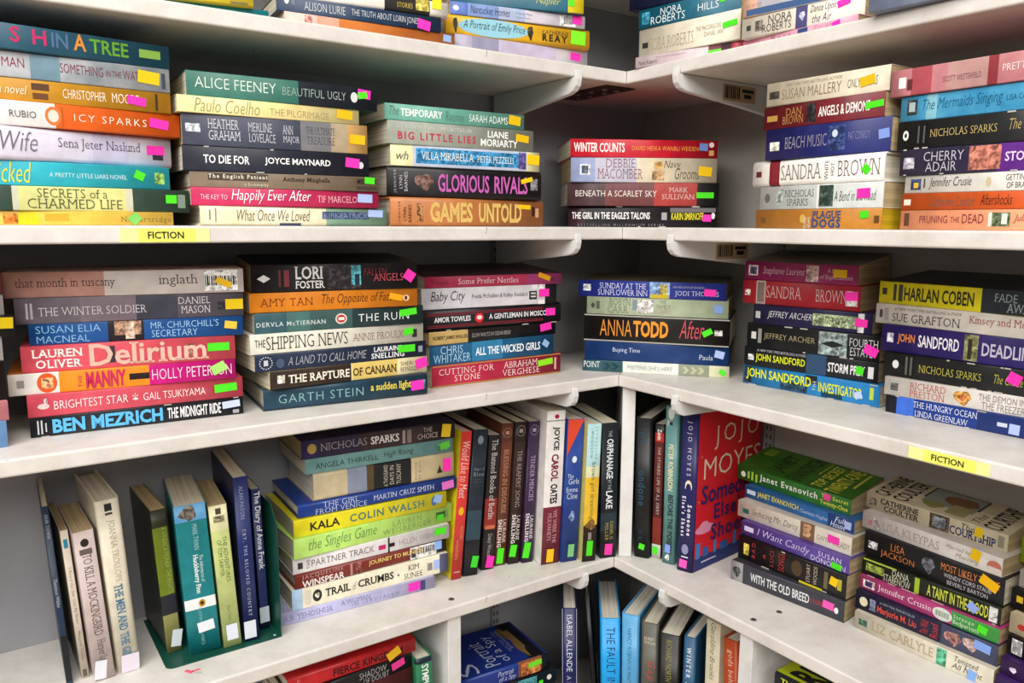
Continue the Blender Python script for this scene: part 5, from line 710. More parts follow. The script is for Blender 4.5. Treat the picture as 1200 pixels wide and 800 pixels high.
{'k': 't', 'p': [-33.6, -22.7, 993.6], 'y': 30.77, 'n': 1.65, 's': 1, 'd': [194.3, 20.3, 126.3], 'c': '#a8cdd0', 'l': 'pale blue and yellow book with brown base, standing left of the corner post', 'g': 'books: standing left of the corner post', 'b': [(-38.2, -22.7, '#d8d8b0'), (-22.7, 45.1, '#e0b428'), (45.1, 97.1, '#2a1a14')], 'i': [(36.3, 52.1, 0.05, 0.95, '#7a5a1c', 'star'), (55.6, 66.2, 0.35, 0.6, '#8a8480')], 't': [('JACQUELINE', -92.8, -48.5, 0.55, 0.72, '#3a5a60', 's'), ('WOODSON', -87.8, -51.3, 0.25, 0.42, '#3a5a60', 's'), ('brown girl dreaming', -43.4, 36.3, 0.3, 0.7, '#3a4a3c', 's')], 'q': [(78.1, 10.1, 21.4, 9.1, '#4be01c', 2)], 'v': '#c8c078'},
{'k': 't', 'p': [-8.2, -4.5, 993.3], 'y': 26.89, 'n': -0.27, 's': 1, 'd': [193.4, 23.9, 125.7], 'c': '#10161c', 'l': 'black book with white sans title, standing left of the corner post', 'g': 'books: standing left of the corner post', 'b': [(31.8, 56.7, '#1c3038')], 't': [('THE', -85.4, -76.8, 0.4, 0.6, '#a8b4b8', 's'), ('ORPHANAGE', -74.0, -17.7, 0.3, 0.7, '#e0e8ea', 'b'), ('BY THE', -15.9, -1.8, 0.4, 0.6, '#a8b4b8', 's'), ('LAKE', -0.1, 25.4, 0.3, 0.7, '#e0e8ea', 'b'), ('DANIEL G.', 44.2, 71.1, 0.58, 0.78, '#b8a04c', 's'), ('MILLER', 46.0, 71.1, 0.28, 0.48, '#b8a04c', 's')], 'q': [(84.4, 12.1, 15.9, 11.2, '#f23aa8', 4)]},
{'k': 'h', 'p': [37.2, 4.3, 993.4], 'y': -16.8, 'n': -0.68, 's': 1, 'd': [199.2, 22.9, 135.5], 'c': '#141618', 'l': 'black book with faint blue lettering, standing right of the corner post', 'g': 'books: standing right of the corner post', 't': [('lyla', -84.7, -64.9, 0.25, 0.7, '#1f4a62', 'b'), ('undone', -25.1, 24.4, 0.25, 0.7, '#1f4a62', 'b'), ('nk', 59.6, 74.5, 0.3, 0.6, '#1a3a4c', 'b')], 'q': [(83.4, 12.0, 8.2, 8.1, '#4be01c', 12)]},
{'k': 't', 'p': [57.2, 4.8, 993.3], 'y': -23.23, 'n': -0.14, 's': 1, 'd': [192.5, 13.1, 125.2], 'c': '#5a1f1c', 'l': 'narrow dark red book with white lettering, standing right of the corner post', 'g': 'books: standing right of the corner post', 'b': [(-96.3, -83.7, '#1c1a1c'), (-83.7, -71.2, '#b02a28'), (-0.4, 36.4, '#4a1c1c'), (36.4, 73.6, '#7a2a22'), (75.5, 96.1, '#c8ccc4')], 't': [('Zevin', -89.1, -73.7, 0.3, 0.75, '#e8e4e0', 'b'), ('THE STORIED LIFE OF A.J. FIKRY', -64.0, 32.7, 0.3, 0.7, '#d8c8c0', 'r')], 'q': [(84.2, 5.3, 10.4, 7.6, '#4be01c', 6)]},
{'k': 'h', 'p': [73.5, -9.7, 993.3], 'y': -25.86, 'n': -0.46, 's': 1, 'd': [220.2, 19.7, 149.7], 'c': '#5f8f8e', 'l': 'pale teal hardback with cream and black capitals, standing right of the corner post', 'g': 'books: standing right of the corner post', 'i': [(-109.6, -92.1, 0.25, 0.7, '#c8ccc4', 'oval'), (-92.1, -83.3, 0.2, 0.7, '#a8b8b4', 'tri'), (-89.3, -85.1, 0.35, 0.6, '#1c2424'), (95.5, 105.8, 0.25, 0.65, '#d8e4e0', 'star')], 't': [('PETER ROBINSON', -58.6, 5.6, 0.35, 0.72, '#e8dcae', 'b'), ('BEFORE THE POISON', 11.7, 94.7, 0.4, 0.78, '#1c2424', 'b')], 'q': [(88.3, 9.3, 11.7, 7.5, '#7fa0e8', 3)]},
{'k': 'h', 'p': [94.7, -30.3, 993.3], 'y': -25.89, 'n': 0.22, 's': 1, 'd': [218.3, 24.0, 148.4], 'c': '#1f1f58', 'l': 'navy hardback with bright red illustrated front, standing right of the corner post', 'g': 'books: standing right of the corner post', 'i': [(-18.1, -0.6, 0.35, 0.75, '#e8d8c0', 'moon'), (70.6, 85.0, 0.3, 0.7, '#8a88b0', 'oval'), (87.6, 89.7, 0.3, 0.7, '#c8c8d8')], 't': [('JOJO MOYES', -97.8, -24.1, 0.35, 0.65, '#dcd8ea', 's'), ('Someone', 15.3, 58.0, 0.55, 0.8, '#f0ecf4', 'b'), ("Else's Shoes", 4.7, 59.8, 0.22, 0.45, '#f0ecf4', 'b')], 'q': [(98.2, 10.3, 11.5, 10.9, '#f256b4', 5)], 'v': '#1f1f58', 'f': 'jojo', 'z': 0.034},
{'k': 'm', 'p': [224.2, -30.4, 1107.8], 'y': -46.12, 'n': 0.0, 's': 0, 'd': [172.1, 19.9, 67.0], 'c': '#2c6e28', 'l': 'grass green paperback with white name, topmost in green-topped pile, lower right shelf', 'g': 'books: green-topped pile, lower right shelf', 'i': [(-79.5, -71.5, 0.25, 0.65, '#dfeadc', 'oval'), (-68.1, -65.0, 0.25, 0.75, '#a8d048'), (-62.0, -58.5, 0.2, 0.8, '#a8d048'), (-55.1, -51.7, 0.15, 0.7, '#a8d048')], 't': [('Janet Evanovich', -47.9, 40.5, 0.25, 0.8, '#f4f6f0', 'b'), ('Top Secret', 46.0, 82.9, 0.55, 0.88, '#d8dc5a', 'b'), ('Twenty-One', 44.2, 82.9, 0.12, 0.48, '#d8dc5a', 'b')], 'q': [(54.3, 14.3, 9.1, 8.4, '#f04a9c', 10)], 'u': '#2c5a14', 'f': 'green', 'w': 0.016},
{'k': 'm', 'p': [229.0, -52.1, 1090.9], 'y': -45.47, 'n': 0.0, 's': 0, 'd': [160.4, 16.9, 79.8], 'c': '#2a68a8', 'l': 'sky blue paperback with yellow name, second in green-topped pile, lower right shelf', 'g': 'books: green-topped pile, lower right shelf', 'b': [(45.0, 80.2, '#1c3a78')], 'i': [(-76.8, -62.9, 0.35, 0.7, '#c8d8e8')], 't': [('JANET EVANOVICH', -60.0, 3.3, 0.25, 0.78, '#d8d058', 'b'), ('Charlotte Hughes', 5.9, 45.0, 0.25, 0.62, '#c8d8ea', 'i'), ('Full', 54.8, 69.1, 0.5, 0.9, '#f0f4f8', 'i'), ('House', 49.2, 69.1, 0.1, 0.5, '#f0f4f8', 'i')], 'q': [(72.4, 9.1, 8.5, 9.4, '#a8bcf0', 5)]},
{'k': 'm', 'p': [222.1, -64.6, 1068.7], 'y': -43.7, 'n': 0.0, 's': 0, 'd': [162.9, 22.2, 92.4], 'c': '#d6cec0', 'l': 'cream paperback with bronze photo panel, third in green-topped pile, lower right shelf', 'g': 'books: green-topped pile, lower right shelf', 'b': [(12.8, 32.7, '#7a5a44')], 'i': [(-73.8, -64.0, 0.3, 0.6, '#2c5a58'), (-77.2, -74.7, 0.2, 0.8, '#8a8478'), (17.4, 28.1, 0.2, 0.95, '#a8805c')], 't': [('Seducing Mr. Darcy', -58.7, 10.2, 0.25, 0.75, '#77685a', 'i'), ('GWYN CREADY', 36.2, 79.4, 0.28, 0.6, '#8a7c78', 's')], 'q': [(58.2, 13.0, 15.0, 9.4, '#f23aac', 3)]},
{'k': 'm', 'p': [222.0, -78.2, 1050.0], 'y': -44.09, 'n': 0.0, 's': 0, 'd': [153.4, 18.7, 93.5], 'c': '#55408e', 'l': 'purple paperback with white outline title, fourth in green-topped pile, lower right shelf', 'g': 'books: green-topped pile, lower right shelf', 'i': [(-71.9, -57.6, 0.35, 0.7, '#d0c8e4')], 't': [('I Want Candy', -51.6, 25.0, 0.2, 0.85, '#c8bce0', 'i'), ('SUSAN', 36.2, 66.5, 0.52, 0.85, '#e0d8ee', 's'), ('DONOVAN', 26.8, 72.3, 0.1, 0.44, '#e0d8ee', 's')], 'q': [(60.8, 5.1, 12.9, 7.5, '#4be01c', 3)]},
{'k': 'm', 'p': [219.3, -82.2, 1019.5], 'y': -42.86, 'n': 0.0, 's': 0, 'd': [152.1, 30.5, 92.8], 'c': '#181412', 'l': 'thick black paperback with red and yellow lettering, fifth in green-topped pile, lower right shelf', 'g': 'books: green-topped pile, lower right shelf', 'i': [(-67.6, -59.6, 0.25, 0.75, '#c8b040'), (3.3, 18.2, 0.2, 0.85, '#4a3a24', 'oval'), (14.7, 45.7, 0.0, 0.08, '#e0d020'), (47.4, 52.4, 0.15, 0.85, '#6a6040'), (64.9, 70.4, 0.3, 0.75, '#b8a83c'), (-38.0, -30.9, 0.0, 0.045, '#b8b4ac'), (-11.5, -6.2, 0.95, 1.0, '#b8b4ac'), (45.3, 52.3, 0.0, 0.045, '#b8b4ac'), (-36.1, -30.7, 0.0, 0.045, '#b8b4ac'), (-39.6, -27.9, 0.0, 0.045, '#b8b4ac')], 't': [('BAD', -54.4, -49.3, 0.25, 0.9, '#b83a30', 'v'), ('&', -37.7, -33.8, 0.4, 0.6, '#b83a30', 'v'), ('LUCI', -27.4, -21.7, 0.2, 0.85, '#b83a30', 'v'), ('SONGS', -15.0, -6.2, 0.15, 0.9, '#b83a30', 'v'), ('STUART', 24.5, 29.4, 0.15, 0.9, '#c8b8a0', 'v'), ('WOODS', 33.9, 39.0, 0.15, 0.9, '#c8b8a0', 'v')], 'q': [(60.5, 17.8, 9.6, 10.6, '#f2c400', 12)]},
{'k': 'm', 'p': [214.0, -89.7, 993.3], 'y': -39.02, 'n': 0.0, 's': 0, 'd': [153.6, 26.3, 93.7], 'c': '#34353e', 'l': 'dark grey paperback with white bold title, bottom in green-topped pile, lower right shelf', 'g': 'books: green-topped pile, lower right shelf', 'b': [(-76.8, -59.1, '#9a9a9c')], 'i': [(-74.5, -62.2, 0.2, 0.85, '#3a3a3e', 'star'), (64.5, 69.8, 0.3, 0.6, '#e0e0e0', 'oval')], 't': [('WITH THE OLD BREED', -47.8, 33.2, 0.28, 0.72, '#d8d8da', 'b'), ('E.B. SLEDGE', 35.5, 51.8, 0.4, 0.62, '#a83a40', 'b')], 'q': [(57.4, 14.9, 13.7, 9.4, '#f256b4', 4)]},
{'k': 'm', 'p': [355.1, -150.9, 1120.9], 'y': -47.65, 'n': 0.0, 's': 0, 'd': [160.0, 19.3, 57.6], 'c': '#bcb196', 'l': 'beige paperback with black swash title on top, topmost in pile below right yellow tag', 'g': 'books: pile below right yellow tag', 'i': [(-2.7, 19.4, 0.05, 0.95, '#4a3c34'), (0.7, 15.1, 0.2, 0.8, '#7a8088'), (-75.7, -66.8, 0.25, 0.7, '#6a6454'), (70.4, 76.3, 0.2, 0.85, '#8a8474')], 't': [('CATHERINE', -61.9, -15.5, 0.5, 0.85, '#2a2622', 'R'), ('COULTER', -57.3, -14.5, 0.1, 0.45, '#2a2622', 'R'), ('The', 32.3, 46.1, 0.55, 0.9, '#2a2622', 'i'), ('COURTSHIP', 20.0, 68.3, 0.1, 0.6, '#2a3060', 'R')], 'q': [(50.8, 12.8, 8.3, 10.3, '#e0c000', 5)], 'f': 'court', 'w': 0.01},
{'k': 'm', 'p': [347.1, -165.6, 1100.8], 'y': -49.08, 'n': 0.0, 's': 0, 'd': [159.2, 20.1, 72.1], 'c': '#d2ccc6', 'l': 'white paperback with thin grey capitals, second in pile below right yellow tag', 'g': 'books: pile below right yellow tag', 'i': [(-71.9, -67.2, 0.3, 0.6, '#b86a74'), (-65.3, -57.6, 0.2, 0.8, '#a8a09c'), (64.5, 79.2, 0.1, 0.75, '#c0705c', 'oval'), (65.4, 78.5, 0.1, 0.4, '#d8ccc4')], 't': [('LISA KLEYPAS', -53.8, 13.9, 0.25, 0.72, '#a09490', 'r'), ('Married by', 21.5, 47.7, 0.5, 0.8, '#8a7c74', 'i'), ('Morning', 31.9, 57.0, 0.15, 0.48, '#8a7c74', 'i')], 'q': [(52.9, 14.4, 10.1, 12.0, '#e8c000', 12)]},
{'k': 't', 'p': [348.7, -173.6, 1072.0], 'y': -46.91, 'n': 0.0, 's': 0, 'd': [154.8, 28.7, 79.6], 'c': '#17161a', 'l': 'black paperback with orange capitals and speckles, third in pile below right yellow tag', 'g': 'books: pile below right yellow tag', 'i': [(-8.8, 6.2, 0.15, 0.9, '#5a5a64', 'star'), (-72.3, -61.0, 0.35, 0.65, '#c8c8cc')], 't': [('LISA', -44.8, -28.4, 0.54, 0.84, '#c8783c', 's'), ('JACKSON', -56.5, -16.6, 0.14, 0.46, '#c8783c', 's'), ('MOST LIKELY TO DIE', 12.8, 72.4, 0.54, 0.82, '#e08a48', 's'), ('WENDY CORSI STAUB', 16.6, 65.2, 0.3, 0.46, '#d0ccd0', 's'), ('BEVERLY BARTON', 20.5, 62.2, 0.06, 0.22, '#d0ccd0', 's')], 'q': [(62.6, 19.1, 18.7, 10.7, '#f0b800', 22)]},
{'k': 'm', 'p': [345.7, -180.3, 1052.1], 'y': -45.2, 'n': 0.0, 's': 0, 'd': [151.4, 19.9, 88.4], 'c': '#1b2014', 'l': 'black paperback with lime title and torn edges, fourth in pile below right yellow tag', 'g': 'books: pile below right yellow tag', 'i': [(-13.3, -8.0, 0.05, 0.95, '#a0b830'), (-70.6, -48.7, 0.3, 0.75, '#8a9a3c'), (64.5, 72.5, 0.1, 0.9, '#d8d8d4'), (-74.3, -34.5, 0.9, 1, '#a8b840'), (-27.4, -17.4, 0.0, 0.045, '#b8b4ac'), (-67.9, -59.0, 0.0, 0.045, '#b8b4ac'), (6.2, 12.7, 0.0, 0.045, '#b8b4ac'), (67.9, 71.6, 0.0, 0.045, '#b8b4ac'), (-43.1, -34.5, 0.0, 0.045, '#b8b4ac'), (-19.8, -10.6, 0.0, 0.045, '#b8b4ac'), (9.5, 19.6, 0.0, 0.045, '#b8b4ac')], 't': [('DANA', -38.7, -19.1, 0.54, 0.9, '#d8d8c0', 'r'), ('STABENOW', -48.7, -17.4, 0.1, 0.5, '#d8d8c0', 'r'), ('A TAINT IN THE BLOOD', 0.9, 63.9, 0.2, 0.85, '#c8d048', 'b')], 'q': [(48.6, 9.9, 9.8, 8.9, '#8fa8ea', 35)]},
{'k': 'm', 'p': [343.0, -186.2, 1036.3], 'y': -46.21, 'n': 0.0, 's': 0, 'd': [153.1, 15.8, 93.4], 'c': '#b4407a', 'l': 'pink and green paperback with white name, fifth in pile below right yellow tag', 'g': 'books: pile below right yellow tag', 'b': [(29.0, 76.5, '#3a8a3c')], 'i': [(-72.3, -58.1, 0.2, 0.8, '#e0c8c4'), (-69.6, -61.1, 0.3, 0.7, '#3a2c60'), (8.9, 29.9, 0.05, 0.95, '#d8dcd4', 'oval'), (12.2, 26.8, 0.3, 0.7, '#7a8478', 'bars')], 't': [('Jennifer Crusie', -53.7, 7.6, 0.25, 0.8, '#f4e4ec', 'r'), ('Strange', 31.2, 51.9, 0.52, 0.85, '#e4f0dc', 's'), ('Bedpersons', 31.2, 57.2, 0.1, 0.5, '#e4f0dc', 's')], 'q': [(60.6, 9.1, 9.6, 8.2, '#4be01c', 12)]},
{'k': 'm', 'p': [340.0, -191.3, 1014.0], 'y': -44.51, 'n': 0.0, 's': 0, 'd': [153.7, 22.3, 93.8], 'c': '#191c38', 'l': 'dark navy paperback with red script and photo end, sixth in pile below right yellow tag', 'g': 'books: pile below right yellow tag', 'b': [(20.7, 76.9, '#3c4058')], 'i': [(-71.9, -62.0, 0.25, 0.75, '#d8cfa8', 'oval'), (23.2, 42.1, 0.1, 0.9, '#9a6a64', 'star'), (42.1, 59.8, 0.2, 0.95, '#b89a94', 'star'), (-59.5, -52.3, 0.2, 0.8, '#6a6c84')], 't': [('#1 NEW YORK TIMES BESTSELLER', -47.6, -7.6, 0.72, 0.85, '#a8a8b8', 's'), ('Marjorie M. Liu', -50.1, -5.6, 0.15, 0.6, '#d04a40', 'b'), ('The Wild', -1.0, 7.4, 0.15, 0.85, '#c83a34', 'v'), ('Road', 9.6, 17.6, 0.15, 0.85, '#c83a34', 'v')], 'q': [(62.3, 15.2, 16.0, 9.4, '#7fa0e4', 5)]},
{'k': 'm', 'p': [336.9, -198.3, 993.3], 'y': -45.18, 'n': 0.0, 's': 0, 'd': [151.3, 20.7, 92.3], 'c': '#cdc6b4', 'l': 'ivory paperback with tan capitals and green block, bottom in pile below right yellow tag', 'g': 'books: pile below right yellow tag', 'i': [(18.8, 29.1, 0.05, 0.95, '#4a9a78'), (-70.2, -60.3, 0.3, 0.65, '#3a6a58'), (-58.1, -56.6, 0.2, 0.8, '#b8b0a0')], 't': [('LIZ CARLYLE', -54.5, 15.7, 0.28, 0.78, '#a8946c', 'r'), ('Tempted', 37.4, 61.2, 0.5, 0.9, '#3c3c34', 'i'), ('All Night', 35.3, 65.5, 0.12, 0.52, '#3c3c34', 'i')], 'q': [(55.5, 5.3, 8.4, 10.7, '#7fa8e4', 8)]},
{'k': 'm', 'p': [470.6, -277.3, 1111.3], 'y': -56.67, 'n': 0.0, 's': 0, 'd': [171.4, 26.5, 52.5], 'c': '#a0c01c', 'l': 'lime green paperback, topmost in pile cut by right frame edge', 'g': 'books: pile cut by right frame edge'},
{'k': 'm', 'p': [466.0, -295.3, 1092.8], 'y': -54.61, 'n': 0.0, 's': 0, 'd': [172.2, 18.5, 72.1], 'c': '#d0ccc8', 'l': 'white paperback, second in pile cut by right frame edge', 'g': 'books: pile cut by right frame edge'},
{'k': 't', 'p': [460.3, -297.0, 1071.0], 'y': -53.84, 'n': 0.0, 's': 0, 'd': [172.4, 21.9, 78.0], 'c': '#17161a', 'l': 'black paperback with yellow emblem, third in pile cut by right frame edge', 'g': 'books: pile cut by right frame edge', 'i': [(-80.8, -74.5, 0.4, 0.7, '#d8b81c')]},
{'k': 'm', 'p': [457.5, -306.5, 1049.8], 'y': -53.1, 'n': 0.0, 's': 0, 'd': [172.2, 21.2, 88.0], 'c': '#d8cca8', 'l': 'cream paperback with a red apple emblem, fourth in pile cut by right frame edge', 'g': 'books: pile cut by right frame edge', 'i': [(-78.2, -69.9, 0.3, 0.6, '#b02a28', 'oval')]},
{'k': 'm', 'p': [455.6, -311.6, 1029.1], 'y': -52.69, 'n': 0.0, 's': 0, 'd': [172.3, 20.7, 93.1], 'c': '#1a1618', 'l': 'black paperback with white label, fifth in pile cut by right frame edge', 'g': 'books: pile cut by right frame edge', 'i': [(-81.8, -71.5, 0.15, 0.9, '#e0e0e0'), (-80.6, -72.7, 0.3, 0.8, '#2a2a2a', 'bars')]},
{'k': 'm', 'p': [449.2, -317.8, 1011.1], 'y': -51.97, 'n': 0.0, 's': 0, 'd': [172.2, 18.1, 103.0], 'c': '#3a1c5a', 'l': 'violet paperback with white mark, sixth in pile cut by right frame edge', 'g': 'books: pile cut by right frame edge', 'i': [(-77.6, -70.4, 0.3, 0.7, '#c8bcd8', 'star')], 't': [('CHRISTINE', -61.3, -33.1, 0.3, 0.7, '#d8cce4', 's')]},
{'k': 'm', 'p': [445.6, -320.5, 993.3], 'y': -51.56, 'n': 0.0, 's': 0, 'd': [172.3, 17.8, 105.1], 'c': '#40246a', 'l': 'purple paperback, bottom in pile cut by right frame edge', 'g': 'books: pile cut by right frame edge'},
{'k': 't', 'p': [-416.3, -394.7, 1652.7], 'y': 34.48, 'n': 0.0, 's': 0, 'd': [199.6, 13.6, 129.7], 'c': '#e0c832', 'l': 'yellow paperback, topmost in far left pile, top shelf', 'g': 'books: far left pile, top shelf', 'i': [(79.6, 94.7, 0.05, 0.2, '#6a6030')]},
{'k': 't', 'p': [-409.6, -378.4, 1647.4], 'y': 33.86, 'n': 0.0, 's': 0, 'd': [199.5, 5.3, 129.6], 'c': '#1a8c92', 'l': 'thin teal paperback, bottom in far left pile, top shelf', 'g': 'books: far left pile, top shelf'},
{'k': 'h', 'p': [-248.1, -231.3, 1674.0], 'y': 37.02, 'n': 0.0, 's': 0, 'd': [153.8, 16.4, 104.6], 'c': '#d8d2c8', 'l': 'white hardback with black title box, topmost in second pile from left, top shelf', 'g': 'books: second pile from left, top shelf', 'b': [(5.4, 55.9, '#1e1a14')], 'i': [(39.9, 55.0, 0.25, 0.95, '#b8a848')], 't': [('STORIES', 19.0, 36.4, 0.3, 0.6, '#c8b050', 's')], 'q': [(63.7, 13.2, 10.8, 11.2, '#e8d820', 3)]},
{'k': 't', 'p': [-261.9, -243.9, 1659.1], 'y': 39.41, 'n': 0.0, 's': 0, 'd': [176.2, 14.9, 114.6], 'c': '#1c3452', 'l': 'navy paperback with thin deco capitals, second in second pile from left, top shelf', 'g': 'books: second pile from left, top shelf', 'i': [(-80.2, -75.6, 0.5, 0.95, '#dcdcdc', 'oval'), (-73.3, -69.5, 0.5, 0.9, '#6a7888')], 't': [('ALISON LURIE', -60.5, -18.6, 0.25, 0.8, '#c8ccd0', 's'), ('THE TRUTH ABOUT LORIN JONES', -12.0, 62.2, 0.2, 0.75, '#c8ccd0', 's')], 'q': [(68.1, 5.1, 14.5, 10.0, '#ff2fb4', 10)]},
{'k': 't', 'p': [-252.9, -235.8, 1647.4], 'y': 41.55, 'n': 0.0, 's': 0, 'd': [187.0, 11.7, 121.6], 'c': '#d07a34', 'l': 'peach and orange paperback, bottom in second pile from left, top shelf', 'g': 'books: second pile from left, top shelf', 'b': [(-93.5, -60.6, '#d6b4a8'), (-60.6, -37.8, '#d89a84')], 'i': [(-73.3, -65.4, 0.2, 0.9, '#d88a84')], 'q': [(84.8, 6.8, 9.6, 7.2, '#8fb0ec', 3)], 'm': '#c06a2c'},
{'k': 'm', 'p': [-122.5, -106.8, 1701.5], 'y': 26.24, 'n': 0.0, 's': 0, 'd': [161.9, 20.1, 98.8], 'c': '#12586e', 'l': 'dark teal paperback with yellow right end, topmost in pile left of corner, top shelf', 'g': 'books: pile left of corner, top shelf', 'b': [(61.2, 81.0, '#d8c21c')], 't': [('Napier', 21.5, 51.5, 0.25, 0.75, '#c0c04c', 'i')], 'q': [(65.3, 11.5, 7.2, 8.4, '#4be01c', 0)]},
{'k': 'm', 'p': [-121.0, -104.9, 1687.2], 'y': 33.22, 'n': 0.0, 's': 0, 'd': [171.7, 14.3, 104.8], 'c': '#b8c0d4', 'l': 'blue and white paperback with script title, second in pile left of corner, top shelf', 'g': 'books: pile left of corner, top shelf', 'b': [(-85.9, -64.8, '#4a68b0'), (-64.8, -26.9, '#7a92c4'), (-26.9, 6.5, '#a8b4d0'), (6.5, 85.9, '#cfcad4')], 'i': [(-82.7, -75.4, 0.3, 0.7, '#d8e0f0', 'oval'), (51.4, 73.3, 0.05, 0.95, '#e4e4e2'), (57.3, 68.8, 0.2, 0.85, '#2a2a2c', 'bars')], 't': [('Nantucket Homes', -61.6, -13.1, 0.25, 0.85, '#2c3a60', 'i'), ('A Novel Most', -6.2, 15.6, 0.55, 0.72, '#6a7288', 's'), ('Cape Town', -4.8, 13.6, 0.2, 0.4, '#6a7288', 's')], 'q': [(75.1, 8.8, 13.1, 9.6, '#ff2fb4', 3)]},
{'k': 'h', 'p': [-120.5, -103.6, 1664.3], 'y': 34.74, 'n': 0.0, 's': 0, 'd': [186.4, 22.9, 126.8], 'c': '#dca81c', 'l': 'golden yellow paperback with pale blue title oval, third in pile left of corner, top shelf', 'g': 'books: pile left of corner, top shelf', 'i': [(-78.4, 10.2, 0.08, 0.95, '#8fc4d4', 'oval'), (-84.5, -78.4, 0.1, 0.95, '#3a3018', 'star'), (8.8, 16.9, 0.1, 0.95, '#3a3018', 'star')], 't': [('A Portrait of Emily Price', -71.7, 5.9, 0.3, 0.8, '#2c3a34', 'i'), ('KATHERINE', 28.6, 63.7, 0.55, 0.75, '#3a2c14', 's'), ('REAY', 28.6, 62.5, 0.2, 0.55, '#2a2010', 'B')], 'q': [(77.0, 12.2, 20.1, 15.8, '#7ae41c', 2)]},
{'k': 'm', 'p': [-116.5, -99.7, 1647.4], 'y': 41.04, 'n': 0.0, 's': 0, 'd': [183.7, 16.9, 106.0], 'c': '#b8b2c4', 'l': 'pale lilac paperback, bottom in pile left of corner, top shelf', 'g': 'books: pile left of corner, top shelf', 'b': [(-69.5, -34.8, '#8f8ca4'), (-34.8, 45.1, '#bcb2c8'), (45.1, 91.8, '#cac2cc')], 'q': [(73.8, 9.1, 15.2, 8.8, '#ff2fb4', 4)], 'm': '#a8a2b8'},
{'k': 'm', 'p': [63.3, -48.8, 1717.3], 'y': -31.07, 'n': 0.0, 's': 0, 'd': [143.3, 19.0, 91.5], 'c': '#141a38', 'l': 'midnight navy paperback, topmost in pile right of corner, top shelf', 'g': 'books: pile right of corner, top shelf'},
{'k': 'm', 'p': [71.6, -55.3, 1693.8], 'y': -34.98, 'n': 0.0, 's': 0, 'd': [140.8, 23.5, 91.5], 'c': '#15566c', 'l': 'ocean teal paperback with white name, second in pile right of corner, top shelf', 'g': 'books: pile right of corner, top shelf', 'i': [(-65.3, -54.1, 0.2, 0.8, '#2f86a0')], 't': [('NORA', -38.0, -8.0, 0.52, 0.86, '#e0eaec', 's'), ('ROBERTS', -51.8, -3.0, 0.12, 0.5, '#e0eaec', 's'), ('HILLS', 14.5, 42.1, 0.3, 0.65, '#e0eaec', 's')], 'q': [(46.9, 14.3, 6.1, 4.7, '#4be01c', 0)], 'm': '#1c6a80'},
{'k': 'm', 'p': [72.3, -56.2, 1660.7], 'y': -37.56, 'n': 0.0, 's': 0, 'd': [144.0, 33.1, 91.5], 'c': '#ddd5c0', 'l': 'cream paperback with thin grey capitals, third in pile right of corner, top shelf', 'g': 'books: pile right of corner, top shelf', 'i': [(-66.8, -58.1, 0.3, 0.5, '#2c2c28')], 't': [('NORA ROBERTS', -58.1, 9.4, 0.18, 0.6, '#a89c84', 'r'), ('THE MACGREGORS', 12.3, 46.6, 0.52, 0.68, '#8a7c64', 's'), ('DANIEL IAN', 24.7, 49.4, 0.3, 0.46, '#8a7c64', 's')], 'q': [(58.5, 18.8, 19.0, 6.5, '#4be01c', -5)]},
{'k': 'm', 'p': [72.6, -55.4, 1647.4], 'y': -32.66, 'n': 0.0, 's': 0, 'd': [145.4, 13.2, 91.5], 'c': '#e4d0d4', 'l': 'pale pink paperback with red and black end, bottom in pile right of corner, top shelf', 'g': 'books: pile right of corner, top shelf', 'b': [(28.8, 45.3, '#7a4450'), (45.3, 58.7, '#4a2c34'), (58.7, 72.7, '#b8344c')], 't': [('Nora Roberts', -67.6, -41.1, 0.2, 0.6, '#4a3c40', 's'), ('A New York Times Bestselling Author', -42.6, -0.9, 0.6, 0.78, '#8a7c80', 's')], 'q': [(37.1, 5.0, 17.1, 5.3, '#6ad83a', 0)]},
{'k': 'm', 'p': [174.7, -160.6, 1676.7], 'y': -38.46, 'n': 0.0, 's': 0, 'd': [116.9, 18.6, 91.5], 'c': '#dcae94', 'l': 'peach paperback with blue flower border, topmost in second pile right of corner, top shelf', 'g': 'books: second pile right of corner, top shelf', 'b': [(-40.9, 58.4, '#a8a8b0')], 'i': [(-53.9, 55.5, 0.05, 0.4, '#3c5a86')], 't': [('JANE FEATHER', -55.2, -35.8, 0.4, 0.7, '#b08a78', 'i')]},
{'k': 'm', 'p': [182.2, -165.4, 1655.3], 'y': -39.87, 'n': 0.0, 's': 0, 'd': [138.4, 21.4, 91.5], 'c': '#dcd4c4', 'l': 'cream paperback with navy flower panel, second in second pile right of corner, top shelf', 'g': 'books: second pile right of corner, top shelf', 'b': [(-4.6, 8.5, '#4a4878')], 'i': [(-1.0, 6.1, 0.3, 0.8, '#b8b8d0', 'star'), (-63.2, -57.9, 0.35, 0.6, '#3a3630'), (-52.6, -43.4, 0.25, 0.75, '#6a665c')], 't': [('NORA', -36.5, -9.0, 0.52, 0.9, '#3a3630', 's'), ('ROBERTS', -43.2, -9.5, 0.12, 0.5, '#3a3630', 's'), ('Dance Upon', 12.0, 39.4, 0.5, 0.92, '#3a3a58', 'i'), ('the Air', 14.4, 35.0, 0.1, 0.48, '#3a3a58', 'i')], 'q': [(47.5, 16.0, 13.3, 6.5, '#ff2fb4', -12)]},
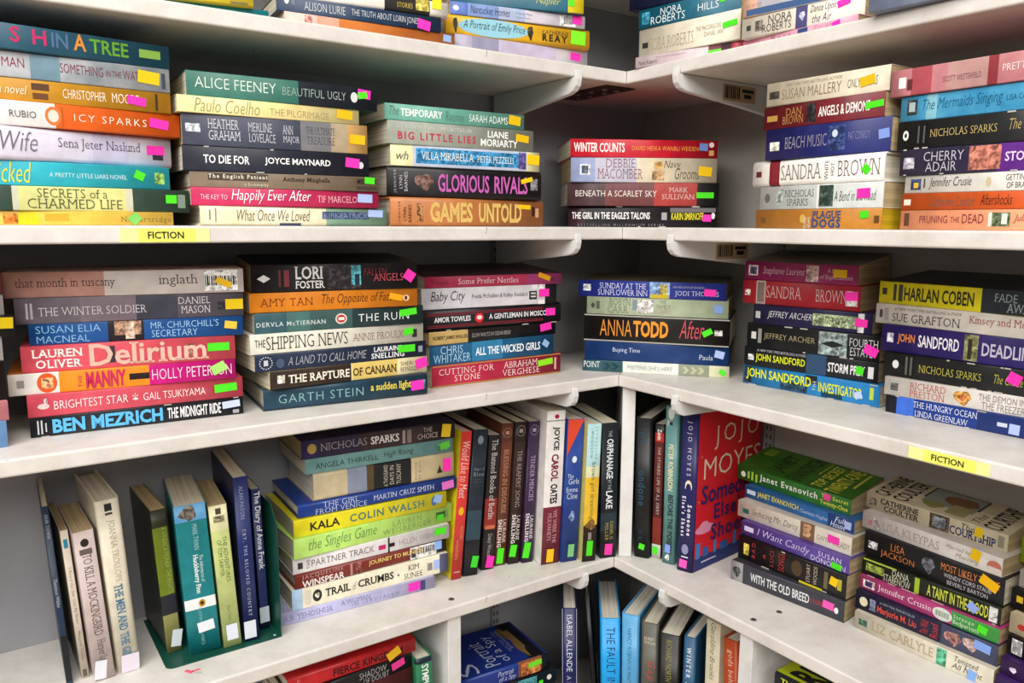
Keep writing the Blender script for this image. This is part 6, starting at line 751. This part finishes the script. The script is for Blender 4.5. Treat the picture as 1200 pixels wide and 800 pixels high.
{'k': 'm', 'p': [180.4, -163.2, 1647.4], 'y': -48.37, 'n': 0.0, 's': 0, 'd': [143.8, 7.8, 91.5], 'c': '#dc9cb0', 'l': 'pink paperback, bottom in second pile right of corner, top shelf', 'g': 'books: second pile right of corner, top shelf', 'b': [(-71.6, -49.0, '#d88aa4'), (9.6, 20.0, '#e4a8b8')], 'i': [(1.1, 13.5, 0.1, 0.9, '#34487c')], 't': [('Nora', -32.9, -7.8, 0.25, 0.8, '#5a2c40', 's'), ('Tonight', 22.5, 45.0, 0.3, 0.8, '#b04a68', 'i')], 'q': [(47.3, 3.8, 9.4, 4.5, '#ff2fb4', -12)]},
{'k': 'm', 'p': [295.5, -303.6, 1647.4], 'y': -40.13, 'n': 0.0, 's': 0, 'd': [172.4, 19.8, 105.2], 'c': '#7c88a0', 'l': 'grey-blue paperback, topmost in rightmost pile, top shelf', 'g': 'books: rightmost pile, top shelf'},
{'k': 'h', 'p': [-282.2, -259.6, 940.3], 'y': 45.77, 'n': 0.0, 's': 0, 'd': [157.8, 19.0, 107.3], 'c': '#b41c22', 'l': 'scarlet hardback with black capitals, topmost in bottom left pile', 'g': 'books: bottom left pile', 't': [('FIERCE KINGDOM', -26.3, 61.7, 0.25, 0.72, '#2a0c10', 'b'), ('GIN', -68.7, -65.8, 0.3, 0.8, '#e8a0a0', 'v')], 'q': [(49.7, 8.0, 17.5, 11.0, '#e0b41c', -25)], 'v': '#241014'},
{'k': 't', 'p': [-280.8, -258.7, 920.3], 'y': 49.43, 'n': 0.0, 's': 0, 'd': [148.3, 20.0, 97.5], 'c': '#1c1a1c', 'l': 'black paperback with grey capitals, second in bottom left pile', 'g': 'books: bottom left pile', 't': [('SHADOW', 3.6, 39.3, 0.45, 0.85, '#a8a4a4', 's'), ('OF DOUBT', 8.6, 42.7, 0.05, 0.4, '#a8a4a4', 's')], 'q': [(55.2, 10.6, 17.6, 9.2, '#e43a94', -12)]},
{'k': 't', 'p': [-280.7, -258.7, 900.2], 'y': 48.89, 'n': 0.0, 's': 0, 'd': [149.3, 20.1, 97.5], 'c': '#5a2226', 'l': 'dark red paperback, bottom in bottom left pile', 'g': 'books: bottom left pile'},
{'k': 'h', 'p': [-280.7, -258.7, 718.3], 'y': 48.89, 'n': 0, 's': 0, 'd': [149.3, 30.3, 97.5], 'c': '#5a6068', 'l': 'plain grey hardback low in bottom left pile', 'g': 'books: bottom left pile'},
{'k': 'h', 'p': [-280.7, -258.7, 748.6], 'y': 48.89, 'n': 0, 's': 0, 'd': [149.3, 30.3, 97.5], 'c': '#8a6a50', 'l': 'plain tan hardback low in bottom left pile', 'g': 'books: bottom left pile'},
{'k': 'h', 'p': [-280.7, -258.7, 778.9], 'y': 48.89, 'n': 0, 's': 0, 'd': [149.3, 30.3, 97.5], 'c': '#a8a49c', 'l': 'plain pale grey hardback low in bottom left pile', 'g': 'books: bottom left pile'},
{'k': 'h', 'p': [-280.7, -258.7, 809.2], 'y': 48.89, 'n': 0, 's': 0, 'd': [149.3, 30.3, 97.5], 'c': '#39485a', 'l': 'plain slate blue hardback low in bottom left pile', 'g': 'books: bottom left pile'},
{'k': 'h', 'p': [-280.7, -258.7, 839.6], 'y': 48.89, 'n': 0, 's': 0, 'd': [149.3, 30.3, 97.5], 'c': '#6a2c2c', 'l': 'plain brick red hardback low in bottom left pile', 'g': 'books: bottom left pile'},
{'k': 'h', 'p': [-280.7, -258.7, 869.9], 'y': 48.89, 'n': 0, 's': 0, 'd': [149.3, 30.3, 97.5], 'c': '#5a6068', 'l': 'plain grey hardback low in bottom left pile', 'g': 'books: bottom left pile'},
{'k': 'h', 'p': [-209.1, -195.1, 718.9], 'y': 42.03, 'n': -2.68, 's': 1, 'd': [214.8, 22.8, 146.0], 'c': '#2c7a54', 'l': 'green hardback with navy top and white capitals, standing at the bottom left', 'g': 'books: standing at the bottom left', 'b': [(-107.4, -100.6, '#141c30')], 't': [('SYMPHONY OF SECRETS', -98.9, 9.2, 0.3, 0.7, '#f0f4f0', 'b')]},
{'k': 'h', 'p': [-134.1, -110.4, 852.4], 'y': 41.35, 'n': 0.0, 's': 0, 'd': [135.7, 23.5, 102.0], 'c': '#16307c', 'l': 'large dark blue hardback lying with cover up, topmost in bottom pile by corner', 'g': 'books: bottom pile by corner', 'b': [(21.0, 57.4, '#7a4a28'), (57.4, 67.8, '#141214')], 'i': [(25.6, 38.6, 0.1, 0.9, '#b0602c'), (39.5, 55.5, 0.1, 0.9, '#c87a34')], 't': [('Portrait', -10.7, 13.6, 0.55, 0.85, '#c8cce0', 'i'), ('of a Spy', -8.9, 17.3, 0.15, 0.5, '#c8cce0', 'i')], 'q': [(47.1, 15.6, 20.8, 7.2, '#6ae02a', -5)], 'u': '#0c1a52', 'f': 'spy'},
{'k': 'h', 'p': [-128.8, -105.6, 830.5], 'y': 38.88, 'n': 0.0, 's': 0, 'd': [147.0, 21.9, 102.0], 'c': '#15181c', 'l': 'black hardback with white edge, bottom in bottom pile by corner', 'g': 'books: bottom pile by corner', 'i': [(12.8, 41.9, 0.3, 0.9, '#3c8a90'), (57.7, 65.2, 0.4, 0.75, '#d8d8d8', 'oval')], 'q': [(48.4, 8.0, 6.3, 6.9, '#4be01c', 0)]},
{'k': 'h', 'p': [-128.8, -105.6, 718.3], 'y': 38.88, 'n': 0, 's': 0, 'd': [147.0, 28.1, 102.0], 'c': '#5a6068', 'l': 'plain grey hardback low in bottom pile by corner', 'g': 'books: bottom pile by corner'},
{'k': 'h', 'p': [-128.8, -105.6, 746.3], 'y': 38.88, 'n': 0, 's': 0, 'd': [147.0, 28.1, 102.0], 'c': '#8a6a50', 'l': 'plain tan hardback low in bottom pile by corner', 'g': 'books: bottom pile by corner'},
{'k': 'h', 'p': [-128.8, -105.6, 774.4], 'y': 38.88, 'n': 0, 's': 0, 'd': [147.0, 28.1, 102.0], 'c': '#a8a49c', 'l': 'plain pale grey hardback low in bottom pile by corner', 'g': 'books: bottom pile by corner'},
{'k': 'h', 'p': [-128.8, -105.6, 802.5], 'y': 38.88, 'n': 0, 's': 0, 'd': [147.0, 28.1, 102.0], 'c': '#39485a', 'l': 'plain slate blue hardback low in bottom pile by corner', 'g': 'books: bottom pile by corner'},
{'k': 'h', 'p': [-53.4, -40.8, 718.4], 'y': 7.01, 'n': -1.03, 's': 1, 'd': [213.2, 20.3, 145.0], 'c': '#141c50', 'l': 'navy hardback with silver capitals, standing under the corner', 'g': 'books: standing under the corner', 'i': [(-106.2, 99.5, 0.0, 0.04, '#a8b0cc'), (-106.2, 99.5, 0.95, 0.99, '#a8b0cc')], 't': [('ISABEL ALLENDE', -97.0, -13.3, 0.3, 0.68, '#e0e4f0', 's'), ('A LONG PETAL', -6.6, 61.3, 0.3, 0.6, '#c0c4d8', 's')]},
{'k': 'h', 'p': [-18.2, 6.2, 718.6], 'y': 5.15, 'n': -5.12, 's': 1, 'd': [215.1, 6.4, 146.2], 'c': '#0e0f12', 'l': 'thin black hardback in the dark corner, standing under the corner', 'g': 'books: standing under the corner'},
{'k': 'h', 'p': [2.9, -6.6, 718.7], 'y': 5.76, 'n': -1.7, 's': 1, 'd': [185.8, 28.4, 126.3], 'c': '#189ae0', 'l': 'vivid blue hardback, standing under the corner', 'g': 'books: standing under the corner', 't': [('THE FAULT IN OUR STARS', -79.6, 87.0, 0.3, 0.72, '#16305a', 's')]},
{'k': 'h', 'p': [28.2, -17.3, 718.5], 'y': -18.06, 'n': -1.1, 's': 1, 'd': [198.9, 25.4, 135.3], 'c': '#58a0d0', 'l': 'light blue hardback, standing under the corner', 'g': 'books: standing under the corner', 't': [('NANCY ROBINSON MASTERS', -79.1, 14.2, 0.38, 0.6, '#2c5a80', 's')]},
{'k': 'h', 'p': [54.9, -40.6, 718.5], 'y': -15.3, 'n': -0.91, 's': 1, 'd': [201.2, 23.8, 136.8], 'c': '#55544a', 'l': 'olive grey hardback with red script, standing under the corner', 'g': 'books: standing under the corner', 't': [('ROBERT', -80.4, -75.7, 0.2, 0.8, '#d8d0b8', 'h'), ('MORGAN', -74.3, -69.9, 0.2, 0.85, '#d8d0b8', 'h'), ('Gap Creek', -46.0, 42.5, 0.3, 0.85, '#c84a40', 'i')]},
{'k': 'h', 'p': [78.9, -65.1, 718.3], 'y': -16.35, 'n': -0.31, 's': 1, 'd': [201.0, 28.5, 136.7], 'c': '#15140f', 'l': 'black hardback with olive capitals, standing under the corner', 'g': 'books: standing under the corner', 't': [('RICHARD NORTH PATTERSON', -92.4, 8.3, 0.35, 0.62, '#9a9248', 's')]},
{'k': 'h', 'p': [102.1, -80.4, 718.3], 'y': -21.39, 'n': 0.22, 's': 1, 'd': [208.4, 16.3, 141.7], 'c': '#1f5074', 'l': 'steel blue hardback, standing under the corner', 'g': 'books: standing under the corner', 't': [('WINTER SISTERS', -90.8, -1.2, 0.32, 0.68, '#dce4ea', 'R')]},
{'k': 't', 'p': [132.8, -86.1, 718.4], 'y': -44.26, 'n': -0.53, 's': 1, 'd': [234.8, 21.9, 135.0], 'c': '#cfc6ac', 'l': 'cream book with grey italic lettering, standing under the corner', 'g': 'books: standing under the corner', 't': [('Geraldine Brooks', -115.4, -37.5, 0.35, 0.7, '#6a6250', 'i')]},
{'k': 'h', 'p': [158.3, -118.6, 718.8], 'y': -40.89, 'n': -2.95, 's': 1, 'd': [226.6, 21.5, 150.0], 'c': '#b0441c', 'l': 'burnt orange hardback beside the right lower post, standing under the corner', 'g': 'books: standing under the corner', 't': [('gods behaving badly', -99.6, -4.7, 0.3, 0.75, '#f0d8c4', 's')]},
{'k': 'h', 'p': [234.2, -209.5, 928.6], 'y': -41.7, 'n': 0.0, 's': 0, 'd': [107.1, 16.8, 102.0], 'c': '#181a24', 'l': 'black and lime hardback, topmost in pile right of lower post', 'g': 'books: pile right of lower post', 't': [('THE RIVER', -45.4, 5.0, 0.3, 0.75, '#c8d028', 'b')], 'f': 'rbook'},
{'k': 'h', 'p': [234.2, -209.5, 718.3], 'y': -41.7, 'n': 0, 's': 0, 'd': [107.1, 30.0, 102.0], 'c': '#5a6068', 'l': 'plain grey hardback low in pile right of lower post', 'g': 'books: pile right of lower post'},
{'k': 'h', 'p': [234.2, -209.5, 748.3], 'y': -41.7, 'n': 0, 's': 0, 'd': [107.1, 30.0, 102.0], 'c': '#8a6a50', 'l': 'plain tan hardback low in pile right of lower post', 'g': 'books: pile right of lower post'},
{'k': 'h', 'p': [234.2, -209.5, 778.4], 'y': -41.7, 'n': 0, 's': 0, 'd': [107.1, 30.0, 102.0], 'c': '#a8a49c', 'l': 'plain pale grey hardback low in pile right of lower post', 'g': 'books: pile right of lower post'},
{'k': 'h', 'p': [234.2, -209.5, 808.4], 'y': -41.7, 'n': 0, 's': 0, 'd': [107.1, 30.0, 102.0], 'c': '#39485a', 'l': 'plain slate blue hardback low in pile right of lower post', 'g': 'books: pile right of lower post'},
{'k': 'h', 'p': [234.2, -209.5, 838.5], 'y': -41.7, 'n': 0, 's': 0, 'd': [107.1, 30.0, 102.0], 'c': '#6a2c2c', 'l': 'plain brick red hardback low in pile right of lower post', 'g': 'books: pile right of lower post'},
{'k': 'h', 'p': [234.2, -209.5, 868.5], 'y': -41.7, 'n': 0, 's': 0, 'd': [107.1, 30.0, 102.0], 'c': '#5a6068', 'l': 'plain grey hardback low in pile right of lower post', 'g': 'books: pile right of lower post'},
{'k': 'h', 'p': [234.2, -209.5, 898.6], 'y': -41.7, 'n': 0, 's': 0, 'd': [107.1, 30.0, 102.0], 'c': '#8a6a50', 'l': 'plain tan hardback low in pile right of lower post', 'g': 'books: pile right of lower post'},
]

PAGE_COLS = {'m': '#bba67f', 't': '#d6cdb8', 'h': '#e0d9c8'}

def shape2d(kind):
    """unit-square polygons (u, v in 0..1) for little spine ornaments"""
    if kind == 'oval':
        return [[(0.5 + 0.5 * math.cos(i * PI / 10), 0.5 + 0.5 * math.sin(i * PI / 10)) for i in range(20)]]
    if kind == 'diamond':
        return [[(0, 0.5), (0.5, 0), (1, 0.5), (0.5, 1)]]
    if kind == 'tri':
        return [[(0, 0), (1, 0), (0.5, 1)]]
    if kind == 'tri2':
        return [[(0, 0), (1, 0), (0, 1)]]
    if kind == 'chev':
        return [[(0, 0), (0.5, 0), (1, 0.5), (0.5, 1), (0, 1), (0.5, 0.5)]]
    if kind == 'moon':
        out = [(0.5 + 0.5 * math.cos(t), 0.5 + 0.5 * math.sin(t)) for t in [PI * 0.35 + i * PI * 1.3 / 12 for i in range(13)]]
        inn = [(0.66 + 0.4 * math.cos(t), 0.5 + 0.4 * math.sin(t)) for t in [PI * 1.55 - i * PI * 1.1 / 10 for i in range(11)]]
        return [out + inn]
    if kind == 'star':
        r = [0.5, 0.44, 0.47, 0.38, 0.34, 0.42, 0.5, 0.48, 0.4, 0.33, 0.39, 0.5, 0.42, 0.36]
        n = len(r)
        return [[(0.5 + r[i] * math.cos(2 * PI * i / n), 0.5 + r[i] * math.sin(2 * PI * i / n)) for i in range(n)]]
    if kind == 'bars':
        out = []
        x = 0.0
        k = 0
        while x < 0.97:
            w = (0.03, 0.06, 0.02, 0.045)[k % 4]
            out.append([(x, 0), (min(x + w, 1), 0), (min(x + w, 1), 1), (x, 1)])
            x += w + (0.03, 0.02, 0.04)[k % 3]
            k += 1
        return out
    if kind == 'dots':
        out = []
        for i in range(16):
            a = 2 * PI * i / 16
            cx, cy = 0.5 + 0.43 * math.cos(a), 0.5 + 0.43 * math.sin(a)
            out.append([(cx + 0.05 * math.cos(b * PI / 3), cy + 0.05 * math.sin(b * PI / 3)) for b in range(6)])
        out.append([(0.35, 0.3), (0.65, 0.3), (0.65, 0.7), (0.35, 0.7)])
        return out
    return [[(0, 0), (1, 0), (1, 1), (0, 1)]]

def cover_loop(T, D, hard, lift=0.0, flare=0.0):
    """cross-section of the cover in (y, z): outer path then inner path, plus a class per outer segment"""
    if hard:
        ct, r = 0.0020, min(0.0045, T * 0.22)
    else:
        ct, r = 0.0005, min(0.0011, T * 0.1)
    outer = [(D, 0.0, 'back')]
    seg = 4
    for i in range(seg + 1):
        a = -PI / 2 - i * (PI / 2) / seg
        outer.append((r + r * math.cos(a), r + r * math.sin(a), 'spine'))
    for i in range(seg + 1):
        a = PI - i * (PI / 2) / seg
        outer.append((r + r * math.cos(a), T - r + r * math.sin(a), 'spine'))
    outer[-1] = (outer[-1][0], outer[-1][1], 'front')
    outer.append((D, T + lift + flare, 'edge'))
    inner = [(D, T + lift + flare - ct), (ct, T - ct), (ct, ct), (D, ct)]
    return outer, inner, ct

FRONTS = {
    'jojo': ('#c81e28', [('JOJO', .10, .25, .24, .92, '#e0ccb0', 's'), ('MOYES', .29, .42, .10, .97, '#e0ccb0', 's'),
                         ('Someone', .46, .58, .08, .92, '#23235c', 'b'), ("Else's", .595, .70, .28, .76, '#23235c', 'b'), ('Shoes', .725, .83, .24, .78, '#23235c', 'b')],
             [(.08, .19, .10, .22, '#e0ccb0', 'moon'), (.71, .77, .0, .30, '#d88aa8', 'oval'), (.69, .75, .08, .22, '#d88aa8', 'oval'),
              (.91, 1, 0, 1, '#1d2a68', None), (.82, .92, .04, .10, '#3a78b8', None), (.86, .92, .14, .22, '#2a5aa0', None), (.84, .92, .30, .34, '#3a78b8', None),
              (.87, .92, .40, .52, '#2a5aa0', None), (.83, .92, .60, .65, '#3a78b8', None), (.87, .92, .70, .85, '#2a5aa0', None),
              (.945, .955, .12, .34, '#b8b8cc', None), (.12, .125, .45, .46, '#f0e0d0', None), (.27, .275, .06, .07, '#f0e0d0', None), (.55, .555, .04, .05, '#f0e0d0', None), (.62, .625, .9, .91, '#f0e0d0', None)]),
    'green': ('#3c6a1c', [('JANET', .24, .40, .15, .85, '#1c2c10', 'b'), ('EVANOVICH', .42, .56, .08, .95, '#1c2c10', 'b'), ('TOP SECRET', .64, .73, .1, .92, '#b8b83c', 'b'), ('TWENTY-ONE', .76, .88, .06, .95, '#b8b83c', 'b')],
              [(.05, .14, .1, .9, '#6a8a28', None), (.60, .61, .05, .95, '#a8a83c', None), (.91, .93, .05, .95, '#a8a83c', None)]),
    'court': ('#a89e84', [('CATHERINE', .04, .16, .04, .97, '#1e1b18', 'b'), ('COULTER', .18, .30, .04, .97, '#1e1b18', 'b'), ('The', .74, .80, .1, .45, '#1e1b18', 'i'), ('COURTSHIP', .82, .95, .05, .97, '#1e1b18', 'b')],
              [(.33, .72, .06, .97, '#1c1a2c', None), (.345, .705, .09, .94, '#7a8078', None), (.36, .52, .12, .45, '#7a7640', 'star'), (.45, .70, .35, .9, '#6a4a34', 'star'), (.55, .69, .12, .5, '#8a8258', None)]),
    'spy': ('#12266a', [('Portrait', .34, .50, .10, .72, '#a0a8c0', 's'), ('of a Spy', .52, .66, .12, .80, '#a0a8c0', 's'), ('NEW YORK TIMES', .69, .72, .3, .85, '#8088a8', 's'), ('BESTSELLING AUTHOR', .73, .76, .35, .85, '#8088a8', 's'), ('S', .06, .26, .05, .30, '#a0a8c0', 's')],
            [(.80, .97, .0, 1, '#0e0e12', None), (.78, .86, .05, .55, '#6a5430', 'star'), (.74, .84, .55, .95, '#5a4628', 'star'), (.80, .88, .3, .8, '#6a5430', None)]),
    'rbook': ('#a8b41c', [('RIVER', .12, .50, .08, .92, '#16181c', 'B')], [(.55, .95, .1, .9, '#1c1e24', 'star')]),
}

def art_mesh(name, items, place, parent, photo=False):
    """items: (u0, u1, v0, v1, colour, shape)"""
    bm = bmesh.new()
    mats = []
    for k, it in enumerate(items):
        u0, u1, v0, v1, c = it[:5]
        sh = it[5] if len(it) > 5 else None
        if c not in mats:
            mats.append(c)
        mi = mats.index(c)
        lift = 0.00012 + 0.00006 * k
        for poly in shape2d(sh):
            vs = [bm.verts.new(place(u0 + (u1 - u0) * a, v0 + (v1 - v0) * b, lift)) for a, b in poly]
            f = bm.faces.new(vs)
            f.material_index = mi
    return link_mesh(name, bm, [picture_mat(c) if photo else mat(c, 'ink') for c in mats], parent)

def make_book(d):
    L, T, D = [v / 1000.0 for v in d['d']]
    hard = d['k'] == 'h'
    stand = d['s'] == 1
    yaw = math.radians(d['y'])
    lean = math.radians(d['n'])
    root = empty('hardback_book' if hard else 'paperback_book', [v / 1000.0 for v in d['p']])
    root.rotation_euler = (0, lean, yaw)
    tag(root, d['l'], 'book', d['g'])
    if stand:
        B = Matrix(((0, 0, 1, -T / 2), (0, 1, 0, 0), (-1, 0, 0, L / 2), (0, 0, 0, 1)))
    else:
        B = Matrix.Identity(4)
    base = d['c']
    mix = d.get('m')
    mats = [mat(base, 'cover', mix), mat(d.get('u', base), 'cover', d.get('m') if not d.get('u') else None), mat(d.get('v', base), 'cover')]
    # cover: stations along the spine at the colour-band borders
    bands = d.get('b', [])
    xs = {-L / 2, L / 2}
    for b in bands:
        xs.add(b[0] / 1000.0)
        xs.add(b[1] / 1000.0)
    xs = sorted(xs)
    xs = [x for i, x in enumerate(xs) if i == 0 or x - xs[i - 1] > 0.0003]
    xs[-1] = L / 2
    bandmat = []
    for i in range(len(xs) - 1):
        c = (xs[i] + xs[i + 1]) / 2
        mi = 0
        for b in bands:
            if b[0] / 1000.0 <= c <= b[1] / 1000.0:
                mm = mat(b[2], 'cover')
                if mm not in mats[3:]:
                    mats.append(mm)
                mi = 3 + mats[3:].index(mm)
        bandmat.append(mi)
    lift, flare = d.get('w', 0.0), d.get('z', 0.0)
    outer, inner, ct = cover_loop(T, D, hard, lift, flare)
    bm = bmesh.new()
    rings = []
    pts = [(y, z) for y, z, _ in outer] + inner
    for x in xs:
        rings.append([bm.verts.new(B @ Vector((x, y, z))) for y, z in pts])
    n = len(pts)
    no = len(outer)
    for i in range(len(xs) - 1):
        for j in range(n):
            k = (j + 1) % n
            f = bm.faces.new((rings[i][j], rings[i][k], rings[i + 1][k], rings[i + 1][j]))
            if j < no - 1:
                cl = outer[j][2]
                f.material_index = bandmat[i] if cl == 'spine' else (1 if cl == 'front' else 2)
                if cl == 'spine':
                    f.smooth = True
            else:
                f.material_index = 1 if j >= no - 1 and j < no + 1 else 2
    for ring in (rings[0], rings[-1]):
        # end caps of the C section: three strips
        o = ring
        i_d0, i_dT = 0, no - 1
        in_top_d, in_top_s, in_bot_s, in_bot_d = no, no + 1, no + 2, no + 3
        half = no // 2
        try:
            bm.faces.new([o[i] for i in range(0, 2)] + [o[in_bot_s], o[in_bot_d]]).material_index = 2
            bm.faces.new([o[i] for i in range(1, no - 1)] + [o[in_top_s], o[in_bot_s]]).material_index = 0
            bm.faces.new([o[no - 2], o[no - 1], o[in_top_d], o[in_top_s]]).material_index = 1
        except ValueError:
            pass
    recalc(bm)
    link_mesh('cover', bm, mats, root)
    # page block
    ov = 0.0028 if hard else 0.0007
    bm = bmesh.new()
    vs = []
    box(bm, -L / 2 + ov, L / 2 - ov, ct + 0.0002, D - ov, ct + 0.00005, T - ct - 0.00005)
    for v in bm.verts:
        if v.co.y > D / 2 and v.co.z > T / 2:
            v.co.z += lift
        v.co = B @ v.co
    recalc(bm)
    link_mesh('pages', bm, [pages_mat(d.get('a', PAGE_COLS[d['k']]), 'x' if stand else 'z')], root)
    # spine artwork, lettering, stickers
    eps = 0.0

    def sp(x, z, lift=0.0):
        return B @ Vector((x, -lift, z))
    pics = d.get('i', [])
    if pics:
        for k, p in enumerate(pics):
            sh = p[5] if len(p) > 5 else None
            wid, hei = p[1] - p[0], (p[3] - p[2]) * T * 1000
            pic = sh == 'star' or (sh is None and wid > 7 and hei > 7)
            nm = 'barcode' if sh == 'bars' else 'spine_picture' if pic else 'spine_emblem' if sh else 'spine_mark'
            art_mesh(nm, [(p[0] / 1000.0, p[1] / 1000.0, p[2] * T, p[3] * T, p[4], sh)], lambda x, z, l=0.0, k=k: sp(x, z, l + 0.00006 * k), root, pic)
    tl = 0.00013 + 0.00006 * len(pics) + 0.0001
    for t in d.get('t', []):
        x0, x1 = t[1] / 1000.0, t[2] / 1000.0
        z0, z1 = t[3] * T, t[4] * T
        m = mat(t[5], 'ink')
        if t[6] in 'vh':
            # reading upwards across the spine
            text_job(t[0], 's', lambda u, v, x1=x1, x0=x0, tl=tl: sp(x0 + x1 - v, u, tl), (z0, z1, x0, x1), m, root, 'spine_lettering')
        else:
            text_job(t[0], t[6], lambda u, v, tl=tl: sp(u, v, tl), (x0, x1, z0, z1), m, root, 'spine_lettering')
    for q in d.get('q', []):
        X, Z, w, h = [v / 1000.0 for v in q[:4]]
        a = -math.radians(q[5])
        ca, sa = math.cos(a), math.sin(a)
        bm = bmesh.new()
        l0 = tl + 0.0001
        k = d['q'].index(q)
        bot, top = [], []
        for (u, v) in ((-1, -1), (1, -1), (1, 1), (-1, 1)):
            px, pz = u * w / 2, v * h / 2
            xx, zz = X + px * ca - pz * sa, Z + px * sa + pz * ca
            bot.append(bm.verts.new(sp(xx, zz, l0 + 0.0003 * k)))
            top.append(bm.verts.new(sp(xx, zz, l0 + 0.0003 * k + 0.00022)))
        bm.faces.new(top)
        bm.faces.new(bot[::-1])
        for i in range(4):
            j = (i + 1) % 4
            bm.faces.new((bot[i], bot[j], top[j], top[i]))
        recalc(bm)
        link_mesh('price_sticker', bm, [mat(q[4], 'sticker')], root)
    # printed front cover
    if 'f' in d:
        bg, tx, art = FRONTS[d['f']]

        def fp(x, y, h=0.0):
            return B @ Vector((x, y, T + h + rise * max(0.0, y - 0.003) / (D - 0.003)))
        rise = lift + flare
        e = 0.0005
        art_mesh('front_artwork', [(-L / 2 + e, L / 2 - e, 0.0025, D - e, bg, None)] +
                 [(-L / 2 + L * a[0] + e * (a[0] == 0), -L / 2 + L * min(a[1], .996), max(a[2] * D, 0.003), min(a[3], .995) * D, a[4], a[5]) for a in art], fp, root)
        ll = 0.0003 + 0.00006 * len(art)
        for (s, a0, a1, b0, b1, c, stl) in tx:
            x0, x1 = -L / 2 + a0 * L, -L / 2 + a1 * L
            text_job(s, stl, lambda u, v, x0=x0, x1=x1, ll=ll, fp=fp: fp(x0 + x1 - v, u, ll), (b0 * D, b1 * D, x0, x1), mat(c, 'ink'), root, 'front_lettering')
    return root

for d in BOOKS:
    make_book(d)

# ------------------------------------------------------------------ bookend and scrap
be = empty('bookend', (0, 0, 0))
be.matrix_world = frame(U_L, N_L, BOOKEND[0], SHELF_Z['D'], BOOKEND[1])
tag(be, 'green metal bookend under the small classics on the fourth shelf', 'bookend')
bm = bmesh.new()
w, dp = BOOKEND[2], BOOKEND[3]
rc = 0.008
poly = []
for cx, cy, a0 in ((-w + rc, rc, PI), (-0.0005, 0, None), (-0.0005, dp, None), (-w, dp, None)):
    if a0 is None:
        poly.append((cx, cy))
    else:
        for i in range(7):
            a = a0 + i * PI / 12
            poly.append((cx + rc * math.cos(a), cy + rc * math.sin(a)))
prism(bm, poly, 0.0001, 0.0010, lambda u, v, q: Vector((u, v, q)))
recalc(bm)
M_GREEN = mat('#14483c', 'metal')
link_mesh('base_plate', bm, [M_GREEN], be)
bm = bmesh.new()
hh = BOOKEND[4]
poly = [(0, 0.0011), (dp, 0.0011), (dp, hh - 0.02), (dp - 0.02, hh), (0.02, hh), (0.0, hh - 0.02)]
prism(bm, poly, -0.0010, 0.0, lambda u, v, q: Vector((q, u, v)))
recalc(bm)
up = link_mesh('upright_plate', bm, [M_GREEN], be)
bm = bmesh.new()
bmesh.ops.create_cone(bm, cap_ends=True, segments=12, radius1=0.0016, radius2=0.0016, depth=0.0003)
for v in bm.verts:
    v.co += Vector((-0.006, 0.006, 0.0012))
link_mesh('rivet', bm, [mat('#a8c8b8', 'metal')], be)

bm = bmesh.new()
for (poly, mi) in (([(-0.009, -0.003), (0.0, -0.005), (0.001, -0.001), (-0.008, 0.001)], 0), ([(0.0, -0.002), (0.006, 0.004), (0.003, 0.005), (-0.002, 0.0)], 0), ([(0.002, -0.005), (0.011, -0.003), (0.009, 0.0), (0.003, -0.001)], 1)):
    prism(bm, poly, 0.0001, 0.0004, lambda u, v, q: Vector((u, v, q)), mi)
recalc(bm)
sc_ = link_mesh('paper_scrap', bm, [mat('#e8607a', 'sticker'), mat('#b8b4b0', 'sticker')])
sc_.location = (SCRAP[0], SCRAP[1], SHELF_Z['D'])
tag(sc_, 'tiny pink torn sticker scrap on the fourth shelf near its front edge', 'scrap')

run_text_jobs()
